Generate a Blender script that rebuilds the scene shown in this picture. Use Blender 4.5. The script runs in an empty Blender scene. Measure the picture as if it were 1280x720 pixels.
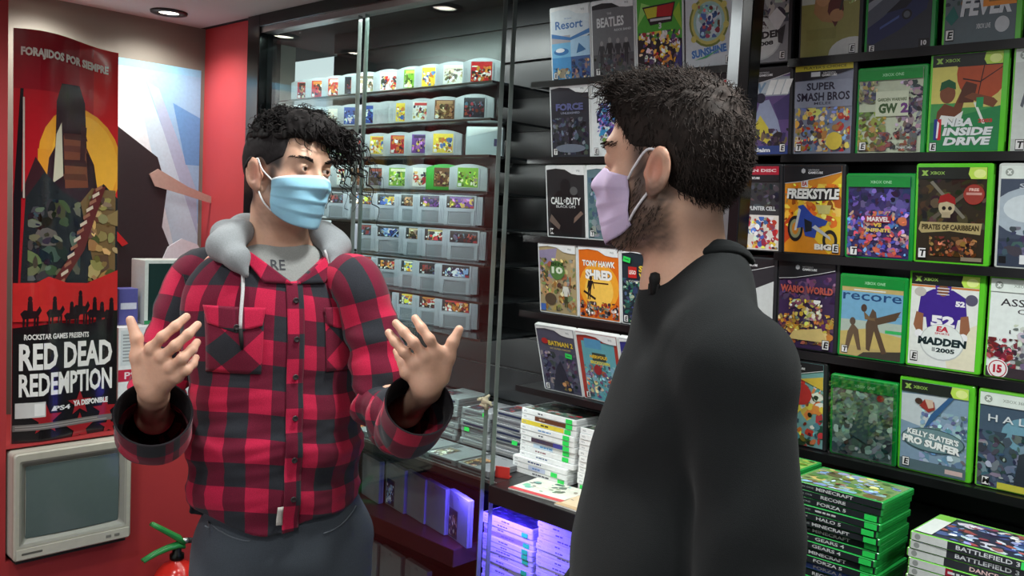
import bpy, bmesh, math, random
import numpy as np
from mathutils import Vector, Matrix

rnd = random.Random(7)
SC = bpy.context.scene
COL = SC.collection
PI = math.pi

# ------------------------------------------------------------------ camera geometry
CAM_F = 1120.0
CA, CP, CR = math.radians(46.7), math.radians(4.5), math.radians(2.87)
CAM = np.array([0.0, 0.0, 1.65])
_F0 = np.array([-math.cos(CA), math.sin(CA), 0.0])
_R0 = np.array([math.sin(CA), math.cos(CA), 0.0])
_Z = np.array([0.0, 0.0, 1.0])
CF = _F0 * math.cos(CP) - _Z * math.sin(CP)
_U0 = np.cross(_R0, CF)
CRT = _R0 * math.cos(CR) + _U0 * math.sin(CR)
CUP = _U0 * math.cos(CR) - _R0 * math.sin(CR)


def ray(x, y):
    return CF + CRT * ((x - 640) / CAM_F) + CUP * ((360 - y) / CAM_F)


def atY(x, y, Y):
    d = ray(x, y)
    return CAM + d * (Y / d[1])


def atX(x, y, X):
    d = ray(x, y)
    return CAM + d * (X / d[0])


def atD(x, y, d):
    return CAM + ray(x, y) * d


def project(P):
    v = np.asarray(P) - CAM
    d = v @ CF
    return 640 + CAM_F * (v @ CRT) / d, 360 - CAM_F * (v @ CUP) / d


def lin(c):
    """sRGB 0-255 triple -> linear rgba"""
    o = []
    for v in c[:3]:
        v = v / 255.0
        o.append(v / 12.92 if v <= 0.04045 else ((v + 0.055) / 1.055) ** 2.4)
    return (o[0], o[1], o[2], 1.0)


# ------------------------------------------------------------------ materials
_M = {}


def mat(name, rough=0.5, spec=0.5, metal=0.0, color=None, attr=True, noise=0.0, nscale=60.0,
        bump=0.0, bscale=200.0, sheen=0.0, coat=0.0, sss=0.0, rrange=0.0):
    """Principled surface; its colour comes from the printed/dyed colour stored on the mesh (attribute
    Col) or a fixed colour, varied by a little procedural noise."""
    if name in _M:
        return _M[name]
    m = bpy.data.materials.new(name)
    m.use_nodes = True
    nt = m.node_tree
    b = nt.nodes['Principled BSDF']
    b.inputs['Roughness'].default_value = rough
    b.inputs['Specular IOR Level'].default_value = spec
    b.inputs['Metallic'].default_value = metal
    b.inputs['Sheen Weight'].default_value = sheen
    b.inputs['Coat Weight'].default_value = coat
    if sss:
        b.inputs['Subsurface Weight'].default_value = sss
        b.inputs['Subsurface Radius'].default_value = (0.01, 0.004, 0.002)
        b.inputs['Subsurface Scale'].default_value = 0.5
    tc = nt.nodes.new('ShaderNodeTexCoord')
    if attr:
        a = nt.nodes.new('ShaderNodeAttribute')
        a.attribute_name = 'Col'
        src = a.outputs['Color']
    else:
        rgb = nt.nodes.new('ShaderNodeRGB')
        rgb.outputs[0].default_value = lin(color)
        src = rgb.outputs[0]
    n = nt.nodes.new('ShaderNodeTexNoise')
    n.inputs['Scale'].default_value = nscale
    n.inputs['Detail'].default_value = 4
    nt.links.new(tc.outputs['Object'], n.inputs['Vector'])
    if noise:
        mr = nt.nodes.new('ShaderNodeMapRange')
        mr.inputs[1].default_value = 0.3
        mr.inputs[2].default_value = 0.7
        mr.inputs[3].default_value = 1 - noise
        mr.inputs[4].default_value = 1 + noise
        nt.links.new(n.outputs['Fac'], mr.inputs[0])
        mx = nt.nodes.new('ShaderNodeVectorMath')
        mx.operation = 'SCALE'
        nt.links.new(src, mx.inputs[0])
        nt.links.new(mr.outputs[0], mx.inputs['Scale'])
        src = mx.outputs[0]
    nt.links.new(src, b.inputs['Base Color'])
    if rrange:
        mr2 = nt.nodes.new('ShaderNodeMapRange')
        mr2.inputs[3].default_value = max(0, rough - rrange)
        mr2.inputs[4].default_value = min(1, rough + rrange)
        nt.links.new(n.outputs['Fac'], mr2.inputs[0])
        nt.links.new(mr2.outputs[0], b.inputs['Roughness'])
    if bump:
        n2 = nt.nodes.new('ShaderNodeTexNoise')
        n2.inputs['Scale'].default_value = bscale
        n2.inputs['Detail'].default_value = 3
        nt.links.new(tc.outputs['Object'], n2.inputs['Vector'])
        bp = nt.nodes.new('ShaderNodeBump')
        bp.inputs['Strength'].default_value = bump
        bp.inputs['Distance'].default_value = 0.002
        nt.links.new(n2.outputs['Fac'], bp.inputs['Height'])
        nt.links.new(bp.outputs[0], b.inputs['Normal'])
    _M[name] = m
    return m


def emit_mat(name, color, strength):
    m = bpy.data.materials.new(name)
    m.use_nodes = True
    nt = m.node_tree
    nt.nodes.remove(nt.nodes['Principled BSDF'])
    e = nt.nodes.new('ShaderNodeEmission')
    e.inputs[0].default_value = lin(color)
    e.inputs[1].default_value = strength
    nt.links.new(e.outputs[0], nt.nodes['Material Output'].inputs[0])
    return m


def clear_mat(name, tint=(255, 255, 255), gain=1.0, rough=0.0, ior=1.5):
    """thin clear sheet: see-through straight on, mirror-like at grazing angles"""
    m = bpy.data.materials.new(name)
    m.use_nodes = True
    nt = m.node_tree
    nt.nodes.remove(nt.nodes['Principled BSDF'])
    t = nt.nodes.new('ShaderNodeBsdfTransparent')
    t.inputs[0].default_value = lin(tint)
    g = nt.nodes.new('ShaderNodeBsdfGlossy')
    g.inputs['Roughness'].default_value = rough
    geo = nt.nodes.new('ShaderNodeNewGeometry')
    dt = nt.nodes.new('ShaderNodeVectorMath')
    dt.operation = 'DOT_PRODUCT'
    nt.links.new(geo.outputs['Normal'], dt.inputs[0])
    nt.links.new(geo.outputs['Incoming'], dt.inputs[1])

    def mth(op, a, b=None, clamp=False):
        q = nt.nodes.new('ShaderNodeMath')
        q.operation = op
        q.use_clamp = clamp
        for i, v in enumerate((a, b)):
            if v is None:
                continue
            if isinstance(v, (int, float)):
                q.inputs[i].default_value = v
            else:
                nt.links.new(v, q.inputs[i])
        return q.outputs[0]
    c = mth('ABSOLUTE', dt.outputs['Value'])
    sch = mth('POWER', mth('SUBTRACT', 1.0, c, True), 5.0)
    r0 = ((ior - 1) / (ior + 1)) ** 2
    fres = mth('MULTIPLY', mth('ADD', mth('MULTIPLY', sch, 1 - r0), r0), gain, True)
    mix = nt.nodes.new('ShaderNodeMixShader')
    nt.links.new(fres, mix.inputs[0])
    nt.links.new(t.outputs[0], mix.inputs[1])
    nt.links.new(g.outputs[0], mix.inputs[2])
    nt.links.new(mix.outputs[0], nt.nodes['Material Output'].inputs[0])
    return m


PRINT = mat('printed_paper', rough=0.32, spec=0.45, noise=0.05, nscale=90)
PLASTIC = mat('satin_plastic', rough=0.38, spec=0.5, noise=0.04, nscale=50, rrange=0.08)
GLOSSP = mat('gloss_plastic', rough=0.18, spec=0.5, noise=0.03, nscale=40)
MATTE = mat('matte_paint', rough=0.8, spec=0.25, noise=0.05, nscale=30)
METAL = mat('brushed_metal', rough=0.35, metal=0.9, noise=0.06, nscale=25, rrange=0.1)
RUBBER = mat('black_rubber', rough=0.7, spec=0.3, noise=0.05)


# ------------------------------------------------------------------ mesh builder
class MB:
    def __init__(s, col=(200, 200, 200)):
        s.v, s.f, s.c, s.m = [], [], [], []
        s.col = col
        s.mi = 0
        s.n = 0

    def add(s, verts, faces, col=None):
        b = s.n
        s.v.append(np.asarray(verts, float).reshape(-1, 3))
        s.n += len(s.v[-1])
        c = lin(col if col is not None else s.col)
        for f in faces:
            s.f.append([b + i for i in f])
            s.c.append(c)
            s.m.append(s.mi)

    def box(s, lo, hi, col=None, M=None):
        (x0, y0, z0), (x1, y1, z1) = lo, hi
        V = np.array([(x0, y0, z0), (x1, y0, z0), (x1, y1, z0), (x0, y1, z0),
                      (x0, y0, z1), (x1, y0, z1), (x1, y1, z1), (x0, y1, z1)], float)
        if M is not None:
            V = V @ np.array(M)[:3, :3].T + np.array(M)[:3, 3]
        s.add(V, [(0, 3, 2, 1), (4, 5, 6, 7), (0, 1, 5, 4), (1, 2, 6, 5), (2, 3, 7, 6), (3, 0, 4, 7)], col)

    def rbox(s, lo, hi, r=0.002, col=None, axis=1):
        """box whose outline in the plane across `axis` has rounded corners, with a small chamfer"""
        o = [i for i in range(3) if i != axis]
        a0, a1, b0, b1 = lo[o[0]], hi[o[0]], lo[o[1]], hi[o[1]]
        P = rounded_rect(a0, b0, a1, b1, r, 3)
        s.prism(P, lo[axis], hi[axis], col, axis, chamfer=min(r * .4, (hi[axis] - lo[axis]) * .2))

    def prism(s, P, t0, t1, col=None, axis=1, chamfer=0.0):
        """closed outline P (2-D) extruded along axis from t0 to t1"""
        P = np.asarray(P, float)
        n = len(P)
        cen = P.mean(0)
        rings = []
        if chamfer > 0:
            sc = 1 - chamfer / max(1e-6, np.abs(P - cen).max())
            Q = cen + (P - cen) * sc
            rings = [(Q, t0), (P, t0 + chamfer), (P, t1 - chamfer), (Q, t1)]
        else:
            rings = [(P, t0), (P, t1)]
        V = []
        for Q, t in rings:
            for p in Q:
                w = [0, 0, 0]
                o = [i for i in range(3) if i != axis]
                w[o[0]], w[o[1]], w[axis] = p[0], p[1], t
                V.append(w)
        F = []
        k = len(rings)
        for j in range(k - 1):
            for i in range(n):
                i2 = (i + 1) % n
                F.append((j * n + i, j * n + i2, (j + 1) * n + i2, (j + 1) * n + i))
        F.append(tuple(reversed(range(n))))
        F.append(tuple((k - 1) * n + i for i in range(n)))
        s.add(V, F, col)

    def tube(s, pts, r, col=None, n=10, caps=True, closed=False):
        pts = np.asarray(pts, float)
        k = len(pts)
        rr = np.broadcast_to(np.asarray(r, float), (k,)) if np.ndim(r) < 1 else np.asarray(r, float)
        T = np.zeros_like(pts)
        T[1:-1] = pts[2:] - pts[:-2]
        T[0] = pts[1] - pts[0]
        T[-1] = pts[-1] - pts[-2]
        if closed:
            T[0] = T[-1] = pts[1] - pts[-2]
        T /= np.linalg.norm(T, axis=1)[:, None] + 1e-12
        up = np.array([0, 0, 1.0])
        if abs(T[0] @ up) > 0.9:
            up = np.array([1.0, 0, 0])
        nx = np.cross(T[0], up)
        nx /= np.linalg.norm(nx)
        V = []
        for i in range(k):
            nx = nx - T[i] * (nx @ T[i])
            nx /= np.linalg.norm(nx) + 1e-12
            ny = np.cross(T[i], nx)
            for j in range(n):
                a = 2 * PI * j / n
                V.append(pts[i] + rr[i] * (math.cos(a) * nx + math.sin(a) * ny))
        F = []
        for i in range(k - 1):
            for j in range(n):
                j2 = (j + 1) % n
                F.append((i * n + j, i * n + j2, (i + 1) * n + j2, (i + 1) * n + j))
        if caps:
            F.append(tuple(reversed(range(n))))
            F.append(tuple((k - 1) * n + j for j in range(n)))
        s.add(V, F, col)

    def lathe(s, prof, col=None, n=24, o=(0, 0, 0), M=None):
        """prof: list of (r, z)"""
        V, F = [], []
        k = len(prof)
        for r, z in prof:
            for j in range(n):
                a = 2 * PI * j / n
                V.append((r * math.cos(a), r * math.sin(a), z))
        V = np.array(V, float)
        if M is not None:
            V = V @ np.array(M)[:3, :3].T
        V = V + np.array(o)
        for i in range(k - 1):
            for j in range(n):
                j2 = (j + 1) % n
                F.append((i * n + j, i * n + j2, (i + 1) * n + j2, (i + 1) * n + j))
        F.append(tuple(reversed(range(n))))
        F.append(tuple((k - 1) * n + j for j in range(n)))
        s.add(V, F, col)

    def grid(s, G, col=None, flip=False, wrap=False):
        """G: (a,b,3) array of points"""
        a, b = G.shape[:2]
        F = []
        for i in range(a - 1):
            for j in range(b if wrap else b - 1):
                j2 = (j + 1) % b
                q = (i * b + j, i * b + j2, (i + 1) * b + j2, (i + 1) * b + j)
                F.append(tuple(reversed(q)) if flip else q)
        s.add(G.reshape(-1, 3), F, col)

    def mesh(s, name, mats, smooth=False):
        me = bpy.data.meshes.new(name)
        V = np.concatenate(s.v) if s.v else np.zeros((0, 3))
        me.from_pydata(V.tolist(), [], s.f)
        for m in (mats if isinstance(mats, (list, tuple)) else [mats]):
            me.materials.append(m)
        me.polygons.foreach_set('material_index', s.m)
        if smooth:
            me.polygons.foreach_set('use_smooth', [True] * len(s.f))
        ca = me.color_attributes.new('Col', 'FLOAT_COLOR', 'CORNER')
        cc = []
        for f, c in zip(s.f, s.c):
            cc.extend(c * len(f))
        ca.data.foreach_set('color', cc)
        me.update()
        return me

    def obj(s, name, mats, parent=None, smooth=False, loc=None, rot=None, bevel=0.0, angle=None):
        o = bpy.data.objects.new(name, s.mesh(name, mats, smooth))
        COL.objects.link(o)
        if parent is not None:
            o.parent = parent
        if loc is not None:
            o.location = loc
        if rot is not None:
            o.rotation_euler = rot
        if bevel:
            md = o.modifiers.new('edge', 'BEVEL')
            md.width = bevel
            md.segments = 2
            md.limit_method = 'ANGLE'
        if angle:
            smooth_by_angle(o, angle)
        return o


def smooth_by_angle(o, deg):
    me = o.data
    me.polygons.foreach_set('use_smooth', [True] * len(me.polygons))
    bm = bmesh.new()
    bm.from_mesh(me)
    lim = math.radians(deg)
    for e in bm.edges:
        if len(e.link_faces) == 2 and e.calc_face_angle(0) > lim:
            e.smooth = False
    bm.to_mesh(me)
    bm.free()


def rounded_rect(x0, y0, x1, y1, r, n=4):
    P = []
    for cx, cy, a0 in ((x1 - r, y0 + r, -PI / 2), (x1 - r, y1 - r, 0), (x0 + r, y1 - r, PI / 2), (x0 + r, y0 + r, PI)):
        for i in range(n + 1):
            a = a0 + PI / 2 * i / n
            P.append((cx + r * math.cos(a), cy + r * math.sin(a)))
    return P


def ellipse(cx, cy, rx, ry, n=20, a0=0):
    return [(cx + rx * math.cos(a0 + 2 * PI * i / n), cy + ry * math.sin(a0 + 2 * PI * i / n)) for i in range(n)]


_GL = {}


def glyphs(text, bold=0.0):
    """flat outline mesh of a line of lettering, normalised: height of capitals = 1, left bottom at 0,0"""
    k = (text, bold)
    if k not in _GL:
        cu = bpy.data.curves.new('t', 'FONT')
        cu.body = text
        cu.size = 1.0
        cu.offset = bold
        cu.resolution_u = 2
        o = bpy.data.objects.new('t', cu)
        COL.objects.link(o)
        dg = bpy.context.evaluated_depsgraph_get()
        dg.update()
        me = bpy.data.meshes.new_from_object(o.evaluated_get(dg))
        V = np.array([v.co[:] for v in me.vertices]) if len(me.vertices) else np.zeros((1, 3))
        F = [tuple(p.vertices) for p in me.polygons]
        bpy.data.objects.remove(o)
        bpy.data.curves.remove(cu)
        bpy.data.meshes.remove(me)
        lo, hi = V.min(0), V.max(0)
        V = V - lo
        V = V / max(1e-6, hi[1] - lo[1])
        _GL[k] = (V[:, :2], F, (hi[0] - lo[0]) / max(1e-6, hi[1] - lo[1]))
    return _GL[k]


# ------------------------------------------------------------------ things
def tag(o, label=None, cat=None, group=None, kind=None):
    if label:
        o['label'] = label
    if cat:
        o['category'] = cat
    if group:
        o['group'] = group
    if kind:
        o['kind'] = kind
    return o


def thing(name, label, cat, loc=(0, 0, 0), rot=(0, 0, 0), group=None):
    o = bpy.data.objects.new(name, None)
    o.empty_display_size = 0.05
    COL.objects.link(o)
    o.location = loc
    o.rotation_euler = rot
    return tag(o, label, cat, group)


def dup(root, loc, rot=None, label=None, group=None):
    r = root.copy()
    COL.objects.link(r)
    r.location = loc
    if rot is not None:
        r.rotation_euler = rot
    if label:
        r['label'] = label
    if group:
        r['group'] = group
    for ch in list(root.children):
        c = ch.copy()
        COL.objects.link(c)
        c.parent = r
        for g in list(ch.children):
            d = g.copy()
            COL.objects.link(d)
            d.parent = c
    return r
# ------------------------------------------------------------------ the room
CEIL = 2.275
GY = 1.62          # plane of the glass front
BACK = 1.93        # slatted back wall
CZ = 0.97          # counter top
NX = -2.7          # face of the red display front on the left
RED = (168, 52, 54)
GRANITE = mat('painted_wall', rough=0.55, spec=0.35, noise=0.04, nscale=6, bump=0.06, bscale=120)
CEILM = mat('ceiling_paint', rough=0.9, spec=0.1, noise=0.03, nscale=4)
BLACKP = mat('black_laminate', rough=0.33, spec=0.5, noise=0.15, nscale=8, rrange=0.1)


def struct(name, mb, m, **k):
    return tag(mb.obj(name, m, **k), kind='structure')


b = MB((128, 124, 120)); b.box((-4.2, -3.2, -0.05), (1.6, 2.2, 0.0)); struct('floor', b, MATTE)
b = MB((190, 186, 182)); b.box((-4.2, -3.2, CEIL), (1.6, GY - 0.02, CEIL + 0.05)); struct('ceiling', b, CEILM)
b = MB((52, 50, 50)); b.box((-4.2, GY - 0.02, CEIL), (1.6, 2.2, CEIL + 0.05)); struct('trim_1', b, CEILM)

# red front on the left: full height beside the niche, low under it, with the opening the monitor sits in
TVY0, TVY1, TVZ0, TVZ1 = 0.838, 1.172, 0.606, 0.932
LOW = 0.935
b = MB(RED)
b.box((-3.2, -3.2, 0), (NX, 0.835, CEIL))
struct('wall_left', b, GRANITE)
b = MB(RED)
b.box((NX - 0.42, 0.835, 0), (NX, GY, TVZ0))
b.box((NX - 0.42, TVY1, TVZ0), (NX, GY, LOW))
b.box((NX - 0.42, 0.835, TVZ1), (NX, TVY1, LOW))
b.box((NX - 0.42, 0.835, TVZ0), (NX - 0.36, TVY1, TVZ1))
struct('wall_left_low', b, GRANITE)
b = MB((128, 126, 118)); b.box((-3.2, 0.835, LOW), (-3.12, 2.0, CEIL)); struct('wall_niche', b, GRANITE)
b = MB((182, 64, 68)); b.box((-3.12, GY, LOW), (-2.775, GY + 0.05, CEIL)); struct('wall_niche_side', b, GRANITE)
b = MB((30, 28, 30)); b.box((-3.2, GY + 0.05, 0), (-2.76, GY + 0.09, CEIL)); struct('wall_case_side', b, MATTE)
b = MB((70, 66, 66)); b.box((1.6, -3.2, 0), (1.65, 2.2, CEIL)); struct('wall_right', b, GRANITE)

# slatted black back wall
b = MB((30, 31, 33))
z = 0.0
while z < CEIL - 0.01:
    z1 = min(z + 0.098, CEIL)
    b.box((-2.76, BACK, z + 0.006), (1.6, BACK + 0.03, z1))
    z += 0.1
b.col = (12, 12, 13)
b.box((-2.76, BACK + 0.012, 0), (1.6, BACK + 0.04, CEIL))
struct('wall_back', b, BLACKP)

# ------------------------------------------------------------------ glass front
GLASS = clear_mat('window_glass', (236, 246, 243), 1.35)
fr = thing('display_case', 'tall black framed glass display case full of grey cartridges', 'display case', (-2.74, GY, 0))
ox, oy = -2.74, GY


def lbox(mb, lo, hi, col=None):
    mb.box((lo[0] - ox, lo[1] - oy, lo[2]), (hi[0] - ox, hi[1] - oy, hi[2]), col)


b = MB((18, 18, 20)); lbox(b, (-2.775, GY - 0.03, 0), (-2.70, GY + 0.04, CEIL)); b.obj('frame_post', GLOSSP, fr, bevel=0.003)
b = MB((20, 20, 22)); lbox(b, (-2.70, GY - 0.03, CEIL - 0.04), (-0.97, GY + 0.04, CEIL)); b.obj('top_rail', GLOSSP, fr, bevel=0.002)
b = MB((150, 146, 146)); lbox(b, (-2.70, GY - 0.022, CEIL - 0.058), (-0.97, GY + 0.022, CEIL - 0.04)); b.obj('rail_track', METAL, fr)
J1, J2 = -2.175, -1.58
XSEC = [(-2.70, J1 - 0.016), (J1 + 0.016, J2 - 0.016)]
for x0, x1 in XSEC:
    b = MB(); lbox(b, (x0, GY - 0.003, 0.05), (x1, GY + 0.003, CEIL - 0.05)); p = b.obj('glass_pane', GLASS, fr)
EDGE = mat('glass_edge', rough=0.2, spec=0.6, attr=False, color=(104, 114, 110), noise=0.25, nscale=9)
for xc, w in ((J1, 0.0165), (J2, 0.0165)):
    b = MB()
    for sx in (-1, 1):
        lbox(b, (xc + sx * w - 0.001, GY - 0.007, 0.05), (xc + sx * w + 0.001, GY + 0.007, CEIL - 0.05))
    b.obj('clear_joint', EDGE, fr)

# upright between the two halves of the rack
up = thing('rack_upright', 'grey metal upright with black edge behind the head of the man in black', 'upright', (-0.94, GY + 0.02, 0))
b = MB((150, 155, 158)); b.box((-0.022, -0.02, CZ + 0.001), (0.006, 0.02, CEIL)); b.obj('metal_face', METAL, up, bevel=0.002)
b = MB((16, 16, 18)); b.box((0.006, -0.024, CZ + 0.001), (0.03, 0.02, CEIL)); b.obj('black_edge', GLOSSP, up, bevel=0.002)

# ------------------------------------------------------------------ shelves
ROWZ = [2.008, 1.810, 1.602, 1.400, 1.194]
ROWLBL = ['top', 'second', 'third', 'fourth', 'lowest']
for half, (sx0, sx1, what) in enumerate(((-1.64, -0.99, 'pale game cases'), (-0.91, 0.25, 'green and black game cases'))):
    for i, z in enumerate(ROWZ):
        t = thing('display_shelf', f'narrow black shelf under the {ROWLBL[i]} row of {what}', 'shelf', (sx0, BACK, z), group='black shelves of the games rack')
        b = MB((22, 22, 24)); b.box((0, -0.15, -0.009), (sx1 - sx0, -0.0005, 0.0)); b.obj('board', BLACKP, t)
        b = MB((15, 15, 17)); b.box((0, -0.156, -0.015), (sx1 - sx0, -0.150, 0.002)); b.obj('front_lip', BLACKP, t)
CARTZ = [2.001, 1.905, 1.810, 1.713, 1.618, 1.521, 1.422, 1.323]
SHELFG = mat('dark_glass_shelf', rough=0.15, spec=0.6, noise=0.1)
for i, z in enumerate(CARTZ):
    t = thing('glass_shelf', f'thin dark shelf, {["topmost","second","third","fourth","fifth","sixth","seventh","lowest"][i]} of eight carrying grey cartridges', 'shelf', (-2.69, BACK, z), group='thin shelves in the glass case')
    b = MB((40, 44, 46)); b.box((0, -0.27, -0.006), (1.02, -0.0005, 0.0)); b.obj('board', SHELFG, t)
    b = MB((120, 118, 116)); b.box((0, -0.272, -0.006), (1.02, -0.27, 0.0)); b.obj('edge_strip', METAL, t)
    for k in range(3):
        b = MB((70, 70, 74)); b.box((0.16 + 0.33 * k, -0.05, -0.03), (0.175 + 0.33 * k, -0.0005, -0.006)); b.obj('bracket', METAL, t)

CZ = 0.97
t = thing('counter', 'black counter board carrying the stacks of cases and flat cartridges', 'counter', (-2.695, BACK, CZ))
b = MB((34, 32, 34)); b.box((0, -0.300, -0.03), (1.14, -0.0005, 0.0)); b.obj('left_board', BLACKP, t, bevel=0.002)
b = MB((26, 26, 28)); b.box((1.14, -0.33, -0.045), (1.80, -0.0005, 0.0)); b.obj('middle_board', BLACKP, t, bevel=0.002)
b = MB((26, 26, 28)); b.box((1.80, -0.49, -0.045), (3.2, -0.0005, 0.0)); b.obj('right_board', BLACKP, t, bevel=0.002)
b = MB((150, 150, 150)); b.box((0, -0.303, -0.008), (1.14, -0.300, 0.0)); b.obj('edge_strip', METAL, t)
LOWZ = 0.745
t = thing('low_shelf', 'dark red brown shelf under the counter with upright cartridges', 'shelf', (-2.695, BACK, LOWZ))
b = MB((60, 24, 22)); b.box((0, -0.295, -0.05), (0.985, -0.0005, 0.0)); b.obj('board', BLACKP, t, bevel=0.002)
b = MB((20, 20, 22)); b.box((0.945, -0.05, -0.243), (0.985, -0.0005, -0.0502)); b.obj('back_batten', BLACKP, t)
BOTZ = 0.50
t = thing('base_shelf', 'dark base shelf below the red brown shelf behind glass', 'shelf', (-2.695, BACK, BOTZ))
b = MB((32, 22, 22)); b.box((0, -0.295, -0.04), (2.0, -0.0005, 0.0)); b.obj('board', BLACKP, t, bevel=0.002)
b = MB((22, 20, 20)); b.box((0, -0.28, -BOTZ), (2.0, -0.25, -0.04)); b.obj('plinth', BLACKP, t)


# ------------------------------------------------------------------ downlights
LENS = emit_mat('lamp_lens', (255, 244, 228), 9.0)
VIS = [(-2.95, 1.40), (-2.98, 1.05), (-2.08, 1.39)]
DLBL = ['round recessed ceiling downlight above the blue figure poster in the niche', 'recessed ceiling downlight above the red poster, seen only mirrored in the glass',
        'recessed ceiling downlight before the glass case, seen mirrored above the top cartridges']


def downlight(x, y, label):
    t = thing('downlight', label, 'ceiling light', (x, y, CEIL), group='recessed downlights')
    b = MB((28, 26, 26)); b.lathe([(0.032, -0.002), (0.034, -0.007), (0.058, -0.007), (0.060, -0.0005), (0.058, -0.0003), (0.034, -0.0003)], n=32)
    b.obj('trim_ring', PLASTIC, t, smooth=True)
    b = MB(); b.lathe([(0.002, -0.0035), (0.033, -0.003), (0.033, -0.001), (0.002, -0.001)], n=24); b.obj('lamp_lens', LENS, t)
    return t


for (x, y), l in zip(VIS, DLBL):
    downlight(x, y, l)


def lamp(name, kind, loc, energy, color=(1, 1, 1), size=0.1, aim=None, spot=None, blend=0.5, sy=None):
    L = bpy.data.lights.new(name, kind)
    L.energy = energy
    L.color = color
    if kind == 'AREA':
        L.size = size
        if sy:
            L.shape = 'RECTANGLE'
            L.size_y = sy
    else:
        L.shadow_soft_size = size
    if spot:
        L.spot_size = math.radians(spot)
        L.spot_blend = blend
    o = bpy.data.objects.new(name, L)
    COL.objects.link(o)
    o.location = loc
    d = Vector(aim if aim else (loc[0], loc[1], loc[2] - 1)) - Vector(loc)
    o.rotation_euler = d.to_track_quat('-Z', 'Y').to_euler()
    return o


W = (1.0, 0.93, 0.86)
COOL = (0.90, 1.0, 0.97)
for x, y in VIS:
    lamp('downlight_beam', 'SPOT', (x, y, CEIL - 0.012), 11, W, 0.04, spot=150, blend=0.8)
# ------------------------------------------------------------------ printed covers
def jit(c, a=16):
    return tuple(max(0, min(255, int(v + rnd.uniform(-a, a)))) for v in c)


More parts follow.
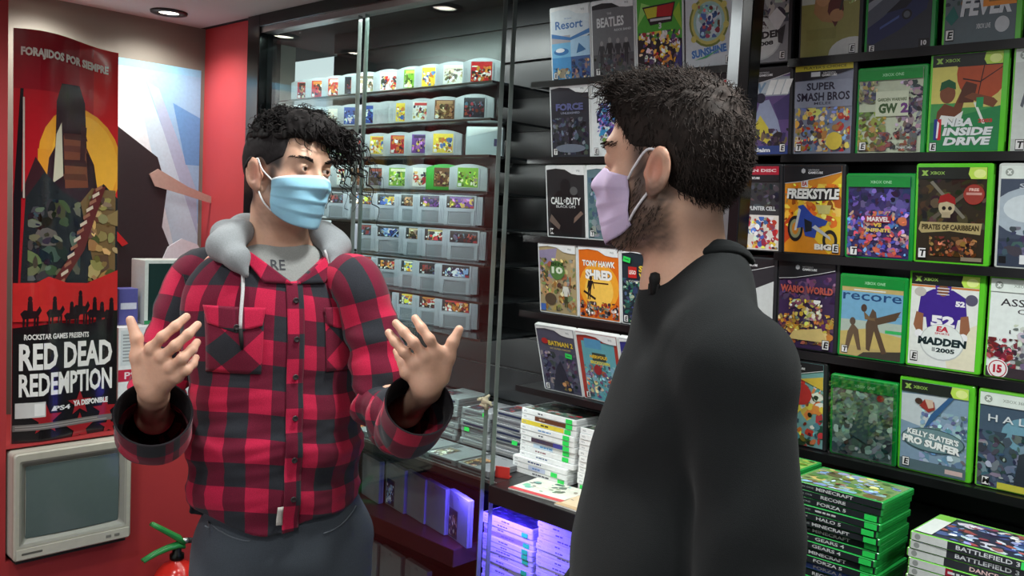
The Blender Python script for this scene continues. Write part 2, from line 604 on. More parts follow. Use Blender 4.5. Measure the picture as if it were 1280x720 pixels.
class Cover:
    """flat printed insert: shapes laid one over another; u to the right, v upwards, both 0..1"""

    def __init__(s, x0, z0, x1, z1, y=0.0, bg=(40, 40, 44)):
        s.x0, s.z0, s.w, s.h, s.y = x0, z0, x1 - x0, z1 - z0, y
        s.mb = MB()
        s.k = 0
        s.R(0, 0, 1, 1, bg)

    @staticmethod
    def clip(P):
        """keep a polygon inside the printed area"""
        for ax, lim, sg in ((0, 0., 1), (0, 1., -1), (1, 0., 1), (1, 1., -1)):
            Q = []
            for i in range(len(P)):
                a, b = P[i - 1], P[i]
                da, db = (a[ax] - lim) * sg, (b[ax] - lim) * sg
                if (da < 0) != (db < 0):
                    t = da / (da - db)
                    Q.append((a[0] + (b[0] - a[0]) * t, a[1] + (b[1] - a[1]) * t))
                if db >= 0:
                    Q.append(b)
            P = Q
            if len(P) < 3:
                return None
        return P

    def _put(s, P, F, c):
        if len(F) == 1 and len(F[0]) == len(P):
            P = s.clip([tuple(p[:2]) for p in P])
            if P is None:
                return
            F = [tuple(range(len(P)))]
        s.k += 1
        y = s.y - 0.000012 * s.k
        s.mb.add([(s.x0 + p[0] * s.w, y, s.z0 + p[1] * s.h) for p in P], F, c)

    def R(s, x0, y0, x1, y1, c):
        s._put([(x0, y0), (x1, y0), (x1, y1), (x0, y1)], [(0, 1, 2, 3)], c)

    def P(s, pts, c):
        a = sum(pts[i - 1][0] * pts[i][1] - pts[i][0] * pts[i - 1][1] for i in range(len(pts)))
        if a < 0:
            pts = pts[::-1]
        s._put(pts, [tuple(range(len(pts)))], c)

    def E(s, cx, cy, rx, ry, c, n=22):
        s._put(ellipse(cx, cy, rx, ry, n), [tuple(range(n))], c)

    def T(s, txt, cx, cy, h, c, w=None, bold=0.012, slant=0.0, rot=0.0, edge=None, ew=0.04):
        """lettering centred at cx,cy; h = capital height as a share of the cover height, w = share of its width"""
        for bo, col in (((bold + ew, edge), (bold, c)) if edge else ((bold, c),)):
            V, F, asp = glyphs(txt, bo)
            V = V.copy()
            V[:, 0] += slant * V[:, 1]
            wid = (w * s.w) if w else asp * h * s.h
            X = (V[:, 0] / asp - 0.5) * wid
            Y = (V[:, 1] - 0.5) * h * s.h
            ca, sa = math.cos(rot), math.sin(rot)
            U = cx + (X * ca - Y * sa) / s.w
            Vv = cy + (X * sa + Y * ca) / s.h
            s._put(np.stack([U, Vv], 1), F, col)

    def A(s, x0, y0, x1, y1, pal, n=40, r=0.09, seed=1, asp=1.0):
        """busy artwork: many small irregular patches"""
        q = random.Random(seed)
        hw = s.w / s.h
        n = int(n * 1.9)
        for i in range(n):
            sc = 1.15 - .8 * i / n                 # large soft areas first, small accents last
            cx, cy = q.uniform(x0, x1), q.uniform(y0, y1)
            rr = r * sc * q.uniform(0.4, 1.1)
            m = q.randint(8, 11)
            a0, el, an = q.uniform(0, 6), q.uniform(.35, 1), q.uniform(0, 3.14)
            P = []
            for j in range(m):
                a = a0 + 2 * PI * j / m
                k = rr * q.uniform(0.72, 1.12)
                u, v = k * math.cos(a), k * math.sin(a) * el
                u, v = u * math.cos(an) - v * math.sin(an), u * math.sin(an) + v * math.cos(an)
                P.append((min(x1, max(x0, cx + u * asp)), min(y1, max(y0, cy + v * hw))))
            c = q.choice(pal)
            if i > n * .6:
                g = q.choice((.62, .8, 1.2, 1.35))
                c = tuple(min(255, v * g) for v in c)
            s._put(P, [tuple(range(m))], jit(c, 14))

    def man(s, cx, y0, h, top, leg, skin=(190, 140, 110), lean=0.0, w=0.3):
        """a small plain standing figure"""
        ww = w * h
        L = lean * h
        s.P([(cx - ww * .35, y0), (cx - ww * .1, y0), (cx + L * .4, y0 + h * .45), (cx - ww * .4 + L * .4, y0 + h * .47)], leg)
        s.P([(cx + ww * .35, y0), (cx + ww * .1, y0), (cx + L * .4, y0 + h * .45), (cx + ww * .4 + L * .4, y0 + h * .47)], leg)
        s.P([(cx - ww * .38 + L * .4, y0 + h * .42), (cx + ww * .38 + L * .4, y0 + h * .42), (cx + ww * .6 + L, y0 + h * .8), (cx - ww * .6 + L, y0 + h * .8)], top)
        s.P([(cx - ww * .6 + L, y0 + h * .8), (cx - ww * .4 + L, y0 + h * .72), (cx - ww * .8 + L, y0 + h * .45), (cx - ww * .95 + L, y0 + h * .48)], top)
        s.P([(cx + ww * .6 + L, y0 + h * .8), (cx + ww * .4 + L, y0 + h * .72), (cx + ww * .8 + L, y0 + h * .45), (cx + ww * .95 + L, y0 + h * .48)], top)
        s.E(cx + L * 1.1, y0 + h * .9, h * .10 / (s.w / s.h) * .8, h * .1, skin, 14)

    def rating(s, ch, cx=0.09, cy=0.06, sz=0.055):
        s.R(cx - sz * 1.05, cy - sz, cx + sz * 1.05, cy + sz, (20, 20, 20))
        s.R(cx - sz * .92, cy - sz * .78, cx + sz * .92, cy + sz * .9, (235, 235, 235))
        s.T(ch, cx, cy + sz * .06, sz * 1.25, (15, 15, 15), bold=0.04, slant=0.15)

    def obj(s, name, parent, m=None):
        return s.mb.obj(name, m or PRINT, parent)


CW, CH, CT = 0.135, 0.19, 0.014
SHELLS = {}
GREENP = mat('green_case_plastic', rough=0.2, spec=0.6, noise=0.05, nscale=30, sss=0.0)


def shell_mesh(kind):
    if kind in SHELLS:
        return SHELLS[kind]
    H = CH if kind != 'xone' else 0.171
    col = {'wii': (226, 230, 230), 'xbox': (96, 205, 48), 'xone': (26, 150, 62), 'x360': (118, 205, 70), 'gc': (40, 42, 46), 'x360w': (205, 212, 208)}[kind]
    b = MB(col)
    # spine side a little proud, clasp side with finger notch ridge, as on a real disc case
    b.rbox((-CW / 2, 0.0, 0.0), (CW / 2, CT, H), 0.004, axis=1)
    b.rbox((-CW / 2 - 0.0006, 0.0015, 0.001), (-CW / 2 + 0.006, CT - 0.0015, H - 0.001), 0.0025, axis=1)
    b.rbox((CW / 2 - 0.004, 0.004, 0.02), (CW / 2 + 0.0008, CT - 0.004, H - 0.02), 0.0015, axis=1)
    SHELLS[kind] = b.mesh('shell', [GREENP if kind in ('xbox', 'xone', 'x360') else PLASTIC])
    return SHELLS[kind]


GLYPHC = (235, 240, 236)


def cover_base(kind, bg):
    """insert plus the console's standing banner"""
    H = CH if kind != 'xone' else 0.171
    if kind == 'wii':
        c = Cover(-CW / 2 + .0045, .004, CW / 2 - .0045, H - .004, -.0004, bg)
    elif kind == 'xbox':
        c = Cover(-CW / 2 + .004, .005, CW / 2 - .010, H - .007, -.0006, bg)
    elif kind == 'xone':
        c = Cover(-CW / 2 + .005, .004, CW / 2 - .008, H - .006, -.0006, bg)
    elif kind == 'x360':
        c = Cover(-CW / 2 + .003, .004, CW / 2 - .008, H - .006, -.0006, bg)
    else:
        c = Cover(-CW / 2 + .004, .004, CW / 2 - .008, H - .004, -.0006, bg)
    return c


def banner(c, kind, dark=(40, 40, 44)):
    if kind == 'wii':
        c.P([(0, 1), (0.0, .955), (.25, .975), (.5, .96), (.68, .90), (.85, .885), (1, .885), (1, 1)], (232, 235, 236))
        c.T('Wii', .84, .945, .032, (150, 156, 160), bold=.02)
    elif kind == 'gc':
        c.P([(0, 1), (0, .80), (.3, .82), (.65, .87), (1, .93), (1, 1)], (34, 34, 38))
        c.P([(0, .806), (0, .80), (.3, .82), (.65, .87), (1, .93), (1, .937), (.65, .877), (.3, .827)], (220, 220, 224))
        c.T('NINTENDO', .52, .955, .018, (200, 200, 205))
        c.T('GAMECUBE', .55, .925, .026, (236, 236, 240), bold=.03)
        c.P([(.30, .93), (.335, .915), (.37, .93), (.37, .96), (.335, .975), (.30, .96)], (190, 190, 196))
    elif kind == 'xbox':
        c.R(0, .88, 1, 1, (36, 40, 36))
        c.P([(.05, .968), (.09, .968), (.155, .912), (.115, .912)], (150, 190, 90))
        c.P([(.115, .968), (.155, .968), (.09, .912), (.05, .912)], (150, 190, 90))
        c.T('XBOX', .29, .94, .034, (150, 190, 90), bold=.02, w=.22)
        c.P([(.78, .88), (.74, .93), (.76, 1), (1, 1), (1, .88)], (190, 225, 90))
        c.E(.90, .935, .085, .045, (225, 240, 150))
    elif kind == 'xone':
        c.R(0, .875, 1, 1.004, (22, 140, 58))
        c.T('XBOX ONE', .54, .935, .036, (170, 225, 180), bold=.01)
    elif kind in ('x360', 'x360w'):
        c.R(0, .87, 1, 1, (222, 232, 226))
        c.E(.11, .935, .055, .039, (150, 160, 152))
        c.P([(.075, .955), (.10, .955), (.145, .915), (.12, .915)], (230, 236, 232))
        c.P([(.12, .955), (.145, .955), (.10, .915), (.075, .915)], (230, 236, 232))
        c.T('XBOX 360', .45, .935, .032, (150, 160, 152), bold=.01)


STICK = (52, 220, 96)


def game(kind, label, X, Y, Z, draw, tilt=0.12, group=None, sticker=None, wrap=False, rz=0.0, bg=(40, 40, 44), ban=True):
    t = thing('game_case', label, 'game case', (X, Y, Z), (tilt, 0, rz), group)
    sh = bpy.data.objects.new('shell', shell_mesh(kind))
    COL.objects.link(sh)
    sh.parent = t
    c = cover_base(kind, bg)
    draw(c)
    if ban:
        banner(c, kind)
    c.obj('cover', t)
    if sticker:
        u, v, a = sticker
        b = MB(STICK)
        b.box((-.011, -.0002, -.0065), (.011, 0, .0065))
        b.col = (30, 120, 50)
        b.box((-.007, -.0003, -.001), (.007, -.0002, .001))
        s = b.obj('price_sticker', PRINT, t)
        s['label'] = 'green price sticker'
        s.location = (u * CW - CW / 2, -.0052, v * CH)
        s.rotation_euler = (0, a, 0)
    if wrap:
        G = []
        q = random.Random(5)
        for i in range(26):
            r = []
            for j in range(22):
                u, v = j / 21, i / 25
                fold = .0018 * abs(math.sin((u * 1.1 + v * 0.7) * 22)) * (0.3 + .7 * q.random())
                r.append((-CW / 2 - .001 + u * (CW + .002), -.0062 - fold, .0005 + v * .171))
            G.append(r)
        b = MB()
        b.grid(np.array(G))
        b.obj('shrink_wrap', WRAP, t, smooth=False)
    return t


WRAP = clear_mat('shrink_film', (225, 235, 232), 3.2, rough=0.12)
GFRONT = 1.803


def px_x(xl, yb, W=CW):
    return atY(xl, yb, GFRONT)[0] + W / 2


# ---- the white cases in the middle of the rack
def d_resort(c):
    c.R(0, .62, 1, 1, (214, 224, 230)); c.E(.5, .68, .62, .14, (206, 218, 228))
    c.R(0, .32, .5, .52, (120, 185, 225)); c.R(.5, .32, 1, .58, (170, 205, 232)); c.R(0, 0, .5, .32, (80, 150, 205)); c.R(.5, 0, 1, .32, (70, 100, 150))
    c.R(0, .52, .5, .62, (175, 170, 175)); c.P([(0, .66), (0, .60), (.5, .545), (1, .62), (1, .68), (.5, .585)], (64, 120, 180))
    c.T('Resort', .47, .765, .115, (58, 108, 172), w=.72, bold=.02); c.T('Wii Sports', .45, .845, .03, (120, 160, 200))
    c.E(.25, .40, .2, .05, (60, 120, 180)); c.E(.22, .42, .12, .03, (240, 245, 250)); c.P([(.65, .36), (.72, .5), (.9, .40), (.8, .38)], (60, 110, 160))
    c.E(.28, .1, .13, .07, (150, 140, 120)); c.A(.52, .02, .98, .28, [(60, 80, 120), (200, 160, 120), (40, 60, 90), (150, 130, 120)], 26, .07, 3)
    c.A(.02, .02, .48, .18, [(200, 190, 160), (60, 130, 180), (120, 110, 90)], 14, .06, 4); c.rating('E', .09, .07, .05)


def d_beatles(c):
    c.R(0, .3, 1, .9, (112, 114, 118)); c.R(0, 0, 1, .3, (86, 88, 92))
    c.T('THE', .42, .83, .03, (190, 192, 194)); c.T('BEATLES', .44, .72, .13, (216, 218, 220), w=.66, bold=.03); c.T('ROCK BAND', .74, .605, .03, (210, 212, 214), w=.4)
    for x, h, cc in ((.22, .34, (60, 62, 66)), (.42, .38, (44, 46, 50)), (.62, .36, (56, 58, 62)), (.82, .36, (50, 52, 56))):
        c.man(x, .14, h, cc, (48, 50, 54), (150, 150, 150))
    c.A(.02, .03, .98, .3, [(70, 72, 76), (98, 100, 104), (60, 62, 64)], 24, .08, 5); c.rating('T', .12, .07, .05)


def d_green(c):
    c.P([(0, .45), (0, .95), (.5, 1), (1, .92), (1, .4)], (80, 168, 62)); c.P([(0, .6), (.3, .85), (.1, .9)], (150, 210, 110)); c.P([(1, .5), (.8, .72), (.95, .85)], (150, 190, 60))
    c.P([(.12, .84), (.86, .86), (.78, .62), (.3, .60)], (40, 34, 40)); c.P([(.16, .82), (.46, .83), (.44, .70), (.24, .69)], (196, 190, 60)); c.P([(.46, .83), (.83, .845), (.77, .69), (.44, .70)], (178, 40, 46))
    c.R(.3, .65, .76, .68, (200, 200, 205)); c.T('3', .52, .585, .08, (200, 202, 210), bold=.05)
    c.A(.04, .02, .96, .52, [(230, 200, 80), (240, 225, 205), (60, 50, 80), (225, 150, 60), (90, 70, 110), (235, 235, 240), (170, 50, 60)], 90, .085, 8)
    c.P([(.85, .1), (1, .35), (1, .02), (.8, .02)], (60, 60, 120))


def d_ring(c):
    c.R(0, 0, 1, 1, (205, 212, 218))
    c.E(.5, .56, .42, .31, (120, 130, 60)); c.E(.5, .56, .38, .28, (196, 190, 110)); c.E(.5, .56, .33, .24, (160, 196, 190)); c.E(.5, .56, .27, .2, (200, 220, 226))
    c.A(.27, .36, .73, .76, [(150, 190, 200), (90, 110, 180), (180, 90, 90), (215, 222, 226), (130, 170, 150), (70, 90, 150)], 26, .12, 95)
    for x, y in ((.2, .76), (.34, .84), (.62, .86), (.82, .74), (.86, .5), (.18, .36), (.78, .34)):
        c.E(x, y, .06, .042, (206, 196, 110), 10)
    c.T('SUNSHINE', .5, .2, .10, (70, 120, 190), w=.74, bold=.05, rot=.12, edge=(190, 220, 235)); c.P([(.2, .1), (.5, .16), (.8, .24), (.45, .12)], (90, 170, 120))
    c.P([(0, 1), (0, .90), (.3, .875), (.6, .88), (.95, .96), (.97, 1)], (44, 46, 50)); c.T('GAMECUBE', .5, .95, .03, (200, 202, 206)); c.rating('E', .9, .08, .05)


def d_force(c):
    c.R(0, 0, 1, 1, (52, 54, 62)); c.A(.03, .03, .97, .55, [(40, 42, 50), (90, 96, 110), (120, 126, 140), (30, 32, 40), (70, 74, 90)], 70, .08, 12)
    c.E(.5, .12, .4, .06, (110, 120, 135)); c.man(.5, .18, .3, (30, 32, 38), (28, 30, 36), (90, 92, 100))
    c.T('FORCE', .5, .70, .10, (96, 100, 150), w=.72, bold=.03, edge=(130, 140, 180), ew=.012); c.T('UNLEASHED', .52, .615, .03, (150, 156, 180), w=.5); c.rating('T', .1, .07, .05)


def d_epic(c):
    c.R(0, 0, 1, 1, (222, 228, 230)); c.T('Disney', .3, .905, .035, (40, 44, 60)); c.T('EPIC MICKEY', .5, .835, .062, (24, 28, 48), w=.86, bold=.03); c.T('THE POWER OF TWO', .5, .765, .025, (60, 64, 80), w=.6)
    c.A(.12, .25, .9, .72, [(90, 110, 190), (120, 90, 170), (70, 150, 200), (60, 60, 110), (180, 150, 210), (40, 44, 70)], 80, .09, 14); c.A(.2, .1, .8, .3, [(50, 70, 60), (120, 140, 90), (60, 60, 70)], 20, .06, 15); c.rating('E', .1, .07, .05)


def d_white(c):
    c.R(0, 0, 1, 1, (214, 220, 222)); c.A(.1, .1, .9, .7, [(180, 190, 200), (150, 170, 190), (205, 205, 205)], 25, .1, 17)


def d_redblk(c):
    c.R(0, 0, 1, 1, (34, 34, 38)); c.P([(.2, .82), (1, .92), (1, .3), (.5, .5)], (196, 40, 48)); c.A(.3, .5, 1, .85, [(210, 60, 60), (160, 30, 40), (60, 30, 36)], 25, .07, 19)


def d_call(c):
    c.R(0, 0, 1, 1, (44, 46, 48)); c.P([(.1, .0), (.9, .0), (.96, .52), (.72, .66), (.3, .66), (.06, .5)], (26, 28, 30)); c.E(.5, .72, .14, .11, (30, 32, 34)); c.E(.72, .66, .1, .06, (90, 92, 92))
    c.P([(.7, .2), (.96, .34), (.9, .38), (.72, .28)], (120, 100, 90)); c.P([(.04, .22), (.3, .1), (.34, .16), (.1, .32)], (110, 96, 88)); c.T('CALL  DUTY', .5, .515, .105, (222, 226, 226), w=.8, bold=.03); c.T('OF', .5, .515, .045, (222, 226, 226)); c.T('BLACK OPS', .5, .435, .038, (200, 204, 206), w=.52); c.rating('M', .1, .07, .05)


def d_teal(c):
    c.R(0, 0, 1, 1, (96, 122, 130)); c.A(.03, .03, .97, .85, [(80, 110, 120), (120, 140, 146), (70, 90, 104), (140, 150, 150)], 50, .12, 21); c.rating('T', .1, .07, .05)


def d_ten(c):
    c.R(0, 0, 1, 1, (176, 158, 120)); c.P([(0, .9), (.5, .95), (.35, .5), (0, .55)], (150, 140, 170)); c.A(.02, .03, .98, .8, [(190, 160, 100), (140, 150, 90), (90, 80, 60), (210, 185, 130), (120, 130, 120), (160, 110, 70)], 80, .1, 23)
    c.E(.5, .63, .2, .14, (90, 130, 70)); c.T('BEN', .5, .72, .055, (30, 60, 30), w=.32, bold=.04); c.T('10', .5, .63, .10, (225, 235, 215), bold=.05, w=.3); c.man(.72, .1, .38, (225, 225, 215), (70, 80, 50), (200, 160, 120)); c.E(.3, .2, .16, .09, (90, 76, 60)); c.R(.02, .02, .16, .12, (70, 110, 190))


def d_shred(c):
    c.R(0, 0, 1, 1, (222, 110, 28)); c.E(.5, .45, .5, .34, (240, 165, 50)); c.E(.5, .4, .36, .25, (248, 200, 90))
    c.T('TONY HAWK', .5, .775, .085, (245, 245, 240), w=.82, bold=.04, edge=(30, 20, 20)); c.T('SHRED', .5, .62, .14, (240, 240, 238), w=.68, bold=.06, edge=(30, 20, 20)); c.R(.26, .495, .74, .515, (60, 24, 20))
    c.man(.24, .26, .34, (30, 26, 28), (26, 24, 26), (60, 40, 36), lean=.15); c.P([(.1, .36), (.4, .26), (.42, .29), (.12, .39)], (40, 30, 30)); c.A(.02, .02, .98, .24, [(60, 56, 58), (120, 116, 112), (200, 200, 196), (40, 36, 40), (160, 60, 40)], 60, .07, 25)


def d_brick(c):
    c.R(0, 0, 1, 1, (36, 50, 58)); c.A(.02, .02, .98, .62, [(40, 90, 80), (70, 130, 120), (30, 40, 60), (120, 160, 150), (60, 70, 110), (180, 190, 160)], 90, .08, 27); c.R(.16, .63, .36, .78, (190, 44, 40)); c.T('LEGO', .26, .705, .055, (245, 240, 230), w=.16, bold=.03)
    c.T('STAR', .66, .76, .085, (232, 200, 70), w=.5, bold=.04); c.T('WARS', .66, .66, .085, (232, 200, 70), w=.5, bold=.04); c.T('COMPLETE SAGA', .52, .585, .026, (200, 200, 190), w=.7); c.P([(.6, .1), (.64, .1), (.9, .5), (.88, .52)], (170, 235, 190)); c.rating('E', .09, .06, .05)


def d_bat(c):
    c.R(0, 0, 1, 1, (84, 84, 104)); c.A(.02, .05, .98, .62, [(60, 62, 84), (100, 96, 120), (40, 42, 56), (140, 130, 140), (74, 70, 92)], 60, .1, 29)
    c.E(.2, .78, .09, .045, (190, 50, 50)); c.T('BATMAN 2', .62, .76, .075, (226, 196, 70), w=.66, bold=.04, edge=(50, 40, 30)); c.T('DC SUPER HEROES', .6, .68, .025, (200, 180, 110), w=.55)
    c.P([(.25, .02), (.8, .02), (.66, .30), (.55, .5), (.4, .36)], (44, 46, 60)); c.A(.45, .04, .75, .2, [(190, 160, 90), (120, 100, 70)], 6, .06, 92); c.rating('E', .1, .06, .05)


def d_nerv(c):
    c.R(0, 0, 1, 1, (168, 60, 50)); c.R(.1, 0, .92, .88, (98, 166, 178)); c.R(.18, .78, .6, .92, (86, 150, 190)); c.R(.34, .60, .68, .72, (60, 70, 60)); c.T('NERVOUS', .5, .66, .05, (230, 190, 60), w=.44, bold=.04, edge=(60, 50, 30)); c.T('BRICKDOWN', .52, .575, .05, (225, 215, 80), w=.48, bold=.04, edge=(60, 50, 30))
    c.A(.12, .04, .9, .55, [(90, 150, 140), (130, 180, 190), (190, 90, 70), (70, 110, 120), (210, 200, 160), (110, 90, 120)], 80, .08, 31); c.E(.45, .47, .1, .075, (150, 44, 50)); c.rating('E', .12, .06, .05)


def d_blue(c):
    c.R(0, 0, 1, 1, (52, 54, 132)); c.A(.02, .02, .98, .85, [(80, 90, 180), (40, 40, 100), (220, 226, 240), (110, 120, 200)], 50, .08, 33)


WIIG = 'white game cases in the middle of the rack'
# (kind, px of left bottom corner, label, draw, extras)
MID = [
    (0, .14, [('wii', 690, 108, 'white game case with a pale blue cover of four sea pictures', d_resort, {}),
              ('wii', 740, 101, 'white game case with grey cover showing four standing musicians', d_beatles, {}),
              ('wii', 796, 95, 'white game case with bright green fighters cover in top row', d_green, {}),
              ('gc', 854, 90, 'game case with a golden ring picture on pale grey cover', d_ring, dict(ban=False))]),
    (1, .13, [('wii', 689, 207, 'white game case with dark blue grey cover, left end of the second row', d_force, {}),
              ('wii', 737, 201, 'white game case with white cover and splashed blue violet picture', d_epic, {}),
              ('wii', 792, 195, 'plain white game case mostly hidden behind the curly top hair', d_white, {}),
              ('gc', 853, 189, 'black game case with red corner just above the dark haired head', d_redblk, {})]),
    (2, .13, [('wii', 684, 303, 'white game case with black cover and plain white title, third row', d_call, {}),
              ('wii', 731, 303, 'white game case with grey teal cover beside the lilac mask', d_teal, {}),
              ('wii', 786, 303, 'pale game case hidden behind the head of the man in black', d_white, {}),
              ('wii', 845, 303, 'pale game case peeking out right of the neck of the man in black', d_white, {})]),
    (3, .13, [('wii', 675, 390, 'white game case with tan and olive cover numbered 10', d_ten, {}),
              ('wii', 721, 393, 'white game case with bright orange cover and a small skating figure', d_shred, {}),
              ('wii', 771, 397, 'white game case with dark teal cover and yellow block letters', d_brick, dict(sticker=(.17, .86, .2)))]),
    (4, .30, [('wii', 681, 484, 'white game case with violet grey cover and yellow title in lowest row', d_bat, dict(sticker=(.8, .60, .1))),
              ('wii', 725, 493, 'white game case with red bordered turquoise cover in lowest row', d_nerv, {}),
              ('wii', 776, 500, 'white game case with deep blue cover half behind the black sweatshirt', d_blue, {})]),
]
for row, tilt, L in MID:
    lastx = -9
    for kind, xl, yb, label, draw, kw in L:
        X = max(px_x(xl, yb), lastx + CW + .0012)
        lastx = X
        game(kind, label, X, GFRONT, ROWZ[row] + .0005, draw, tilt, WIIG, **kw)
# ---- the green and black cases on the right of the rack
def madden_man(c, cx, cy, s, top, helmet):
    """plain padded ball player seen from the front"""
    c.P([(cx - .40 * s, cy - .10 * s), (cx - .36 * s, cy + .16 * s), (cx - .16 * s, cy + .24 * s), (cx + .16 * s, cy + .24 * s), (cx + .36 * s, cy + .16 * s), (cx + .40 * s, cy - .06 * s), (cx + .26 * s, cy - .10 * s), (cx + .22 * s, cy - .26 * s), (cx - .22 * s, cy - .26 * s), (cx - .26 * s, cy - .10 * s)], top)
    for d in (-1, 1):
        c.P([(cx + d * .30 * s, cy - .06 * s), (cx + d * .42 * s, cy - .04 * s), (cx + d * .46 * s, cy - .2 * s), (cx + d * .36 * s, cy - .33 * s), (cx + d * .30 * s, cy - .3 * s)], (150, 100, 74))
        c.E(cx + d * .36 * s, cy - .3 * s, .07 * s, .05 * s, (235, 236, 240), 12)
    c.E(cx, cy + .27 * s, .13 * s, .12 * s, helmet)
    c.E(cx, cy + .23 * s, .09 * s, .07 * s, (130, 86, 64))
    for k in range(3):
        c.R(cx - .1 * s, cy + (.25 - .035 * k) * s, cx + .1 * s, cy + (.26 - .035 * k) * s, (220, 222, 226))


def d_ball08(c):
    c.R(0, 0, 1, 1, (150, 152, 158)); c.A(.1, .45, 1, 1, [(60, 56, 66), (90, 86, 100), (200, 200, 205), (44, 42, 50)], 40, .13, 41); c.E(.46, .28, .42, .25, (200, 204, 206)); c.E(.46, .28, .39, .23, (218, 222, 222)); c.P([(.62, .52), (.78, .62), (.95, .5), (.8, .34)], (230, 232, 234)); c.P([(.8, .36), (.95, .42), (.9, .2), (.82, .22)], (40, 36, 44))
    c.T('EA', .5, .45, .06, (80, 60, 66), bold=.05, w=.2); c.T('SPORTS', .5, .40, .022, (90, 70, 76), w=.26); c.T('MADDEN', .48, .315, .085, (26, 26, 30), w=.86, bold=.05, rot=.06); c.T('2008', .56, .22, .05, (40, 40, 44), w=.34, bold=.05, rot=.06); c.rating('E', .9, .07, .05)


def d_golf(c):
    c.R(0, 0, 1, 1, (150, 146, 84)); c.R(0, .6, 1, 1, (196, 200, 190)); c.P([(0, .95), (0, .72), (.5, .98), (.5, 1), (0, 1)], (54, 80, 150)); c.A(.3, .55, 1, .9, [(130, 150, 90), (200, 204, 180), (160, 140, 90)], 30, .09, 43)
    c.E(.9, .02, .4, .18, (205, 206, 204)); c.P([(.22, .5), (.26, .78), (.5, .92), (.68, .8), (.72, .58), (.62, .36), (.36, .4)], (170, 126, 84)); c.P([(.5, .72), (.66, .9), (.74, .5), (.6, .32), (.46, .5)], (96, 44, 38)); c.E(.38, .66, .13, .1, (190, 140, 100)); c.E(.62, .45, .12, .07, (180, 132, 92)); c.P([(.66, .5), (.7, .5), (.86, 1), (.83, 1)], (60, 50, 44)); c.R(.1, .2, .62, .32, (140, 136, 76)); c.rating('E', .9, .07, .05)


def d_car(c):
    c.R(0, 0, 1, 1, (44, 48, 58)); c.P([(0, .2), (1, .75), (1, .95), (0, .55)], (84, 90, 102)); c.P([(0, .5), (.6, .82), (.3, .72), (0, .6)], (140, 146, 156)); c.P([(0, .3), (.25, .42), (.6, .66), (.85, .7), (.96, .62), (.92, .46), (.5, .24), (.1, .1), (0, .12)], (30, 40, 84)); c.P([(.3, .46), (.58, .64), (.78, .64), (.6, .5)], (16, 20, 34)); c.E(.62, .42, .08, .06, (20, 22, 30)); c.E(.62, .42, .05, .04, (90, 96, 106)); c.P([(.2, .3), (.5, .42), (.5, .39), (.2, .27)], (70, 90, 150))
    c.T('FORZA', .42, .90, .05, (226, 228, 232), w=.36, bold=.02); c.R(.63, .86, .635, .95, (200, 202, 206)); c.T('6', .71, .90, .06, (226, 228, 232)); c.T('MOTORSPORT', .42, .855, .018, (190, 192, 196), w=.36); c.rating('E', .08, .05, .045); c.R(.82, .02, .98, .12, (24, 24, 26)); c.T('10', .9, .07, .06, (220, 220, 222), bold=.04)


def d_fever(c):
    c.R(0, 0, 1, 1, (96, 110, 116)); c.A(0, .4, 1, 1, [(70, 84, 92), (130, 140, 146), (110, 70, 50), (60, 66, 72)], 40, .12, 47); c.T('NFL', .48, .62, .2, (228, 232, 236), w=.52, bold=.05, slant=.15, edge=(40, 50, 60), ew=.02); c.T('FEVER', .58, .38, .2, (220, 226, 230), w=.72, bold=.05, slant=.15, edge=(40, 50, 60), ew=.02); c.T('2003', .82, .69, .07, (190, 60, 66), w=.26, bold=.05)
    c.P([(.04, .68), (.16, .68), (.16, .56), (.10, .52), (.04, .56)], (220, 224, 228)); c.P([(.05, .62), (.15, .62), (.15, .57), (.10, .53), (.05, .57)], (60, 66, 120)); c.P([(.0, .28), (.12, .4), (.2, .28), (.1, .2)], (30, 110, 100)); c.R(.54, .36, 1.0, .62, (240, 150, 44))
    for k in range(4):
        c.R(.62, .405 + .05 * k, .92, .42 + .05 * k, (150, 90, 24))
    c.T('XBOX LIVE', .56, .17, .05, (220, 224, 228), w=.2); c.E(.82, .17, .1, .08, (200, 206, 210)); c.rating('E', .08, .1, .06)


def d_moto(c):
    c.R(0, 0, 1, 1, (96, 76, 130)); c.R(0, .68, 1, .9, (150, 160, 175)); c.P([(.0, .72), (1, .72), (1, .88), (.0, .88)], (186, 196, 206)); c.P([(.7, .58), (1, .7), (1, .4), (.8, .4)], (70, 60, 110)); c.T('ATV', .3, .78, .12, (120, 150, 180), w=.46, bold=.05, slant=.2); c.T('III', .76, .78, .17, (236, 238, 240), w=.42, bold=.06, slant=.2)
    c.P([(.3, .3), (.45, .62), (.62, .64), (.8, .4), (.9, .16), (.6, .12)], (150, 160, 190)); c.E(.46, .66, .09, .06, (40, 40, 60)); c.P([(.28, .24), (.46, .46), (.72, .22), (.6, .12)], (206, 190, 70)); c.E(.2, .2, .14, .1, (40, 36, 44)); c.E(.82, .16, .14, .1, (40, 36, 44)); c.A(0, .1, 1, .3, [(70, 56, 90), (110, 90, 80), (60, 50, 70)], 24, .08, 49); c.R(0, 0, 1, .10, (50, 70, 130)); c.T('Acclaim', .42, .05, .05, (232, 234, 238), w=.5, bold=.04); c.rating('E', .9, .07, .05)


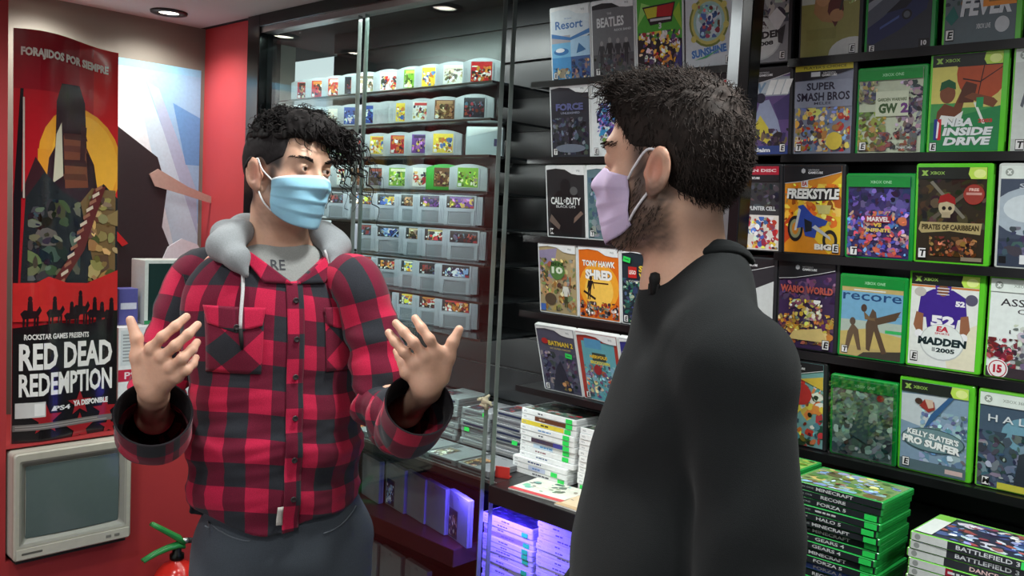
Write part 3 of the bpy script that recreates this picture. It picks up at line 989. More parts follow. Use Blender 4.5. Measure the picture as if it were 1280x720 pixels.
def d_smash(c):
    c.R(0, 0, 1, 1, (140, 146, 166)); c.A(.02, .02, .98, .55, [(200, 60, 50), (225, 195, 90), (120, 150, 210), (230, 215, 180), (90, 80, 100), (190, 130, 80), (240, 225, 120)], 95, .085, 51); c.R(0, .52, 1, .82, (150, 156, 176)); c.T('SUPER', .46, .755, .085, (44, 40, 60), w=.5, bold=.03); c.T('SMASH BROS', .5, .64, .095, (40, 36, 56), w=.92, bold=.03); c.T('MELEE', .5, .565, .03, (60, 56, 76), w=.3); c.E(.72, .14, .14, .1, (236, 210, 80)); c.rating('T', .09, .07, .05)


def d_smash_ban(c):
    c.R(0, .93, 1, 1, (200, 186, 60)); c.T("PLAYER'S CHOICE", .52, .965, .03, (80, 74, 30), w=.74); c.P([(0, .93), (0, .82), (.5, .84), (1, .92), (1, .93)], (40, 38, 44)); c.R(.28, .865, .44, .915, (210, 212, 216)); c.T('NINTENDO', .6, .9, .02, (220, 220, 224)); c.T('GAMECUBE', .6, .875, .026, (236, 236, 240), bold=.03)


def d_garden(c):
    c.R(0, 0, 1, 1, (190, 200, 176)); c.A(.6, .2, 1, .86, [(70, 66, 90), (150, 140, 150), (120, 110, 110), (170, 150, 160), (50, 46, 60)], 50, .09, 53); c.A(0, .02, .45, .5, [(110, 130, 60), (150, 160, 80), (180, 170, 90), (90, 110, 70), (150, 120, 80)], 50, .09, 55); c.A(.3, .02, .95, .25, [(80, 70, 80), (140, 80, 70), (110, 100, 100)], 40, .08, 56); c.A(0, .6, .3, .87, [(120, 120, 80), (90, 90, 110), (160, 150, 120)], 24, .08, 57); c.R(.28, .44, .8, .74, (206, 214, 190)); c.T('GARDEN WARFARE', .54, .64, .04, (70, 90, 50), w=.46, bold=.03); c.T('GW', .48, .535, .12, (60, 90, 50), w=.3, bold=.06); c.T('2', .74, .535, .12, (110, 60, 130), w=.12, bold=.06); c.T('PopCap', .76, .06, .04, (226, 230, 226), w=.26); c.rating('E', .09, .08, .055)


def d_hoop(c):
    c.R(0, 0, 1, 1, (70, 150, 84)); c.R(0, .5, .4, .88, (214, 206, 110)); c.R(.4, .45, 1, .88, (206, 196, 110)); c.P([(0, .3), (1, .46), (1, 0), (0, 0)], (40, 130, 76)); c.P([(.62, .5), (.66, .5), (.8, .28), (.76, .28)], (225, 232, 226)); c.E(.72, .80, .36, .28, (176, 78, 44)); c.R(.36, .87, 1, 1, (36, 40, 36)); c.P([(.45, .74), (.7, .7), (1, .84), (1, .85), (.7, .715), (.45, .755)], (60, 30, 26)); c.P([(.66, .52), (.74, .88), (.755, .88), (.675, .52)], (60, 30, 26))
    c.P([(.08, .3), (.42, .3), (.5, .56), (.46, .66), (.34, .46), (.2, .5), (.1, .42)], (112, 64, 42)); c.P([(.4, .5), (.62, .5), (.66, .68), (.5, .72), (.44, .64)], (86, 48, 34)); c.E(.24, .6, .115, .1, (126, 76, 52)); c.P([(.12, .63), (.14, .72), (.25, .75), (.35, .71), (.36, .64), (.24, .67)], (30, 90, 56)); c.P([(.48, .56), (.9, .44), (.96, .5), (.9, .54), (.6, .6)], (120, 70, 46)); c.R(.66, .45, .76, .55, (40, 150, 90)); c.P([(.1, .28), (.44, .28), (.48, .42), (.36, .36), (.16, .38)], (226, 230, 226))
    c.R(.06, .12, .17, .34, (220, 224, 228)); c.P([(.06, .12), (.115, .12), (.115, .34), (.06, .34)], (40, 60, 140)); c.P([(.115, .12), (.17, .12), (.17, .34), (.115, .34)], (200, 40, 50)); c.P([(.1, .14), (.125, .14), (.14, .3), (.11, .32)], (236, 238, 240))
    c.T('NBA', .42, .30, .085, (224, 230, 232), w=.42, bold=.05, slant=.15, edge=(90, 110, 104)); c.T('INSIDE', .54, .205, .085, (224, 230, 232), w=.7, bold=.05, slant=.15, edge=(90, 110, 104)); c.T('DRIVE', .54, .105, .085, (224, 230, 232), w=.66, bold=.05, slant=.15, edge=(90, 110, 104)); c.T('2003', .8, .31, .04, (190, 50, 60), w=.2, bold=.04); c.rating('E', .06, .045, .05); c.R(.44, .9, .64, .975, (40, 40, 24)); c.P([(.46, .905), (.62, .915), (.62, .97), (.46, .96)], (196, 190, 50))


def d_whitegirl(c):
    c.R(0, 0, 1, 1, (206, 214, 210)); c.man(.3, .1, .72, (90, 96, 104), (130, 140, 170), (170, 150, 140)); c.E(.3, .73, .12, .1, (70, 72, 80)); c.R(0, 0, 1, .12, (190, 196, 192)); c.rating('T', .12, .06, .055)


def d_twodisc(c):
    c.R(0, 0, 1, 1, (60, 60, 66)); c.R(0, .43, .36, .84, (206, 204, 120)); c.R(.3, .43, 1, .82, (56, 58, 62)); c.A(.35, .5, 1, .8, [(40, 42, 46), (90, 92, 98), (70, 72, 78)], 20, .09, 59); c.T('SPLINTER CELL', .66, .5, .05, (210, 214, 216), w=.56, bold=.04); c.R(0, 0, 1, .42, (226, 220, 214)); c.A(0, .02, 1, .4, [(200, 60, 60), (70, 110, 180), (230, 190, 80), (240, 236, 230), (150, 60, 90)], 60, .09, 61); c.E(.3, .42, .14, .075, (170, 40, 46)); c.E(.3, .42, .09, .05, (230, 200, 200)); c.R(.05, .03, .3, .4, (220, 220, 224))


def d_twodisc_ban(c):
    c.R(0, .9, 1, 1, (176, 36, 56)); c.T('TWEEN DISC', .55, .95, .035, (240, 220, 224), w=.8, bold=.03); c.R(0, .82, 1, .9, (36, 36, 40)); c.T('GAMECUBE', .5, .86, .028, (236, 236, 240), bold=.03)


def d_free(c):
    c.R(0, 0, 1, 1, (220, 140, 34)); c.P([(.3, .5), (1, .9), (1, .1), (.8, 0), (.5, .2)], (236, 196, 50)); c.P([(0, .1), (.3, .3), (.1, .5), (0, .4)], (200, 70, 30)); c.A(0, .3, 1, .8, [(226, 120, 30), (240, 180, 60), (206, 90, 30), (244, 206, 90)], 40, .13, 63); c.E(.2, .28, .14, .15, (30, 30, 32)); c.E(.2, .28, .10, .11, (150, 150, 110)); c.E(.2, .28, .06, .07, (206, 130, 40)); c.E(.82, .16, .13, .12, (30, 30, 32)); c.E(.82, .16, .08, .075, (216, 170, 50))
    c.P([(.2, .28), (.28, .48), (.24, .54), (.34, .56), (.52, .44), (.78, .38), (.74, .33), (.6, .3), (.56, .18), (.38, .2), (.34, .3)], (44, 70, 160)); c.P([(.36, .4), (.5, .36), (.5, .26), (.38, .24)], (26, 28, 34)); c.P([(.5, .3), (.84, .16), (.82, .2), (.56, .33)], (190, 194, 200)); c.P([(.56, .56), (.84, .56), (.8, .46), (.62, .46)], (206, 196, 120)); c.P([(.26, .52), (.18, .26), (.22, .26), (.3, .5)], (200, 204, 208))
    c.P([(.04, .74), (.96, .76), (.92, .62), (.5, .60), (.06, .62)], (30, 26, 30)); c.T('FREEKSTYLE', .5, .685, .12, (238, 238, 236), w=.92, bold=.05, slant=.1, edge=(20, 20, 24)); c.R(.3, .76, .42, .84, (220, 222, 226)); c.T('EA', .36, .8, .05, (180, 40, 40), w=.09, bold=.05); c.T('BIG', .7, .08, .07, (240, 236, 226), w=.3, bold=.06, edge=(20, 20, 24)); c.rating('E', .92, .07, .055)


def d_heroes(c):
    c.R(0, 0, 1, 1, (60, 52, 106)); c.A(0, .5, 1, .87, [(50, 44, 96), (90, 80, 150), (40, 36, 76), (110, 100, 170)], 40, .12, 65); c.A(0, .02, 1, .58, [(180, 70, 90), (80, 90, 180), (200, 160, 150), (60, 50, 90), (150, 120, 190), (210, 110, 80), (90, 140, 190)], 120, .085, 67); c.R(.3, .44, .72, .52, (150, 40, 60)); c.T('MARVEL', .51, .48, .06, (232, 226, 226), w=.36, bold=.04); c.T('VS', .5, .41, .05, (226, 190, 80), w=.14, bold=.05); c.T('INFINITE', .52, .345, .045, (226, 200, 100), w=.4, bold=.04); c.rating('T', .12, .07, .06)


def d_pirate(c):
    c.R(0, 0, 1, 1, (50, 42, 32)); c.A(0, .3, 1, .88, [(62, 54, 38), (46, 40, 30), (74, 64, 46), (40, 34, 28)], 40, .14, 69); c.P([(.18, .84), (.22, .86), (.72, .48), (.68, .46)], (120, 116, 104)); c.P([(.72, .76), (.75, .73), (.26, .44), (.23, .48)], (90, 84, 72)); c.E(.44, .58, .12, .09, (186, 172, 140)); c.R(.37, .47, .5, .53, (170, 156, 126)); c.E(.4, .57, .03, .022, (30, 26, 22), 10); c.E(.49, .57, .03, .022, (30, 26, 22), 10); c.P([(.31, .62), (.34, .7), (.46, .73), (.56, .68), (.57, .61), (.44, .64)], (150, 32, 32)); c.P([(.06, .42), (.96, .42), (.94, .30), (.5, .33), (.08, .30), (.03, .34)], (176, 160, 112)); c.T('PIRATES OF CARIBBEAN', .5, .368, .06, (60, 48, 24), w=.84, bold=.05)
    c.A(.2, .06, .9, .27, [(110, 60, 34), (150, 96, 60), (80, 46, 30), (60, 40, 28), (170, 120, 80)], 50, .07, 71); c.E(.83, .72, .15, .105, (160, 40, 36)); c.E(.83, .72, .145, .1, (150, 60, 50)); c.T('FREE', .83, .77, .03, (230, 190, 180), w=.14, bold=.04); c.R(.72, .715, .94, .74, (200, 150, 140)); c.rating('T', .1, .08, .06); c.R(.68, .02, .98, .06, (140, 130, 110))


def d_storm(c):
    c.R(0, 0, 1, 1, (70, 80, 98)); c.E(.5, .55, .6, .25, (170, 184, 196)); c.E(.4, .58, .35, .14, (205, 216, 222)); c.R(0, 0, 1, .28, (58, 66, 84)); c.A(0, .05, 1, .4, [(80, 90, 110), (60, 70, 90), (110, 120, 136)], 26, .14, 73); c.T('SCAM', .5, .80, .05, (196, 204, 212), w=.5); c.P([(.4, .34), (.8, .5), (.78, .52)], (30, 34, 44)); c.R(.02, .03, .12, .1, (30, 30, 34)); c.R(.3, .03, .52, .12, (226, 230, 232))


def d_darkw(c):
    c.R(0, 0, 1, 1, (48, 48, 54)); c.P([(.5, .6), (1, .75), (1, .3), (.7, .4)], (206, 210, 212));


def d_coins(c):
    c.R(0, 0, 1, 1, (64, 44, 84)); c.A(0, .55, 1, .85, [(80, 60, 110), (50, 36, 70), (120, 80, 110)], 30, .1, 75); c.A(0, .05, 1, .42, [(206, 150, 60), (226, 190, 90), (130, 80, 60), (180, 110, 60), (90, 60, 90), (236, 220, 150)], 90, .08, 77); c.T('WARIO WORLD', .5, .69, .085, (190, 90, 80), w=.94, bold=.05, edge=(60, 30, 40), ew=.02); c.A(.2, .34, .8, .58, [(206, 186, 90), (150, 90, 110), (225, 220, 200), (120, 70, 100), (226, 170, 60)], 34, .09, 93); c.P([(.3, .2), (.8, .26), (.9, .1), (.2, .1)], (226, 200, 130)); c.rating('E', .88, .07, .06)


def d_desert(c):
    c.R(0, 0, 1, 1, (190, 170, 110)); c.R(0, .36, 1, .82, (116, 170, 206)); c.R(0, .30, 1, .46, (176, 190, 180)); c.P([(0, .3), (.4, .36), (1, .3), (1, .1), (0, .14)], (200, 178, 108)); c.P([(.4, .06), (1, .12), (1, 0), (.3, 0)], (70, 66, 58)); c.T('recore', .5, .755, .085, (30, 70, 120), w=.96, bold=.01); c.R(.2, .835, .72, .85, (220, 225, 225))
    c.P([(.42, .42), (.52, .62), (.58, .58), (.62, .4), (.78, .08), (.7, .06), (.56, .34), (.5, .08), (.44, .1)], (92, 74, 60)); c.E(.38, .62, .05, .05, (80, 60, 50), 12); c.P([(.38, .58), (.5, .5), (.98, .56), (.7, .46), (.4, .48)], (120, 96, 70)); c.P([(.56, .5), (.98, .62), (.9, .5), (.6, .42)], (90, 72, 58)); c.P([(.08, .06), (.12, .3), (.2, .42), (.3, .34), (.36, .08), (.3, .08), (.22, .28), (.14, .06)], (104, 84, 66)); c.E(.2, .44, .05, .05, (90, 76, 64), 12); c.R(.74, .33, 1, .37, (60, 180, 100)); c.rating('T', .08, .07, .05)


def d_ball05(c):
    c.R(0, 0, 1, 1, (226, 230, 226)); c.R(0, .855, 1, .875, (200, 120, 60)); c.P([(.5, .3), (1, .5), (1, 0), (.6, 0)], (226, 222, 196)); madden_man(c, .48, .62, .92, (66, 44, 140), (72, 48, 150)); c.T('52', .5, .50, .12, (236, 236, 240), w=.36, bold=.06); c.T('52', .74, .70, .06, (236, 236, 240), w=.14, bold=.06); c.E(.50, .27, .33, .20, (190, 196, 196)); c.E(.50, .275, .315, .19, (226, 232, 230)); c.T('EA', .5, .415, .06, (190, 40, 60), w=.18, bold=.05, slant=.1); c.T('SPORTS', .5, .365, .022, (190, 60, 76), w=.22, bold=.03); c.T('MADDEN', .5, .275, .085, (26, 44, 48), w=.72, bold=.06, slant=.05); c.T('2005', .56, .185, .05, (30, 48, 50), w=.28, bold=.05); c.R(.36, .165, .41, .21, (150, 156, 156)); c.E(.14, .80, .09, .05, (190, 186, 180)); c.E(.9, .75, .09, .06, (90, 86, 110)); c.rating('E', .09, .09, .055)


def d_assa(c):
    c.R(0, 0, 1, 1, (226, 234, 232)); c.T('ASSASSIN', .56, .765, .075, (50, 46, 52), w=.84); c.T('CREED', .62, .68, .05, (70, 64, 70), w=.5); c.P([(.3, .1), (.4, .42), (.62, .62), (.8, .4), (.9, .1)], (170, 176, 178)); c.A(.28, .1, .95, .55, [(150, 156, 160), (110, 112, 118), (196, 200, 200), (90, 86, 92)], 50, .09, 79); c.A(0, .1, .4, .4, [(130, 44, 54), (170, 80, 90), (60, 50, 56), (110, 40, 50)], 30, .08, 81); c.R(0, 0, 1, .1, (60, 50, 56)); c.E(.16, .08, .14, .1, (236, 236, 236)); c.E(.16, .08, .125, .09, (170, 40, 60)); c.E(.16, .08, .11, .08, (236, 232, 232)); c.T('15', .16, .08, .085, (180, 40, 60), w=.12, bold=.06)


def d_cartoon(c):
    c.R(0, 0, 1, 1, (120, 170, 170)); c.A(0, 0, 1, .8, [(200, 70, 60), (226, 196, 80), (235, 235, 230), (90, 150, 170), (60, 80, 60), (220, 130, 70)], 70, .13, 83); c.E(.6, .62, .2, .13, (190, 50, 50)); c.P([(.6, .8), (1, .86), (1, .7)], (216, 186, 70)); c.rating('E', .1, .07, .05)


def d_sealed(c):
    c.R(0, 0, 1, 1, (120, 136, 136)); c.A(0, .02, 1, .87, [(140, 156, 156), (96, 112, 114), (170, 184, 182), (80, 92, 98), (200, 210, 206), (120, 110, 104)], 90, .13, 85); c.P([(.3, .3), (.5, .75), (.62, .7), (.6, .2)], (90, 104, 112)); c.E(.8, .82, .06, .04, (190, 50, 56))


def d_surf(c):
    c.R(0, 0, 1, 1, (130, 156, 180)); c.P([(0, .85), (.75, .88), (.35, .5), (0, .55)], (196, 206, 212)); c.A(.3, .05, 1, .7, [(110, 140, 170), (150, 176, 196), (90, 120, 150), (170, 190, 206)], 70, .1, 87); c.P([(.36, .5), (.44, .54), (.84, .92), (.78, .93), (.46, .66)], (52, 92, 140)); c.P([(.28, .74), (.36, .82), (.5, .8), (.52, .72), (.42, .68)], (150, 50, 46)); c.E(.27, .79, .06, .035, (70, 46, 40), 12); c.P([(.36, .82), (.48, .82), (.5, .74), (.42, .72)], (206, 180, 160)); c.E(.5, .37, .48, .135, (60, 84, 90)); c.E(.5, .37, .46, .125, (110, 140, 146)); c.T("KELLY SLATER'S", .5, .415, .065, (236, 240, 240), w=.78, bold=.05, rot=-.10, edge=(40, 56, 60)); c.T('PRO SURFER', .48, .325, .085, (240, 243, 242), w=.88, bold=.06, rot=-.10, edge=(40, 56, 60)); c.R(0, 0, 1, .12, (86, 108, 116)); c.R(.7, .03, .96, .08, (206, 180, 176)); c.rating('E', .1, .08, .055)


def d_halo(c):
    c.R(0, 0, 1, 1, (70, 88, 108)); c.E(.75, .6, .45, .2, (110, 156, 176)); c.A(0, .02, 1, .6, [(60, 72, 88), (90, 104, 120), (50, 58, 70), (130, 140, 150), (80, 96, 112)], 70, .13, 89); c.P([(.5, .05), (.55, .4), (.8, .5), (1, .4), (1, .05)], (48, 54, 64)); c.T('H A L O', .48, .74, .075, (216, 222, 226), w=.72, bold=.01); c.R(.0, .0, .8, .0, (0, 0, 0)); c.P([(.28, 0), (1, 0), (1, .07), (.28, .07)], (200, 196, 70)); c.rating('M', .12, .06, .05)


RG = 'game cases on the right half of the rack'
RIGHT = [
    (0, .09, [('gc', 918, 82, 'black game case with a silver ball player cover cut by the upright', d_ball08, dict(ban=False)),
              ('gc', 998, 78, 'black game case with a tan caveman golfer on its cover', d_golf, dict(ban=False)),
              ('xone', 1080, 70, 'green game case with a dark blue racing car on a grey road', d_car, {}),
              ('xbox', 1177, 58, 'green game case with an orange square sticker over grey letters', d_fever, {})]),
    (1, .09, [('gc', 918, 198, 'black game case with a violet motorbike cover beside the upright', d_moto, {}),
              ('gc', 988, 194, 'black game case with yellow top strip and crowded cartoon cover', d_smash, dict(ban='smash')),
              ('xone', 1066, 194, 'green game case with a pale green cover and a purple number 2', d_garden, {}),
              ('xbox', 1158, 191, 'green game case with a basketball player reaching for the ball', d_hoop, {}),
              ('x360', 1260, 191, 'pale game case with a long haired figure at the right picture edge', d_whitegirl, {})]),
    (2, .13, [('gc', 908, 311, 'black game case with red top strip, two pictures, by the shoulder', d_twodisc, dict(ban='two')),
              ('gc', 978, 314, 'black game case with a blue dirt bike on orange flames', d_free, {}),
              ('xone', 1054, 320, 'green game case with violet crowd of heroes cover', d_heroes, {}),
              ('xbox', 1140, 324, 'bright green game case with a skull in a red headscarf', d_pirate, {}),
              ('x360w', 1243, 331, 'white topped game case with a stormy grey blue cover', d_storm, {})]),
    (3, .08, [('gc', 900, 425, 'black game case with a white patch behind the shoulder', d_darkw, {}),
              ('gc', 970, 432, 'black game case with violet and gold coin cover', d_coins, {}),
              ('xone', 1043, 441, 'green game case with two robots in a sunny desert', d_desert, {}),
              ('xbox', 1132, 453, 'bright green game case with a purple shirted ball player numbered 52', d_ball05, {}),
              ('x360', 1230, 465, 'pale green game case with a hooded figure and red 15 badge', d_assa, {})]),
    (4, .14, [('gc', 958, 555, 'black game case with a colourful cartoon cover next to the black sleeve', d_cartoon, {}),
              ('xone', 1037, 567, 'green game case still sealed in creased clear film', d_sealed, dict(wrap=True)),
              ('xbox', 1122, 583, 'bright green game case with a surfer on a blue wave', d_surf, {}),
              ('x360', 1219, 600, 'green edged game case with grey blue cover, right end of lowest row', d_halo, {})]),
]
for row, tilt, L in RIGHT:
    lastx = -9
    for kind, xl, yb, label, draw, kw in L:
        kw = dict(kw)
        X = max(px_x(xl, yb), lastx + CW + .0016)
        lastx = X
        ban = kw.pop('ban', True)
        dr = draw
        if ban == 'smash':
            dr = lambda c: (d_smash(c), d_smash_ban(c)); ban = False
        elif ban == 'two':
            dr = lambda c: (d_twodisc(c), d_twodisc_ban(c)); ban = False
        if kind == 'x360w':
            game('x360w', label, X, GFRONT, ROWZ[row] + .0005, dr, tilt, RG, ban=ban, **kw)
        else:
            game(kind, label, X, GFRONT, ROWZ[row] + .0005, dr, tilt, RG, ban=ban, **kw)
# ------------------------------------------------------------------ cartridges with a curved top
def arch_outline(w, h, rise, n=12, inset=0.0):
    hw = w / 2 - inset
    P = [(-hw, inset), (hw, inset)]
    for i in range(n + 1):
        u = 1 - 2 * i / n
        P.append((hw * u, h - inset - rise * u * u))
    return P


def round_cart_mesh(col):
    b = MB(col)
    W_, H_ = 0.116, 0.075
    b.prism(arch_outline(W_, H_, 0.012), 0.0, 0.018, axis=1, chamfer=0.002)
    # raised front shield round the label, grips at both flanks and the slot foot
    b.prism([(-.036, .006), (.036, .006), (.036, .060), (.031, .067), (0, .0695), (-.031, .067), (-.036, .060)], -0.0022, 0.001, axis=1, chamfer=0.0008)
    for sx in (-1, 1):
        for k in range(3):
            x = sx * (.0445 + .0035 * k)
            b.box((x - .0008, -.0008, .012), (x + .0008, .001, .050))
    b.box((-.044, .003, -.004), (.044, .015, .001), (90, 92, 96))
    return b.mesh('shell', PLASTIC)


GREY64 = (178, 182, 188)
N64M = {'grey': round_cart_mesh(GREY64), 'green': round_cart_mesh((52, 170, 66))}


def label_art(b, x0, z0, x1, z1, y, pal, seed, bg):
    c = Cover(x0, z0, x1, z1, y, bg)
    c.A(0.04, 0.04, .96, .8, pal, 26, .17, seed)
    q = random.Random(seed)
    if q.random() < .7:
        c.R(.1, .80, .9, .95, q.choice(pal))
    if q.random() < .6:
        c.R(.04, .04, .2, .2, (230, 230, 230))
    return c


PALS = {'red': [(190, 46, 50), (230, 220, 210), (60, 40, 40), (210, 130, 60)], 'blue': [(50, 80, 160), (140, 170, 220), (30, 34, 70), (230, 230, 235)],
        'yellow': [(235, 205, 70), (240, 236, 210), (200, 120, 50), (70, 110, 180)], 'green': [(120, 170, 60), (200, 215, 90), (60, 90, 40), (230, 225, 190)],
        'brown': [(110, 76, 50), (176, 132, 90), (60, 46, 36), (206, 180, 140)], 'white': [(235, 236, 234), (196, 60, 60), (60, 60, 70), (220, 190, 120)],
        'violet': [(110, 70, 150), (180, 110, 180), (60, 46, 90), (230, 190, 90)], 'dark': [(40, 42, 52), (90, 96, 120), (150, 60, 60), (30, 30, 36)],
        'cream': [(220, 214, 190), (170, 160, 130), (120, 110, 90), (235, 230, 215)]}
ORD = ['topmost', 'second', 'third', 'fourth', 'fifth', 'sixth', 'seventh', 'lowest']
NTH = ['far right', 'second from right', 'third from right', 'fourth from right', 'fifth from right', 'sixth from right', 'seventh from right', 'eighth from right', 'ninth from right', 'tenth from right', 'eleventh from right']

ROUND = [
    (0, [(602, 'white red', 'red'), (567, 'cream', 'cream'), (540, 'yellow', 'yellow'), (517, 'green', 'green'), (487, 'white', 'white'), (459, 'cream', 'cream'), (442, 'dark', 'dark'), (421, 'red', 'red'), (400, 'red', 'red'), (382, 'red', 'red')]),
    (1, [(593, 'dark blue', 'dark'), (556, 'brown', 'brown'), (528, 'white', 'white'), (507, 'yellow', 'yellow'), (487, None, None), (467, 'blue', 'blue'), (441, 'blue', 'blue'), (420, 'cream', 'cream'), (400, 'cream', 'cream')]),
    (2, [(554, 'yellow', 'yellow'), (527, 'violet', 'violet'), (500, 'red', 'red'), (474, 'yellow', 'yellow'), (450, 'dark', 'dark'), (432, 'green', 'green'), (414, 'green', 'green')]),
    (3, [(585, 'green', 'green'), (555, 'brown', 'brown'), (528, 'white', 'white'), (498, 'yellow green', 'green'), (472, 'dark', 'dark'), (450, 'brown', 'brown'), (432, 'white', 'white')]),
]
for row, L in ROUND:
    lastX = 9
    for i, (px, cname, pal) in enumerate(L):
        z = CARTZ[row]
        Yc = 1.735
        # column of that pixel at the shelf's own height
        lo, hi = -3.2, -1.2
        for _ in range(40):
            m = (lo + hi) / 2
            if project((m, Yc, z + .035))[0] < px:
                lo = m
            else:
                hi = m
        X = min(lo, lastX - 0.062)
        lastX = X
        if X < -2.64:
            break
        green = row == 3 and i == 1
        what = f'with {cname} label' if cname else 'turned round without a label'
        t = thing('game_cartridge', f'{"green" if green else "grey"} round topped cartridge {what}, {NTH[i]}, {ORD[row]} shelf', 'game cartridge',
                  (X, Yc, z + .0045), (0, 0, math.radians(24)), 'round topped cartridges in the glass case')
        o = bpy.data.objects.new('shell', N64M['green' if green else 'grey'])
        COL.objects.link(o)
        o.parent = t
        if cname:
            c = label_art(None, -.031, .010, .031, .064, -.0024, PALS[pal], row * 31 + i, PALS[pal][0] if pal not in ('white', 'cream') else (225, 224, 218))
            c.obj('label_sticker', t)
# a boxed manual in a clear sleeve ends the third shelf
lo, hi = -3.2, -1.2
for _ in range(40):
    m = (lo + hi) / 2
    if project((m, 1.72, CARTZ[2] + .04))[0] < 600:
        lo = m
    else:
        hi = m
t = thing('sleeve_packet', 'pale grey sleeve packet at the right end of the third shelf', 'packet', (lo, 1.735, CARTZ[2] + .0005), (0, 0, math.radians(22)))
b = MB((170, 182, 188)); b.rbox((-.055, 0, 0), (.055, .016, .083), .004, axis=1); b.obj('sleeve', GLOSSP, t)
b = MB((196, 204, 206)); b.prism([(-.05, .055), (.05, .075), (.05, .08), (-.05, .08)], -.0012, -.0002, axis=1); b.obj('flap', GLOSSP, t)
b = MB((40, 50, 90)); b.box((.03, -.0008, .03), (.042, -.0001, .05)); b.obj('label_sticker', PRINT, t)


# ------------------------------------------------------------------ flat topped wide cartridges
def wide_cart_mesh():
    b = MB((172, 174, 186))
    W_, H_, T_ = .136, .087, .019
    b.rbox((-W_ / 2 + .018, 0, .0), (W_ / 2 - .018, T_, H_), .003, axis=1)
    for sx in (-1, 1):
        x0, x1 = sorted((sx * (W_ / 2 - .018), sx * W_ / 2))
        b.rbox((x0, .002, .004), (x1, T_ - .002, H_ - .003), .002, axis=1)
        for k in range(4):
            xx = sx * (W_ / 2 - .004 - .0038 * k)
            b.box((xx - .0006, .0008, .01), (xx + .0006, .003, H_ - .01))
    # framed foot recess: two cheeks, a lower ledge and the grip bar
    b.box((-.046, -.003, .004), (-.036, .001, .040)); b.box((.036, -.003, .004), (.046, .001, .040))
    b.box((-.046, -.003, .040), (.046, .001, .045)); b.box((-.036, -.0012, .0), (.036, .001, .004), (120, 122, 132))
    b.box((-.034, -.0004, .006), (.034, .0008, .038), (140, 142, 152))
    return b.mesh('shell', PLASTIC)


SNESM = wide_cart_mesh()
WIDE = [
    (4, [(575, 'violet and blue', 'violet'), (541, 'purple', 'violet'), (517, 'tan', 'brown'), (487, 'gold', 'yellow'), (451, 'yellow', 'yellow'), (424, 'dark', 'dark')]),
    (5, [(579, 'dark red', 'dark'), (547, 'white', 'white'), (523, 'brown', 'brown'), (487, 'blue', 'blue'), (463, 'dark', 'dark')]),
    (6, [(569, 'light blue', 'blue'), (540, 'dark', 'dark'), (517, 'yellow', 'yellow'), (487, 'red', 'red'), (463, 'red', 'red')]),
    (7, [(569, 'red and black', 'red'), (540, 'red', 'red'), (514, 'gold', 'yellow'), (484, 'dark', 'dark')]),
]
for row, L in WIDE:
    lastX = 9
    for i, (px, cname, pal) in enumerate(L):
        z, Yc = CARTZ[row], 1.742
        lo, hi = -3.2, -1.2
        for _ in range(40):
            m = (lo + hi) / 2
            if project((m, Yc, z + .04))[0] < px:
                lo = m
            else:
                hi = m
        X = min(lo, lastX - 0.066)
        lastX = X
        if X < -2.63:
            break
        t = thing('game_cartridge', f'flat topped light grey cartridge with {cname} label, {NTH[i]} on the {ORD[row]} shelf', 'game cartridge',
                  (X, Yc, z + .0005), (0, 0, math.radians(22)), 'flat topped cartridges in the glass case')
        o = bpy.data.objects.new('shell', SNESM)
        COL.objects.link(o)
        o.parent = t
        c = label_art(None, -.043, .050, .043, .083, -.0003, PALS[pal], row * 37 + i, (40, 38, 44))
        c.R(.02, .05, .12, .95, (40, 38, 42)); c.E(.07, .3, .03, .08, (220, 220, 220), 10); c.R(.86, .02, .99, .2, (190, 60, 70))
        c.obj('label_sticker', t)


# ------------------------------------------------------------------ grey slab cartridges (front loading), flat and stacked
def slab_mesh():
    """lies flat: label face up, labelled end towards -y"""
    b = MB((128, 130, 134))
    W_, D_, T_ = .120, .133, .017
    b.rbox((-W_ / 2, 0, 0), (W_ / 2, D_, T_), .0025, axis=2)
    for k in range(6):
        y = .092 + .005 * k
        b.box((-W_ / 2 + .004, y, T_ - .0008), (-W_ / 2 + .03, y + .002, T_ + .0008), (112, 114, 118))
    b.prism([(-.010, .118), (.010, .118), (0, .128)], T_ - .0005, T_ + .0006, (112, 114, 118), axis=2)
    b.box((-.046, -.0006, .0055), (.046, .001, .0115), (60, 62, 66))
    b.box((-W_ / 2 - .0004, .004, .0078), (W_ / 2 + .0004, D_ - .004, .0092), (84, 86, 90))
    return b.mesh('shell', PLASTIC)


SLAB = slab_mesh()


def slab(loc, rz, label, group, pal=None, seed=1, sticker=None, endcol=None, rx=0.0):
    t = thing('slab_cartridge', label, 'game cartridge', loc, (rx, 0, rz), group)
    o = bpy.data.objects.new('shell', SLAB)
    COL.objects.link(o)
    o.parent = t
    if pal:
        b = MB()
        c = label_art(None, 0, 0, 1, 1, 0, PALS[pal], seed, (60, 60, 64))
        for V in c.mb.v:   # lay the printed label on the top face
            x, y, z = V[:, 0].copy(), V[:, 1].copy(), V[:, 2].copy()
            V[:, 0] = -.052 + x * .052
            V[:, 1] = .004 + z * .080
            V[:, 2] = .0172 - y
        c.mb.obj('label_sticker', PRINT, t)
    if endcol:
        b = MB(endcol); b.box((-.044, -.001, .006), (.044, -.0006, .011)); b.obj('end_label', PRINT, t)
    if sticker is not None:
        b = MB(STICK); b.box((sticker - .010, -.0018, .003), (sticker + .010, -.0011, .0145)); b.obj('price_sticker', PRINT, t)
    return t


q = random.Random(3)
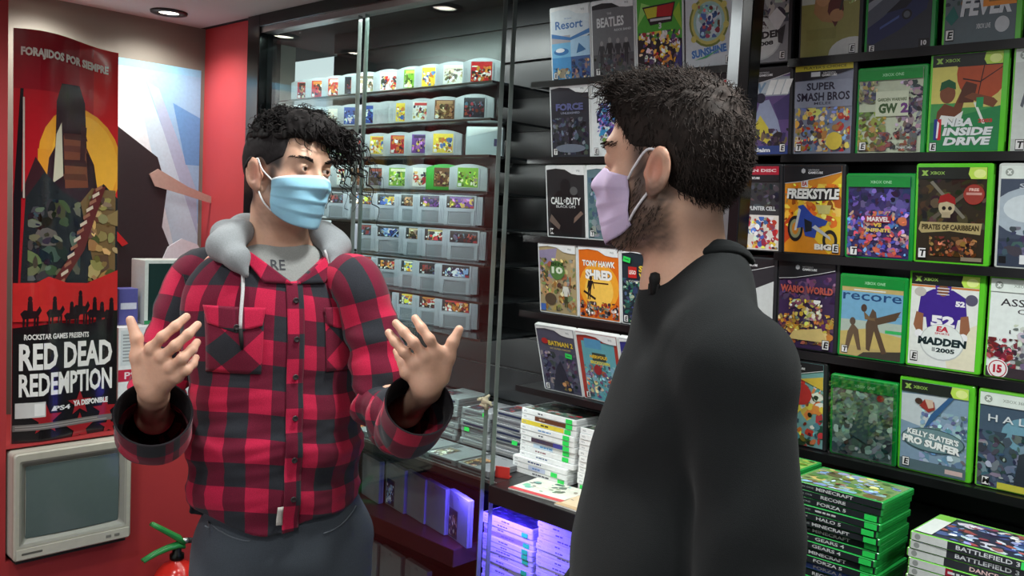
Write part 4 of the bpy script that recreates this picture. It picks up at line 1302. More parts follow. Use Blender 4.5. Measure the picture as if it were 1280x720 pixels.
# front row lying flat along the counter edge
FG = 'grey slab cartridges lying flat on the counter'
fx = [-1.655, -1.785, -1.912, -2.04, -2.17, -2.30, -2.43, -2.56]
pn = ['brown', 'cream', 'red', 'yellow', 'red', 'white', 'red', 'dark']
fn = ['tan picture label', 'pale label', 'red and grey label', 'yellow label', 'small red label', 'white label', 'red label', 'dark label']
for i, x in enumerate(fx):
    slab((x, 1.640, CZ + .0005), q.uniform(-.03, .03), f'grey cartridge lying flat with {fn[i]}, {NTH[i]} on the counter', FG, pn[i], 200 + i)
SG = 'grey slab cartridges stacked on the counter'
stk = [(-1.668, 8, 'beside the white cases'), (-1.80, 7, 'second from the white cases'), (-1.935, 8, 'behind the cuff of the plaid shirt'), (-2.065, 6, 'left of that behind the cuff'), (-2.20, 6, 'near the plaid elbow'), (-2.33, 5, 'behind the plaid elbow'), (-2.46, 5, 'at the far left end')]
cn = ['lowest', 'second from below', 'third from below', 'fourth from below', 'fifth from below', 'sixth from below', 'seventh from below', 'topmost']
for si, (x, n, where) in enumerate(stk):
    for k in range(n):
        st = q.uniform(-.045, .045) if q.random() < (.35 if si else .15) else None
        nm = 'topmost' if k == n - 1 else cn[k]
        slab((x + q.uniform(-.004, .004), 1.785 + q.uniform(-.004, .004), CZ + .0005 + k * .0178), q.uniform(-.03, .03),
             f'grey cartridge, {nm} in the stack {where}', SG, 'dark' if k == n - 1 else None, 300 + si, st,
             q.choice([(40, 42, 48), (60, 40, 40), (90, 90, 96), (36, 44, 70), (150, 150, 150)]))
# red plastic tag at the right end of the counter
t = thing('price_tag', 'small red plastic tag standing on the counter beside the white cases', 'tag', (-1.575, 1.67, CZ + .0005), (0, 0, .4))
b = MB((206, 52, 44)); b.rbox((-.02, 0, .004), (.02, .002, .03), .002, axis=1); b.obj('face', PLASTIC, t)
b = MB((190, 46, 40)); b.box((-.02, 0, 0), (.02, .018, .004)); b.obj('foot', PLASTIC, t)

# upright slabs on the red brown shelf and the base shelf
UG = 'grey slab cartridges standing under the counter'


def upright(x, y, z, rz, label, pal=None, seed=1):
    t = slab((x, y, z), 0, label, UG, pal, seed)
    t.rotation_euler = (math.radians(90), 0, rz)
    return t


ups = [(-1.745, 1.70, -.28, 'brown'), (-1.86, 1.715, -.2, None), (-1.965, 1.73, -.2, None), (-2.07, 1.74, -.2, 'blue'), (-2.19, 1.74, -.2, None), (-2.32, 1.74, -.2, None)]
un = ['in violet light, rightmost on the red brown shelf', 'second from right on the red brown shelf', 'third from right on the red brown shelf', 'with a blue mark, fourth on the red brown shelf', 'fifth from right on the red brown shelf', 'leftmost on the red brown shelf']
for i, (x, y, rz, pal) in enumerate(ups):
    upright(x, y, LOWZ + .0008, rz, f'grey slab cartridge standing upright {un[i]}', pal, 400 + i)
ups = [(-1.90, 1.69, -.15, 'yellow'), (-2.03, 1.70, -.15, None), (-2.155, 1.71, -.15, None), (-2.28, 1.71, -.15, None)]
un = ['with a yellow green label, rightmost on the base shelf', 'second from right on the base shelf', 'third from right on the base shelf', 'leftmost on the base shelf']
for i, (x, y, rz, pal) in enumerate(ups):
    upright(x, y, BOTZ + .0008, rz, f'grey slab cartridge standing upright {un[i]}', pal, 430 + i)
for k in range(3):
    slab((-1.74, 1.66, BOTZ + .0008 + k * .0178), .2 + .05 * k, f'grey slab cartridge lying flat, {["lowest","middle","topmost"][k]} of three on the base shelf', 'grey slab cartridges on the base shelf', 'white' if k == 2 else None, 450 + k, .02 if k == 1 else None)
# ------------------------------------------------------------------ stacked disc cases, spine to the front
def spine_case(kind, loc, rz, label, group, title=None, tc=(60, 60, 66), block=None, sticker=None, top=None, scol=None, seed=0):
    """case lying flat: spine (long, along x) faces -y, front cover up"""
    L_ = .19 if kind in ('wii', 'x360', 'dvd', 'wiib') else .171
    T_ = .0145 if kind != 'xone' else .0125
    D_ = .135
    col = {'wii': (232, 236, 236), 'x360': (120, 200, 80), 'xone': (40, 165, 74), 'wiib': (206, 206, 226)}[kind]  # wiib is the white case with violet light mixed into its colour
    t = thing('game_case', label, 'game case', loc, (0, 0, rz), group)
    key = 'lie' + kind
    if key not in SHELLS:
        b = MB(col)
        b.rbox((0, 0, 0), (L_, D_, T_ - .0006), .003, axis=2)
        b.box((.004, D_ - .003, .003), (L_ - .004, D_ + .0006, T_ - .0036))
        b.box((-.0004, .004, T_ * .45), (L_ + .0004, D_ - .004, T_ * .55), tuple(int(v * .9) for v in col))
        SHELLS[key] = b.mesh('shell', [GREENP if kind in ('xone', 'x360') else PLASTIC])
    o = bpy.data.objects.new('shell', SHELLS[key])
    COL.objects.link(o)
    o.parent = t
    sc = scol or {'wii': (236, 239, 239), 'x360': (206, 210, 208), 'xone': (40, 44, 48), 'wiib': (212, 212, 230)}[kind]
    c = Cover(.003, .0006, L_ - .003, T_ - .0012, -.0004, sc)
    if kind == 'x360':
        c.R(.30, 0, 1, 1, (44, 46, 52)); c.E(.05, .5, .025, .38, (150, 155, 152), 12)
    if kind == 'xone':
        c.R(.03, .35, .05, .7, (210, 215, 212)); c.T('XBOX ONE', .17, .5, .28, (150, 158, 156), w=.2)
    if block:
        for u0, u1, cc in block:
            c.R(u0, .04, u1, .96, cc)
    if kind in ('wii', 'wiib'):
        c.T('Wii', .06, .5, .4, (150, 156, 164), w=.06)
    if title:
        c.T(title, .50 if kind != 'x360' else .62, .5, .55, tc, w=min(.5, .045 * len(title)), bold=.02)
    else:
        qq = random.Random(int(abs(loc[2] * 1e5)) + int(abs(loc[0]) * 100))
        u = .34 + qq.uniform(-.06, .06)
        for w_ in range(qq.randint(2, 5)):     # lettering too small to read
            L2 = qq.uniform(.02, .07)
            c.R(u, .34, u + L2, .64, tc)
            u += L2 + .012
    c.obj('spine_label', t)
    if top:
        c = Cover(0, 0, 1, 1, 0, top[0])
        c.A(0.02, 0.02, .98, .98, top[1], 60, .12, seed)
        if kind == 'x360':
            c.R(0, 0, .15, 1, (210, 216, 212)); c.R(0, .75, .15, 1, (120, 190, 60))
        for V in c.mb.v:
            x, y, z = V[:, 0].copy(), V[:, 1].copy(), V[:, 2].copy()
            V[:, 0] = .005 + x * (L_ - .010)
            V[:, 1] = .004 + z * (D_ - .012)
            V[:, 2] = T_ - .0004 - y
        c.mb.obj('cover', PRINT, t)
    if sticker:
        b = MB(STICK); b.box((sticker * L_ - .010, -.0024, .0012), (sticker * L_ + .011, -.0017, T_ - .002)); b.obj('price_sticker', PRINT, t)
    return t, T_


q = random.Random(11)
G1 = 'white game cases stacked on the counter'
cnx = ['lowest', 'second from below', 'third from below', 'fourth from below', 'fifth from below', 'sixth from below', 'seventh from below', 'eighth from below', 'ninth from below', 'tenth from below', 'eleventh from below', 'topmost']
spec = [(None, None, None, .9), (None, (90, 130, 190), [(.3, .62, (190, 200, 226))], .78), (None, (40, 60, 110), None, None), (None, (80, 150, 210), [(.25, .62, (200, 222, 240))], .85),
        (None, (60, 60, 90), [(.2, .8, (80, 66, 80)), (.62, .8, (70, 70, 150))], .85), (None, (90, 100, 110), None, .86), (None, (110, 150, 200), None, .86), (None, (60, 50, 30), [(.0, .8, (226, 206, 70))], .86), (None, (190, 150, 120), [(.25, .86, (100, 62, 44))], .88), (None, None, None, .88)]
z = CZ + .0006
spec = spec[:3] + [(None, (100, 120, 150), None, None), (None, (150, 110, 120), None, .85)] + spec[3:]
N1 = len(spec)
for k in range(N1):
    ti, tc, bl, st = spec[k]
    dx = -.012 if k < 3 else 0
    t, T_ = spine_case('wii', (-1.598 + dx + q.uniform(-.002, .002), 1.757 - (.012 if k < 3 else 0) + q.uniform(-.002, .002), z), q.uniform(-.012, .012),
                       f'white game case, {cnx[k] if k < N1 - 1 else cnx[-1]} in the taller white stack left of the black sweatshirt', G1, ti, tc or (80, 80, 90), bl, st,
                       ((90, 110, 100), [(150, 60, 60), (100, 130, 120), (60, 70, 70), (170, 180, 170)]) if k == N1 - 1 else None, None, 500)
    z += T_
z = CZ + .0006
for k in range(11):
    t, T_ = spine_case('wii', (-1.396 + q.uniform(-.002, .002), 1.757 + q.uniform(-.002, .002), z), q.uniform(-.012, .012),
                       f'white game case, {"topmost" if k == 10 else cnx[k]} in the white stack against the black sweatshirt', G1, None, q.choice([(110, 150, 200), (190, 120, 120), (90, 90, 100)]), None, .1 if k == 0 else None,
                       ((90, 110, 100), [(120, 150, 140), (60, 70, 70), (170, 180, 170)]) if k == 10 else None, None, 501)
    z += T_
# violet lit stacks under the counter, with violet light also tinted into their colours
G2 = 'white game cases stacked in the violet light'
VZ = BOTZ + .0006
for si, (x, y, n, where) in enumerate(((-1.700, 1.735, 23, 'left'), (-1.500, 1.735, 27, 'right'))):
    z = VZ if si == 0 else VZ
    for k in range(n):
        gr = si == 0 and k == n - 4
        nm = 'topmost' if k == n - 1 else f'number {n - k} from the top'
        st = .85 if si == 0 and k in (n - 2, n - 4, n - 5, n - 6, n - 7, n - 9, n - 10) else None
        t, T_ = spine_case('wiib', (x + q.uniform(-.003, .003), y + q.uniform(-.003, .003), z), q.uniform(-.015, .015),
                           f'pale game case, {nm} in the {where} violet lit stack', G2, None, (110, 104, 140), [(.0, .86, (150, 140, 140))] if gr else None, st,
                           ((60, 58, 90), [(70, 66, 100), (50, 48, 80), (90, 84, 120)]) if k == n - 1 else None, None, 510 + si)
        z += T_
# thin booklets on the ledge in front of the white stack
for i, (x, y, rz, nm, c0, pal) in enumerate(((-1.50, 1.615, .10, 'white booklet with a red edge, on the counter below the white stack', (226, 226, 214), [(120, 190, 170), (235, 236, 226), (90, 110, 90)]),
                                       (-1.345, 1.612, .02, 'cream booklet on the counter, right of the red edged booklet', (222, 200, 166), [(206, 180, 140), (190, 150, 110), (230, 214, 190)]))):
    t = thing('booklet', nm, 'booklet', (x, y, CZ + .0006), (0, 0, rz), 'booklets on the counter')
    b = MB((236, 234, 226)); b.box((0, 0, 0), (.16, .125, .0035)); b.obj('pages', PRINT, t)
    c = Cover(0, 0, 1, 1, 0, c0)
    c.A(.05, .25, .95, .95, pal, 18, .1, 520 + i)
    c.R(0, 0, 1, .14, (206, 60, 66) if i == 0 else (200, 170, 130))
    for V in c.mb.v:
        x_, y_, z_ = V[:, 0].copy(), V[:, 1].copy(), V[:, 2].copy()
        V[:, 0], V[:, 1], V[:, 2] = x_ * .16, z_ * .125, .0037 - y_
    c.mb.obj('cover', PRINT, t)
# green stacks at the lower right
G3 = 'green game cases stacked on the counter at right'
tl = ['RECORE', 'FORZA 5', 'FORZA 5', 'MINECRAFT', 'GEARS 4', 'GEARS 4', 'MINECRAFT', 'MINECRAFT', 'HALO 5', None, 'FORZA 5', 'RECORE', 'MINECRAFT']
N3 = 19
z = CZ + .0006
for k in range(N3):
    j = k - (N3 - 13)
    nm = 'topmost' if k == N3 - 1 else f'number {N3 - k} from the top'
    blk = [(0, .86, (70, 96, 160))] if j == 1 else None
    t, T_ = spine_case('xone', (-.712 + q.uniform(-.004, .004), 1.50 + q.uniform(-.003, .003), z), q.uniform(-.02, .02),
                       f'green game case with {"blue" if blk else "black"} spine, {nm} in the green stack', G3, tl[j] if j >= 0 else None, (214, 218, 218), blk, (.90 if j < 11 else None),
                       ((120, 150, 90), [(90, 130, 70), (160, 180, 200), (200, 190, 110), (80, 110, 60), (130, 170, 210), (110, 90, 60)]) if k == N3 - 1 else None, None, 530)
    z += T_
z = CZ + .0006
for k in range(19):
    nm = 'topmost' if k == 18 else f'number {19 - k} from the top'
    t, T_ = spine_case('xone', (-.895 + q.uniform(-.004, .004), 1.53, z), q.uniform(-.02, .02), f'green game case, {nm} in the stack behind the sleeve', G3, None, (200, 200, 200), None, None,
                       ((150, 190, 90), [(170, 200, 80), (100, 170, 70)]) if k == 18 else None, None, 531)
    z += T_
G4 = 'white banded game cases stacked at the lower right'
tt = [(None, (210, 214, 216)), (None, (210, 214, 216)), (None, (210, 214, 216)), (None, (210, 214, 216)), (None, (210, 214, 216)), (None, (210, 214, 216)), (None, (210, 214, 216)), (None, (210, 214, 216)), (None, (210, 214, 216)), (None, (210, 214, 216)), (None, (210, 214, 216)), ('DANCE', (226, 190, 190)), ('BATTLEFIELD 3', (206, 210, 214)), ('BATTLEFIELD 3', (206, 210, 214))]
z = CZ + .0006
for k in range(14):
    nm = 'topmost' if k == 13 else f'number {14 - k} from the top'
    blk = [(.3, .36, (150, 30, 50))] if k == 10 else None
    t, T_ = spine_case('x360', (-.494 + q.uniform(-.004, .004), 1.50 + q.uniform(-.003, .003), z), q.uniform(-.02, .02),
                       f'white banded game case, {nm} in the lower right stack', G4, tt[k][0], tt[k][1], blk, .92 if k % 2 else None,
                       ((36, 40, 60), [(60, 80, 130), (150, 170, 210), (40, 40, 56), (150, 80, 80), (200, 206, 216)]) if k == 13 else None, None, 540)
    z += T_
# ------------------------------------------------------------------ the niche on the left
def bend(mb, n, fx, axis=0):
    """cut a flat print into n upright strips and lay it on a curved sheet; fx maps points -> points"""
    bm = bmesh.new()
    me = mb.mesh('tmp', PRINT)
    bm.from_mesh(me)
    lo = min(v.co[axis] for v in bm.verts)
    hi = max(v.co[axis] for v in bm.verts)
    for k in range(1, n):
        co = [0, 0, 0]
        co[axis] = lo + (hi - lo) * k / n
        no = [0, 0, 0]
        no[axis] = 1
        bmesh.ops.bisect_plane(bm, geom=bm.verts[:] + bm.edges[:] + bm.faces[:], plane_co=co, plane_no=no)
    for v in bm.verts:
        v.co = fx(v.co)
    bm.to_mesh(me)
    bm.free()
    return me


PX, PY0, PZ0, PW, PH = -2.735, .862, LOW + .001, .296, 1.165
c = Cover(0, 0, PW, PH, 0, (176, 30, 40))
c.R(.75, .62, 1, 1, (206, 40, 44)); c.R(0, .86, .6, 1, (150, 24, 38))
c.E(.62, .70, .42, .135, (232, 160, 50)); c.R(.2, .56, .98, .70, (232, 160, 50)); c.P([(.2, .5), (.98, .5), (.98, .72), (.2, .72)], (226, 150, 46)); c.E(.66, .70, .34, .12, (240, 176, 60))
# plain rock tower and hills in the poster's dark and tan tones
c.P([(.26, .60), (.30, .70), (.36, .73), (.37, .84), (.42, .885), (.60, .89), (.66, .85), (.68, .74), (.76, .70), (.82, .60)], (50, 24, 34)); c.P([(.37, .76), (.42, .79), (.44, .66), (.34, .64)], (206, 200, 176)); c.P([(.44, .76), (.66, .77), (.70, .64), (.46, .63)], (120, 66, 48))
for kz, cc in ((.765, (70, 36, 38)), (.735, (96, 50, 42)), (.70, (64, 32, 36)), (.665, (92, 48, 40))):
    c.P([(.44, kz), (.67, kz + .008), (.69, kz - .008), (.45, kz - .014)], cc)
c.P([(.62, .80), (.68, .79), (.66, .70), (.61, .70)], (60, 30, 36)); c.P([(.05, .60), (.18, .70), (.28, .66), (.36, .60)], (62, 34, 40))
c.P([(.06, .38), (.10, .60), (.26, .665), (.44, .62), (.62, .60), (.86, .655), (1, .62), (1, .38)], (36, 40, 44)); c.P([(.62, .60), (.74, .64), (.98, .64), (.98, .42), (.8, .4)], (116, 92, 60)); c.A(.12, .40, .62, .60, [(34, 40, 44), (100, 104, 84), (50, 54, 56), (76, 78, 66), (28, 30, 34)], 34, .12, 602); c.A(.7, .40, 1, .62, [(150, 126, 84), (90, 74, 50), (176, 150, 100)], 22, .09, 603)
c.P([(.76, .64), (.88, .65), (.66, .48), (.36, .36), (.30, .385), (.56, .48)], (96, 40, 40))
for k in range(15):
    u = .80 - .032 * k
    v = .64 - .018 * k - .0002 * k * k
    c.P([(u - .03, v), (u + .04, v + .012), (u + .045, v + .004), (u - .025, v - .008)], (206, 190, 170) if k % 2 else (150, 100, 80))
c.P([(.0, .60), (.05, .86), (.075, .86), (.06, .56), (.04, .38), (0, .38)], (30, 22, 28)); c.P([(.07, .84), (.085, .84), (.09, .6), (.075, .6)], (190, 180, 170))
c.R(0, .30, 1, .395, (196, 44, 44)); c.P([(0, .37), (.3, .41), (.6, .385), (1, .43), (1, .34), (0, .34)], (190, 42, 42)); c.R(0, 0, 1, .285, (26, 24, 26)); c.P([(0, .285), (.4, .295), (.7, .288), (1, .31), (1, .27), (0, .27)], (28, 20, 24))
for k, (u, hh) in enumerate(((.14, .075), (.36, .07), (.53, .06), (.62, .085), (.77, .072), (.845, .055), (.94, .07))):
    z0 = .282 + .004 * (k % 2)
    c.P([(u - .08, z0 + hh * .5), (u - .05, z0 + hh * .62), (u + .05, z0 + hh * .58), (u + .08, z0 + hh * .75), (u + .1, z0 + hh * .6), (u + .06, z0 + hh * .35), (u - .06, z0 + hh * .32)], (34, 22, 26))
    for w_ in (-.06, -.03, .03, .055):
        c.P([(u + w_, z0 + hh * .4), (u + w_ + .02, z0 + hh * .4), (u + w_ + .012, z0), (u + w_ - .002, z0)], (34, 22, 26))
    c.P([(u - .025, z0 + hh * .5), (u + .025, z0 + hh * .5), (u + .02, z0 + hh * .9), (u - .02, z0 + hh * .9)], (34, 22, 26)); c.E(u, z0 + hh * .97, .02, .008, (34, 22, 26), 8)
c.T('FORAJIDOS POR SIEMPRE', .47, .945, .026, (226, 214, 206), w=.84, bold=.05)
c.T('ROCKSTAR GAMES PRESENTS', .40, .262, .014, (226, 224, 220), w=.62, bold=.03)
c.T('RED DEAD', .50, .213, .066, (232, 232, 228), w=.90, bold=.035); c.T('REDEMPTION', .50, .143, .058, (232, 232, 228), w=.90, bold=.032)


def star(cx, cy, r, cc):
    P = []
    for i in range(10):
        a = PI / 2 + PI * i / 5
        k = r if i % 2 == 0 else r * .42
        P.append((cx + k * math.cos(a), cy + k * math.sin(a) * PW / PH))
    c.P(P, cc)


for sx, sy, sr in ((.26, .125, .14), (.62, .085, .13), (.28, .055, .16), (.62, .02, .16), (.88, .06, .13), (.92, .015, .1)):
    if sy < .1:
        star(sx, sy, sr, (150, 34, 40))
c.R(.02, .062, .28, .10, (200, 200, 198)); c.R(.18, .066, .27, .096, (230, 230, 228)); c.R(.0, .030, .95, .046, (110, 106, 104)); c.R(.02, .034, .9, .036, (160, 156, 152)); c.R(.02, .040, .8, .042, (160, 156, 152))
c.T('PS4', .44, .080, .012, (226, 226, 226), w=.16, bold=.03); c.P([(.33, .074), (.36, .088), (.39, .074)], (226, 226, 226)); c.T('YA DISPONIBLE', .73, .086, .015, (230, 230, 228), w=.36, bold=.05)


def sheet(v):
    u = v[0] / PW
    h = v[2] / PH
    X = PX + .012 * math.sin(u * PI * 1.6 + .3) - .05 * max(0, .22 - u) ** 1.0 * (1) + v[1] * -3 - .02 * u * h
    return Vector((X, PY0 + v[0], PZ0 + v[2] - .012 * u * h + .006 * math.sin(u * 5) * h))


me = bend(c.mb, 64, sheet)
# the poster faces +x: mirror orientation so the print reads left to right along +y
o = bpy.data.objects.new('poster', me)
COL.objects.link(o)
md = o.modifiers.new('thick', 'SOLIDIFY'); md.thickness = .0  # paper body is the backing child below
o.modifiers.clear()
tag(o, 'tall red poster with an orange sun and white lettering, standing left of the niche', 'poster')
me.materials.clear(); me.materials.append(mat('glossy_poster', rough=.14, spec=.6, noise=.03, coat=.3))
bk = Cover(0, 0, PW, PH, 0, (200, 196, 190))
g = bend(bk.mb, 22, lambda v: sheet(Vector((v[0], .0012, v[2]))))
k = bpy.data.objects.new('backing', g); COL.objects.link(k); k.parent = o
md = k.modifiers.new('thick', 'SOLIDIFY'); md.thickness = .0016; md.offset = 0

# pale blue poster on the back of the niche, with a loose cardboard cut-out in front of it
c = Cover(0, 0, .52, .86, 0, (150, 196, 232))
c.P([(.1, 1), (.55, 1), (1, .35), (1, 0), (.3, 0)], (196, 222, 240)); c.P([(.3, 1), (.5, 1), (.85, .2), (.95, 0), (.4, 0)], (228, 238, 246)); c.P([(.62, .92), (.70, .9), (.98, .5), (1, .3)], (170, 190, 220)); c.P([(.8, .85), (1, .8), (1, .6), (.9, .6)], (104, 160, 216)); c.P([(0, .5), (.3, .4), (.6, 0), (0, 0)], (206, 220, 232)); c.R(0, .97, 1, 1, (140, 200, 235))
for V in c.mb.v:
    x, y, z = V[:, 0].copy(), V[:, 1].copy(), V[:, 2].copy()
    V[:, 0] = .0015 - y; V[:, 1] = x; V[:, 2] = z
t = thing('wall_picture', 'pale blue and white sky poster on the back wall of the niche', 'poster', (-3.1195, 1.085, 1.265))
c.mb.obj('print', PRINT, t)
b = MB((220, 222, 224)); b.box((0, 0, 0), (.0014, .52, .86)); b.obj('paper', PRINT, t)
t = thing('cardboard_cutout', 'dark angular cardboard cut-out with a white lobe in front of the sky poster', 'cut-out', (-3.06, 1.2, LOW + .001))


def cut(name, P, col, x=0.0):
    b = MB(col)
    # outline in (y, z); real sheet 4 mm thick
    b.prism(P, x, x + .004, axis=0)
    return b.obj(name, PRINT, t)


cut('dark_panel', [(-.05, 0), (.30, 0), (.30, .48), (.24, .62), (.255, .75), (.22, .86), (.13, .92), (.07, .96), (.02, 1.0), (-.04, .98), (-.05, .8)], (56, 46, 50))
cut('upper_panel', [(-.05, .78), (.0, .76), (.055, .80), (.05, .90), (.0, .93), (-.05, .93)], (170, 140, 136), .005)
cut('red_stripe', [(-.05, .72), (-.03, .72), (.12, .56), (.10, .55)], (206, 40, 44), .006)
cut('tan_strip', [(.19, .80), (.22, .82), (.33, .765), (.42, .735), (.425, .71), (.40, .715), (.32, .735), (.21, .76)], (190, 160, 150), .006)
cut('pale_pattern', [(-.05, .45), (.02, .5), (.06, .6), (.02, .66), (-.05, .68)], (190, 176, 176), .005)
cut('white_lobe', [(.20, .0), (.42, .0), (.42, .42), (.41, .50), (.37, .56), (.31, .58), (.26, .55), (.22, .46)], (222, 226, 236), .007)

# boxes standing on the red ledge
t = thing('console_box', 'white console box with a red band, behind the raised hand', 'box', (-2.752, 1.166, LOW + .001), (0, 0, 0))
b = MB((226, 228, 228)); b.box((-.11, 0, 0), (0, .33, .315)); b.obj('carton', PRINT, t, bevel=.002)
c = Cover(0, 0, .33, .315, 0, (226, 229, 230))
c.R(0, .46, .26, .58, (190, 40, 66)); c.T('PS3', .14, .52, .07, (235, 220, 224), w=.16, bold=.02); c.R(.02, .62, .2, .97, (206, 214, 216))
for k in range(9):
    c.R(.04, .66 + .032 * k, .17 - .02 * (k % 3), .675 + .032 * k, (150, 156, 158))
c.R(.30, .2, .9, .8, (206, 212, 214)); c.R(.28, .05, .42, .14, (60, 62, 66)); c.R(.29, .06, .41, .13, (226, 229, 230))
for V in c.mb.v:
    x, y, z = V[:, 0].copy(), V[:, 1].copy(), V[:, 2].copy()
    V[:, 0] = .0006 - y; V[:, 1] = x; V[:, 2] = z
c.mb.obj('printed_face', PRINT, t)
t = thing('console_box', 'dark green console box with pale edges on top of the white box', 'box', (-2.79, 1.262, LOW + .001 + .3155))
b = MB((196, 204, 200)); b.box((-.10, 0, 0), (0, .19, .205)); b.obj('carton', PRINT, t, bevel=.002)
c = Cover(0, 0, .19, .205, 0, (200, 208, 204)); c.R(.06, .06, .97, .95, (24, 50, 48)); c.P([(.3, .06), (.5, .3), (.55, .6), (.45, .95), (.6, .95), (.72, .6), (.6, .2), (.5, .06)], (50, 96, 84)); c.R(0, 0, 1, .06, (40, 130, 80)); c.T('XBOX', .28, .11, .05, (190, 200, 196), w=.26)
for V in c.mb.v:
    x, y, z = V[:, 0].copy(), V[:, 1].copy(), V[:, 2].copy()
    V[:, 0] = .0006 - y; V[:, 1] = x; V[:, 2] = z
c.mb.obj('printed_face', PRINT, t)
t = thing('game_box', 'small violet blue box between the red poster and the green box', 'box', (-2.80, 1.186, LOW + .001 + .3155))
b = MB((84, 84, 150)); b.box((-.05, 0, 0), (0, .06, .115)); b.obj('carton', PRINT, t, bevel=.0015)
b = MB((200, 204, 220)); b.box((-.0005, .005, .05), (.0006, .055, .07)); b.obj('label_sticker', PRINT, t)

# ------------------------------------------------------------------ picture tube monitor in the red front
MX = -2.655
ty0, ty1, tz0, tz1 = TVY0 + .003, TVY1 - .003, TVZ0 + .0005, TVZ1 - .006
tw, th = ty1 - ty0, tz1 - tz0
t = thing('monitor', 'old beige picture tube monitor set into the red wall', 'monitor', (MX, ty0, tz0))
BEI = (178, 174, 160)
b = MB((196, 192, 180)); b.prism(rounded_rect(0.0, .012, tw, th, .012), -.33, -.012, axis=0); b.obj('casing', PLASTIC, t, smooth=False)
b = MB(BEI)


def ring(b, o0, o1, x0, x1, col):
    """picture-frame band between two rounded rectangles (y,z), from depth x0 to x1"""
    n = len(o0)
    V = [(x0, p[0], p[1]) for p in o0] + [(x1, p[0], p[1]) for p in o1]
    b.add(V, [(i, (i + 1) % n, n + (i + 1) % n, n + i) for i in range(n)], col)


R0 = rounded_rect(0, .012, tw, th, .010)
R1 = rounded_rect(.004, .016, tw - .004, th - .004, .008)
R2 = rounded_rect(.014, .052, tw - .014, th - .022, .006)
R3 = rounded_rect(.020, .058, tw - .020, th - .028, .006)
R4 = rounded_rect(.034, .070, tw - .034, th - .042, .010)
ring(b, R0, R0, -.012, 0, BEI); ring(b, R0, R1, 0, .004, BEI); ring(b, R1, R2, .004, .004, BEI); ring(b, R2, R3, .004, .001, (150, 148, 138)); ring(b, R3, R4, .001, -.012, (134, 133, 124))
b.obj('bezel', PLASTIC, t)
G = []
sw, shh = tw - .068, th - .112
for i in range(17):
    r = []
    for j in range(21):
        u, v = j / 20 * 2 - 1, i / 16 * 2 - 1
        r.append((-.003 - .0035 * (u * u + v * v), tw / 2 + u * sw / 2, .070 + shh / 2 + v * shh / 2))
    G.append(r)
b = MB((92, 106, 104)); b.grid(np.array(G)); b.obj('screen', mat('tube_glass', rough=.09, spec=.6, noise=.02), t, smooth=True)
b = MB((190, 186, 172)); b.box((.004, .006, .016), (.0062, tw - .006, .046)); b.obj('control_strip', PLASTIC, t, bevel=.001)
b = MB((90, 88, 82)); b.box((.0062, .02, .028), (.0066, .075, .034)); b.obj('badge', PRINT, t)
b = MB((120, 118, 110)); b.box((.0062, tw - .075, .026), (.0072, tw - .06, .034)); b.box((.0062, tw - .05, .026), (.0072, tw - .035, .034)); b.obj('button_pair', PLASTIC, t)
b = MB((40, 38, 38)); b.box((-.30, .01, 0), (-.01, tw - .01, .0125)); b.obj('foot', RUBBER, t)

# ------------------------------------------------------------------ fire extinguisher
ex = atX(221, 700, -2.585)
t = thing('fire_extinguisher', 'red fire extinguisher with green lever handles by the red wall', 'fire extinguisher', (-2.585, float(ex[1]), 0.0))
b = MB((200, 40, 32)); b.lathe([(.02, .004), (.068, .006), (.075, .02), (.075, .44), (.072, .475), (.060, .505), (.040, .525), (.022, .533), (.018, .54)], n=32); b.obj('cylinder', GLOSSP, t, angle=40)
b = MB((40, 42, 40)); b.lathe([(.017, .538), (.022, .542), (.022, .556), (.014, .562), (.014, .585), (.010, .588)], n=20); b.obj('valve', METAL, t, smooth=True)
GR = (44, 132, 66)


def lever(name, P, r):
    b = MB(GR)
    P = np.array(P)
    for side in (-1, 1):
        b.tube(P + np.array([side * .007, 0, 0]), r, GR, n=8)
    b.tube(P + np.array([0, 0, .002]), [x * 1.2 for x in r], GR, n=8)
    return b.obj(name, GLOSSP, t, smooth=True)


lever('lower_lever', [(0, .022, .575), (0, 0, .584), (0, -.03, .582), (0, -.07, .574), (0, -.108, .560)], [.006, .009, .008, .007, .0055])
lever('upper_lever', [(0, .02, .585), (0, .004, .604), (0, -.02, .622), (0, -.055, .648), (0, -.082, .668)], [.007, .009, .008, .007, .006])
b = MB((190, 190, 186)); b.tube([(0, .012, .592), (0, .03, .592), (0, .034, .592)], [.010, .010, .008], n=14); b.obj('gauge', METAL, t, smooth=True)
b = MB((30, 30, 32)); b.tube([(0, .034, .592), (0, .06, .585), (.01, .085, .55), (.015, .09, .48), (.012, .088, .3), (.005, .085, .2)], .009, n=10); b.obj('hose', RUBBER, t, smooth=True)
b = MB((226, 224, 214)); n_ = 12
G = [[(.0756 * math.cos(a), .0756 * math.sin(a), zz) for a in np.linspace(-1.1, .6, n_)] for zz in (.22, .40)]
b.grid(np.array(G)); b.obj('label_sticker', PRINT, t)
# dried tape knot stuck on the glass joint
p = atY(607, 500, GY - .012)
b = MB((206, 200, 170))
q = random.Random(9)
for k in range(7):
    a0 = np.array([q.uniform(-.012, .012), q.uniform(-.003, .003), q.uniform(-.012, .012)])
    b.tube([a0, a0 + np.array([q.uniform(-.014, .014), -.003, q.uniform(-.014, .014)]), a0 + np.array([q.uniform(-.02, .02), 0, q.uniform(-.02, .02)])], [.004, .006, .003], n=6)
o = b.obj('tape_knot', MATTE, None, smooth=True, loc=tuple(p))
tag(o, 'small cream tape knot stuck on the clear joint of the glass', 'tape')
# ------------------------------------------------------------------ continuous bodies from blended solids
def V3(*a):
    return np.array(a, float)


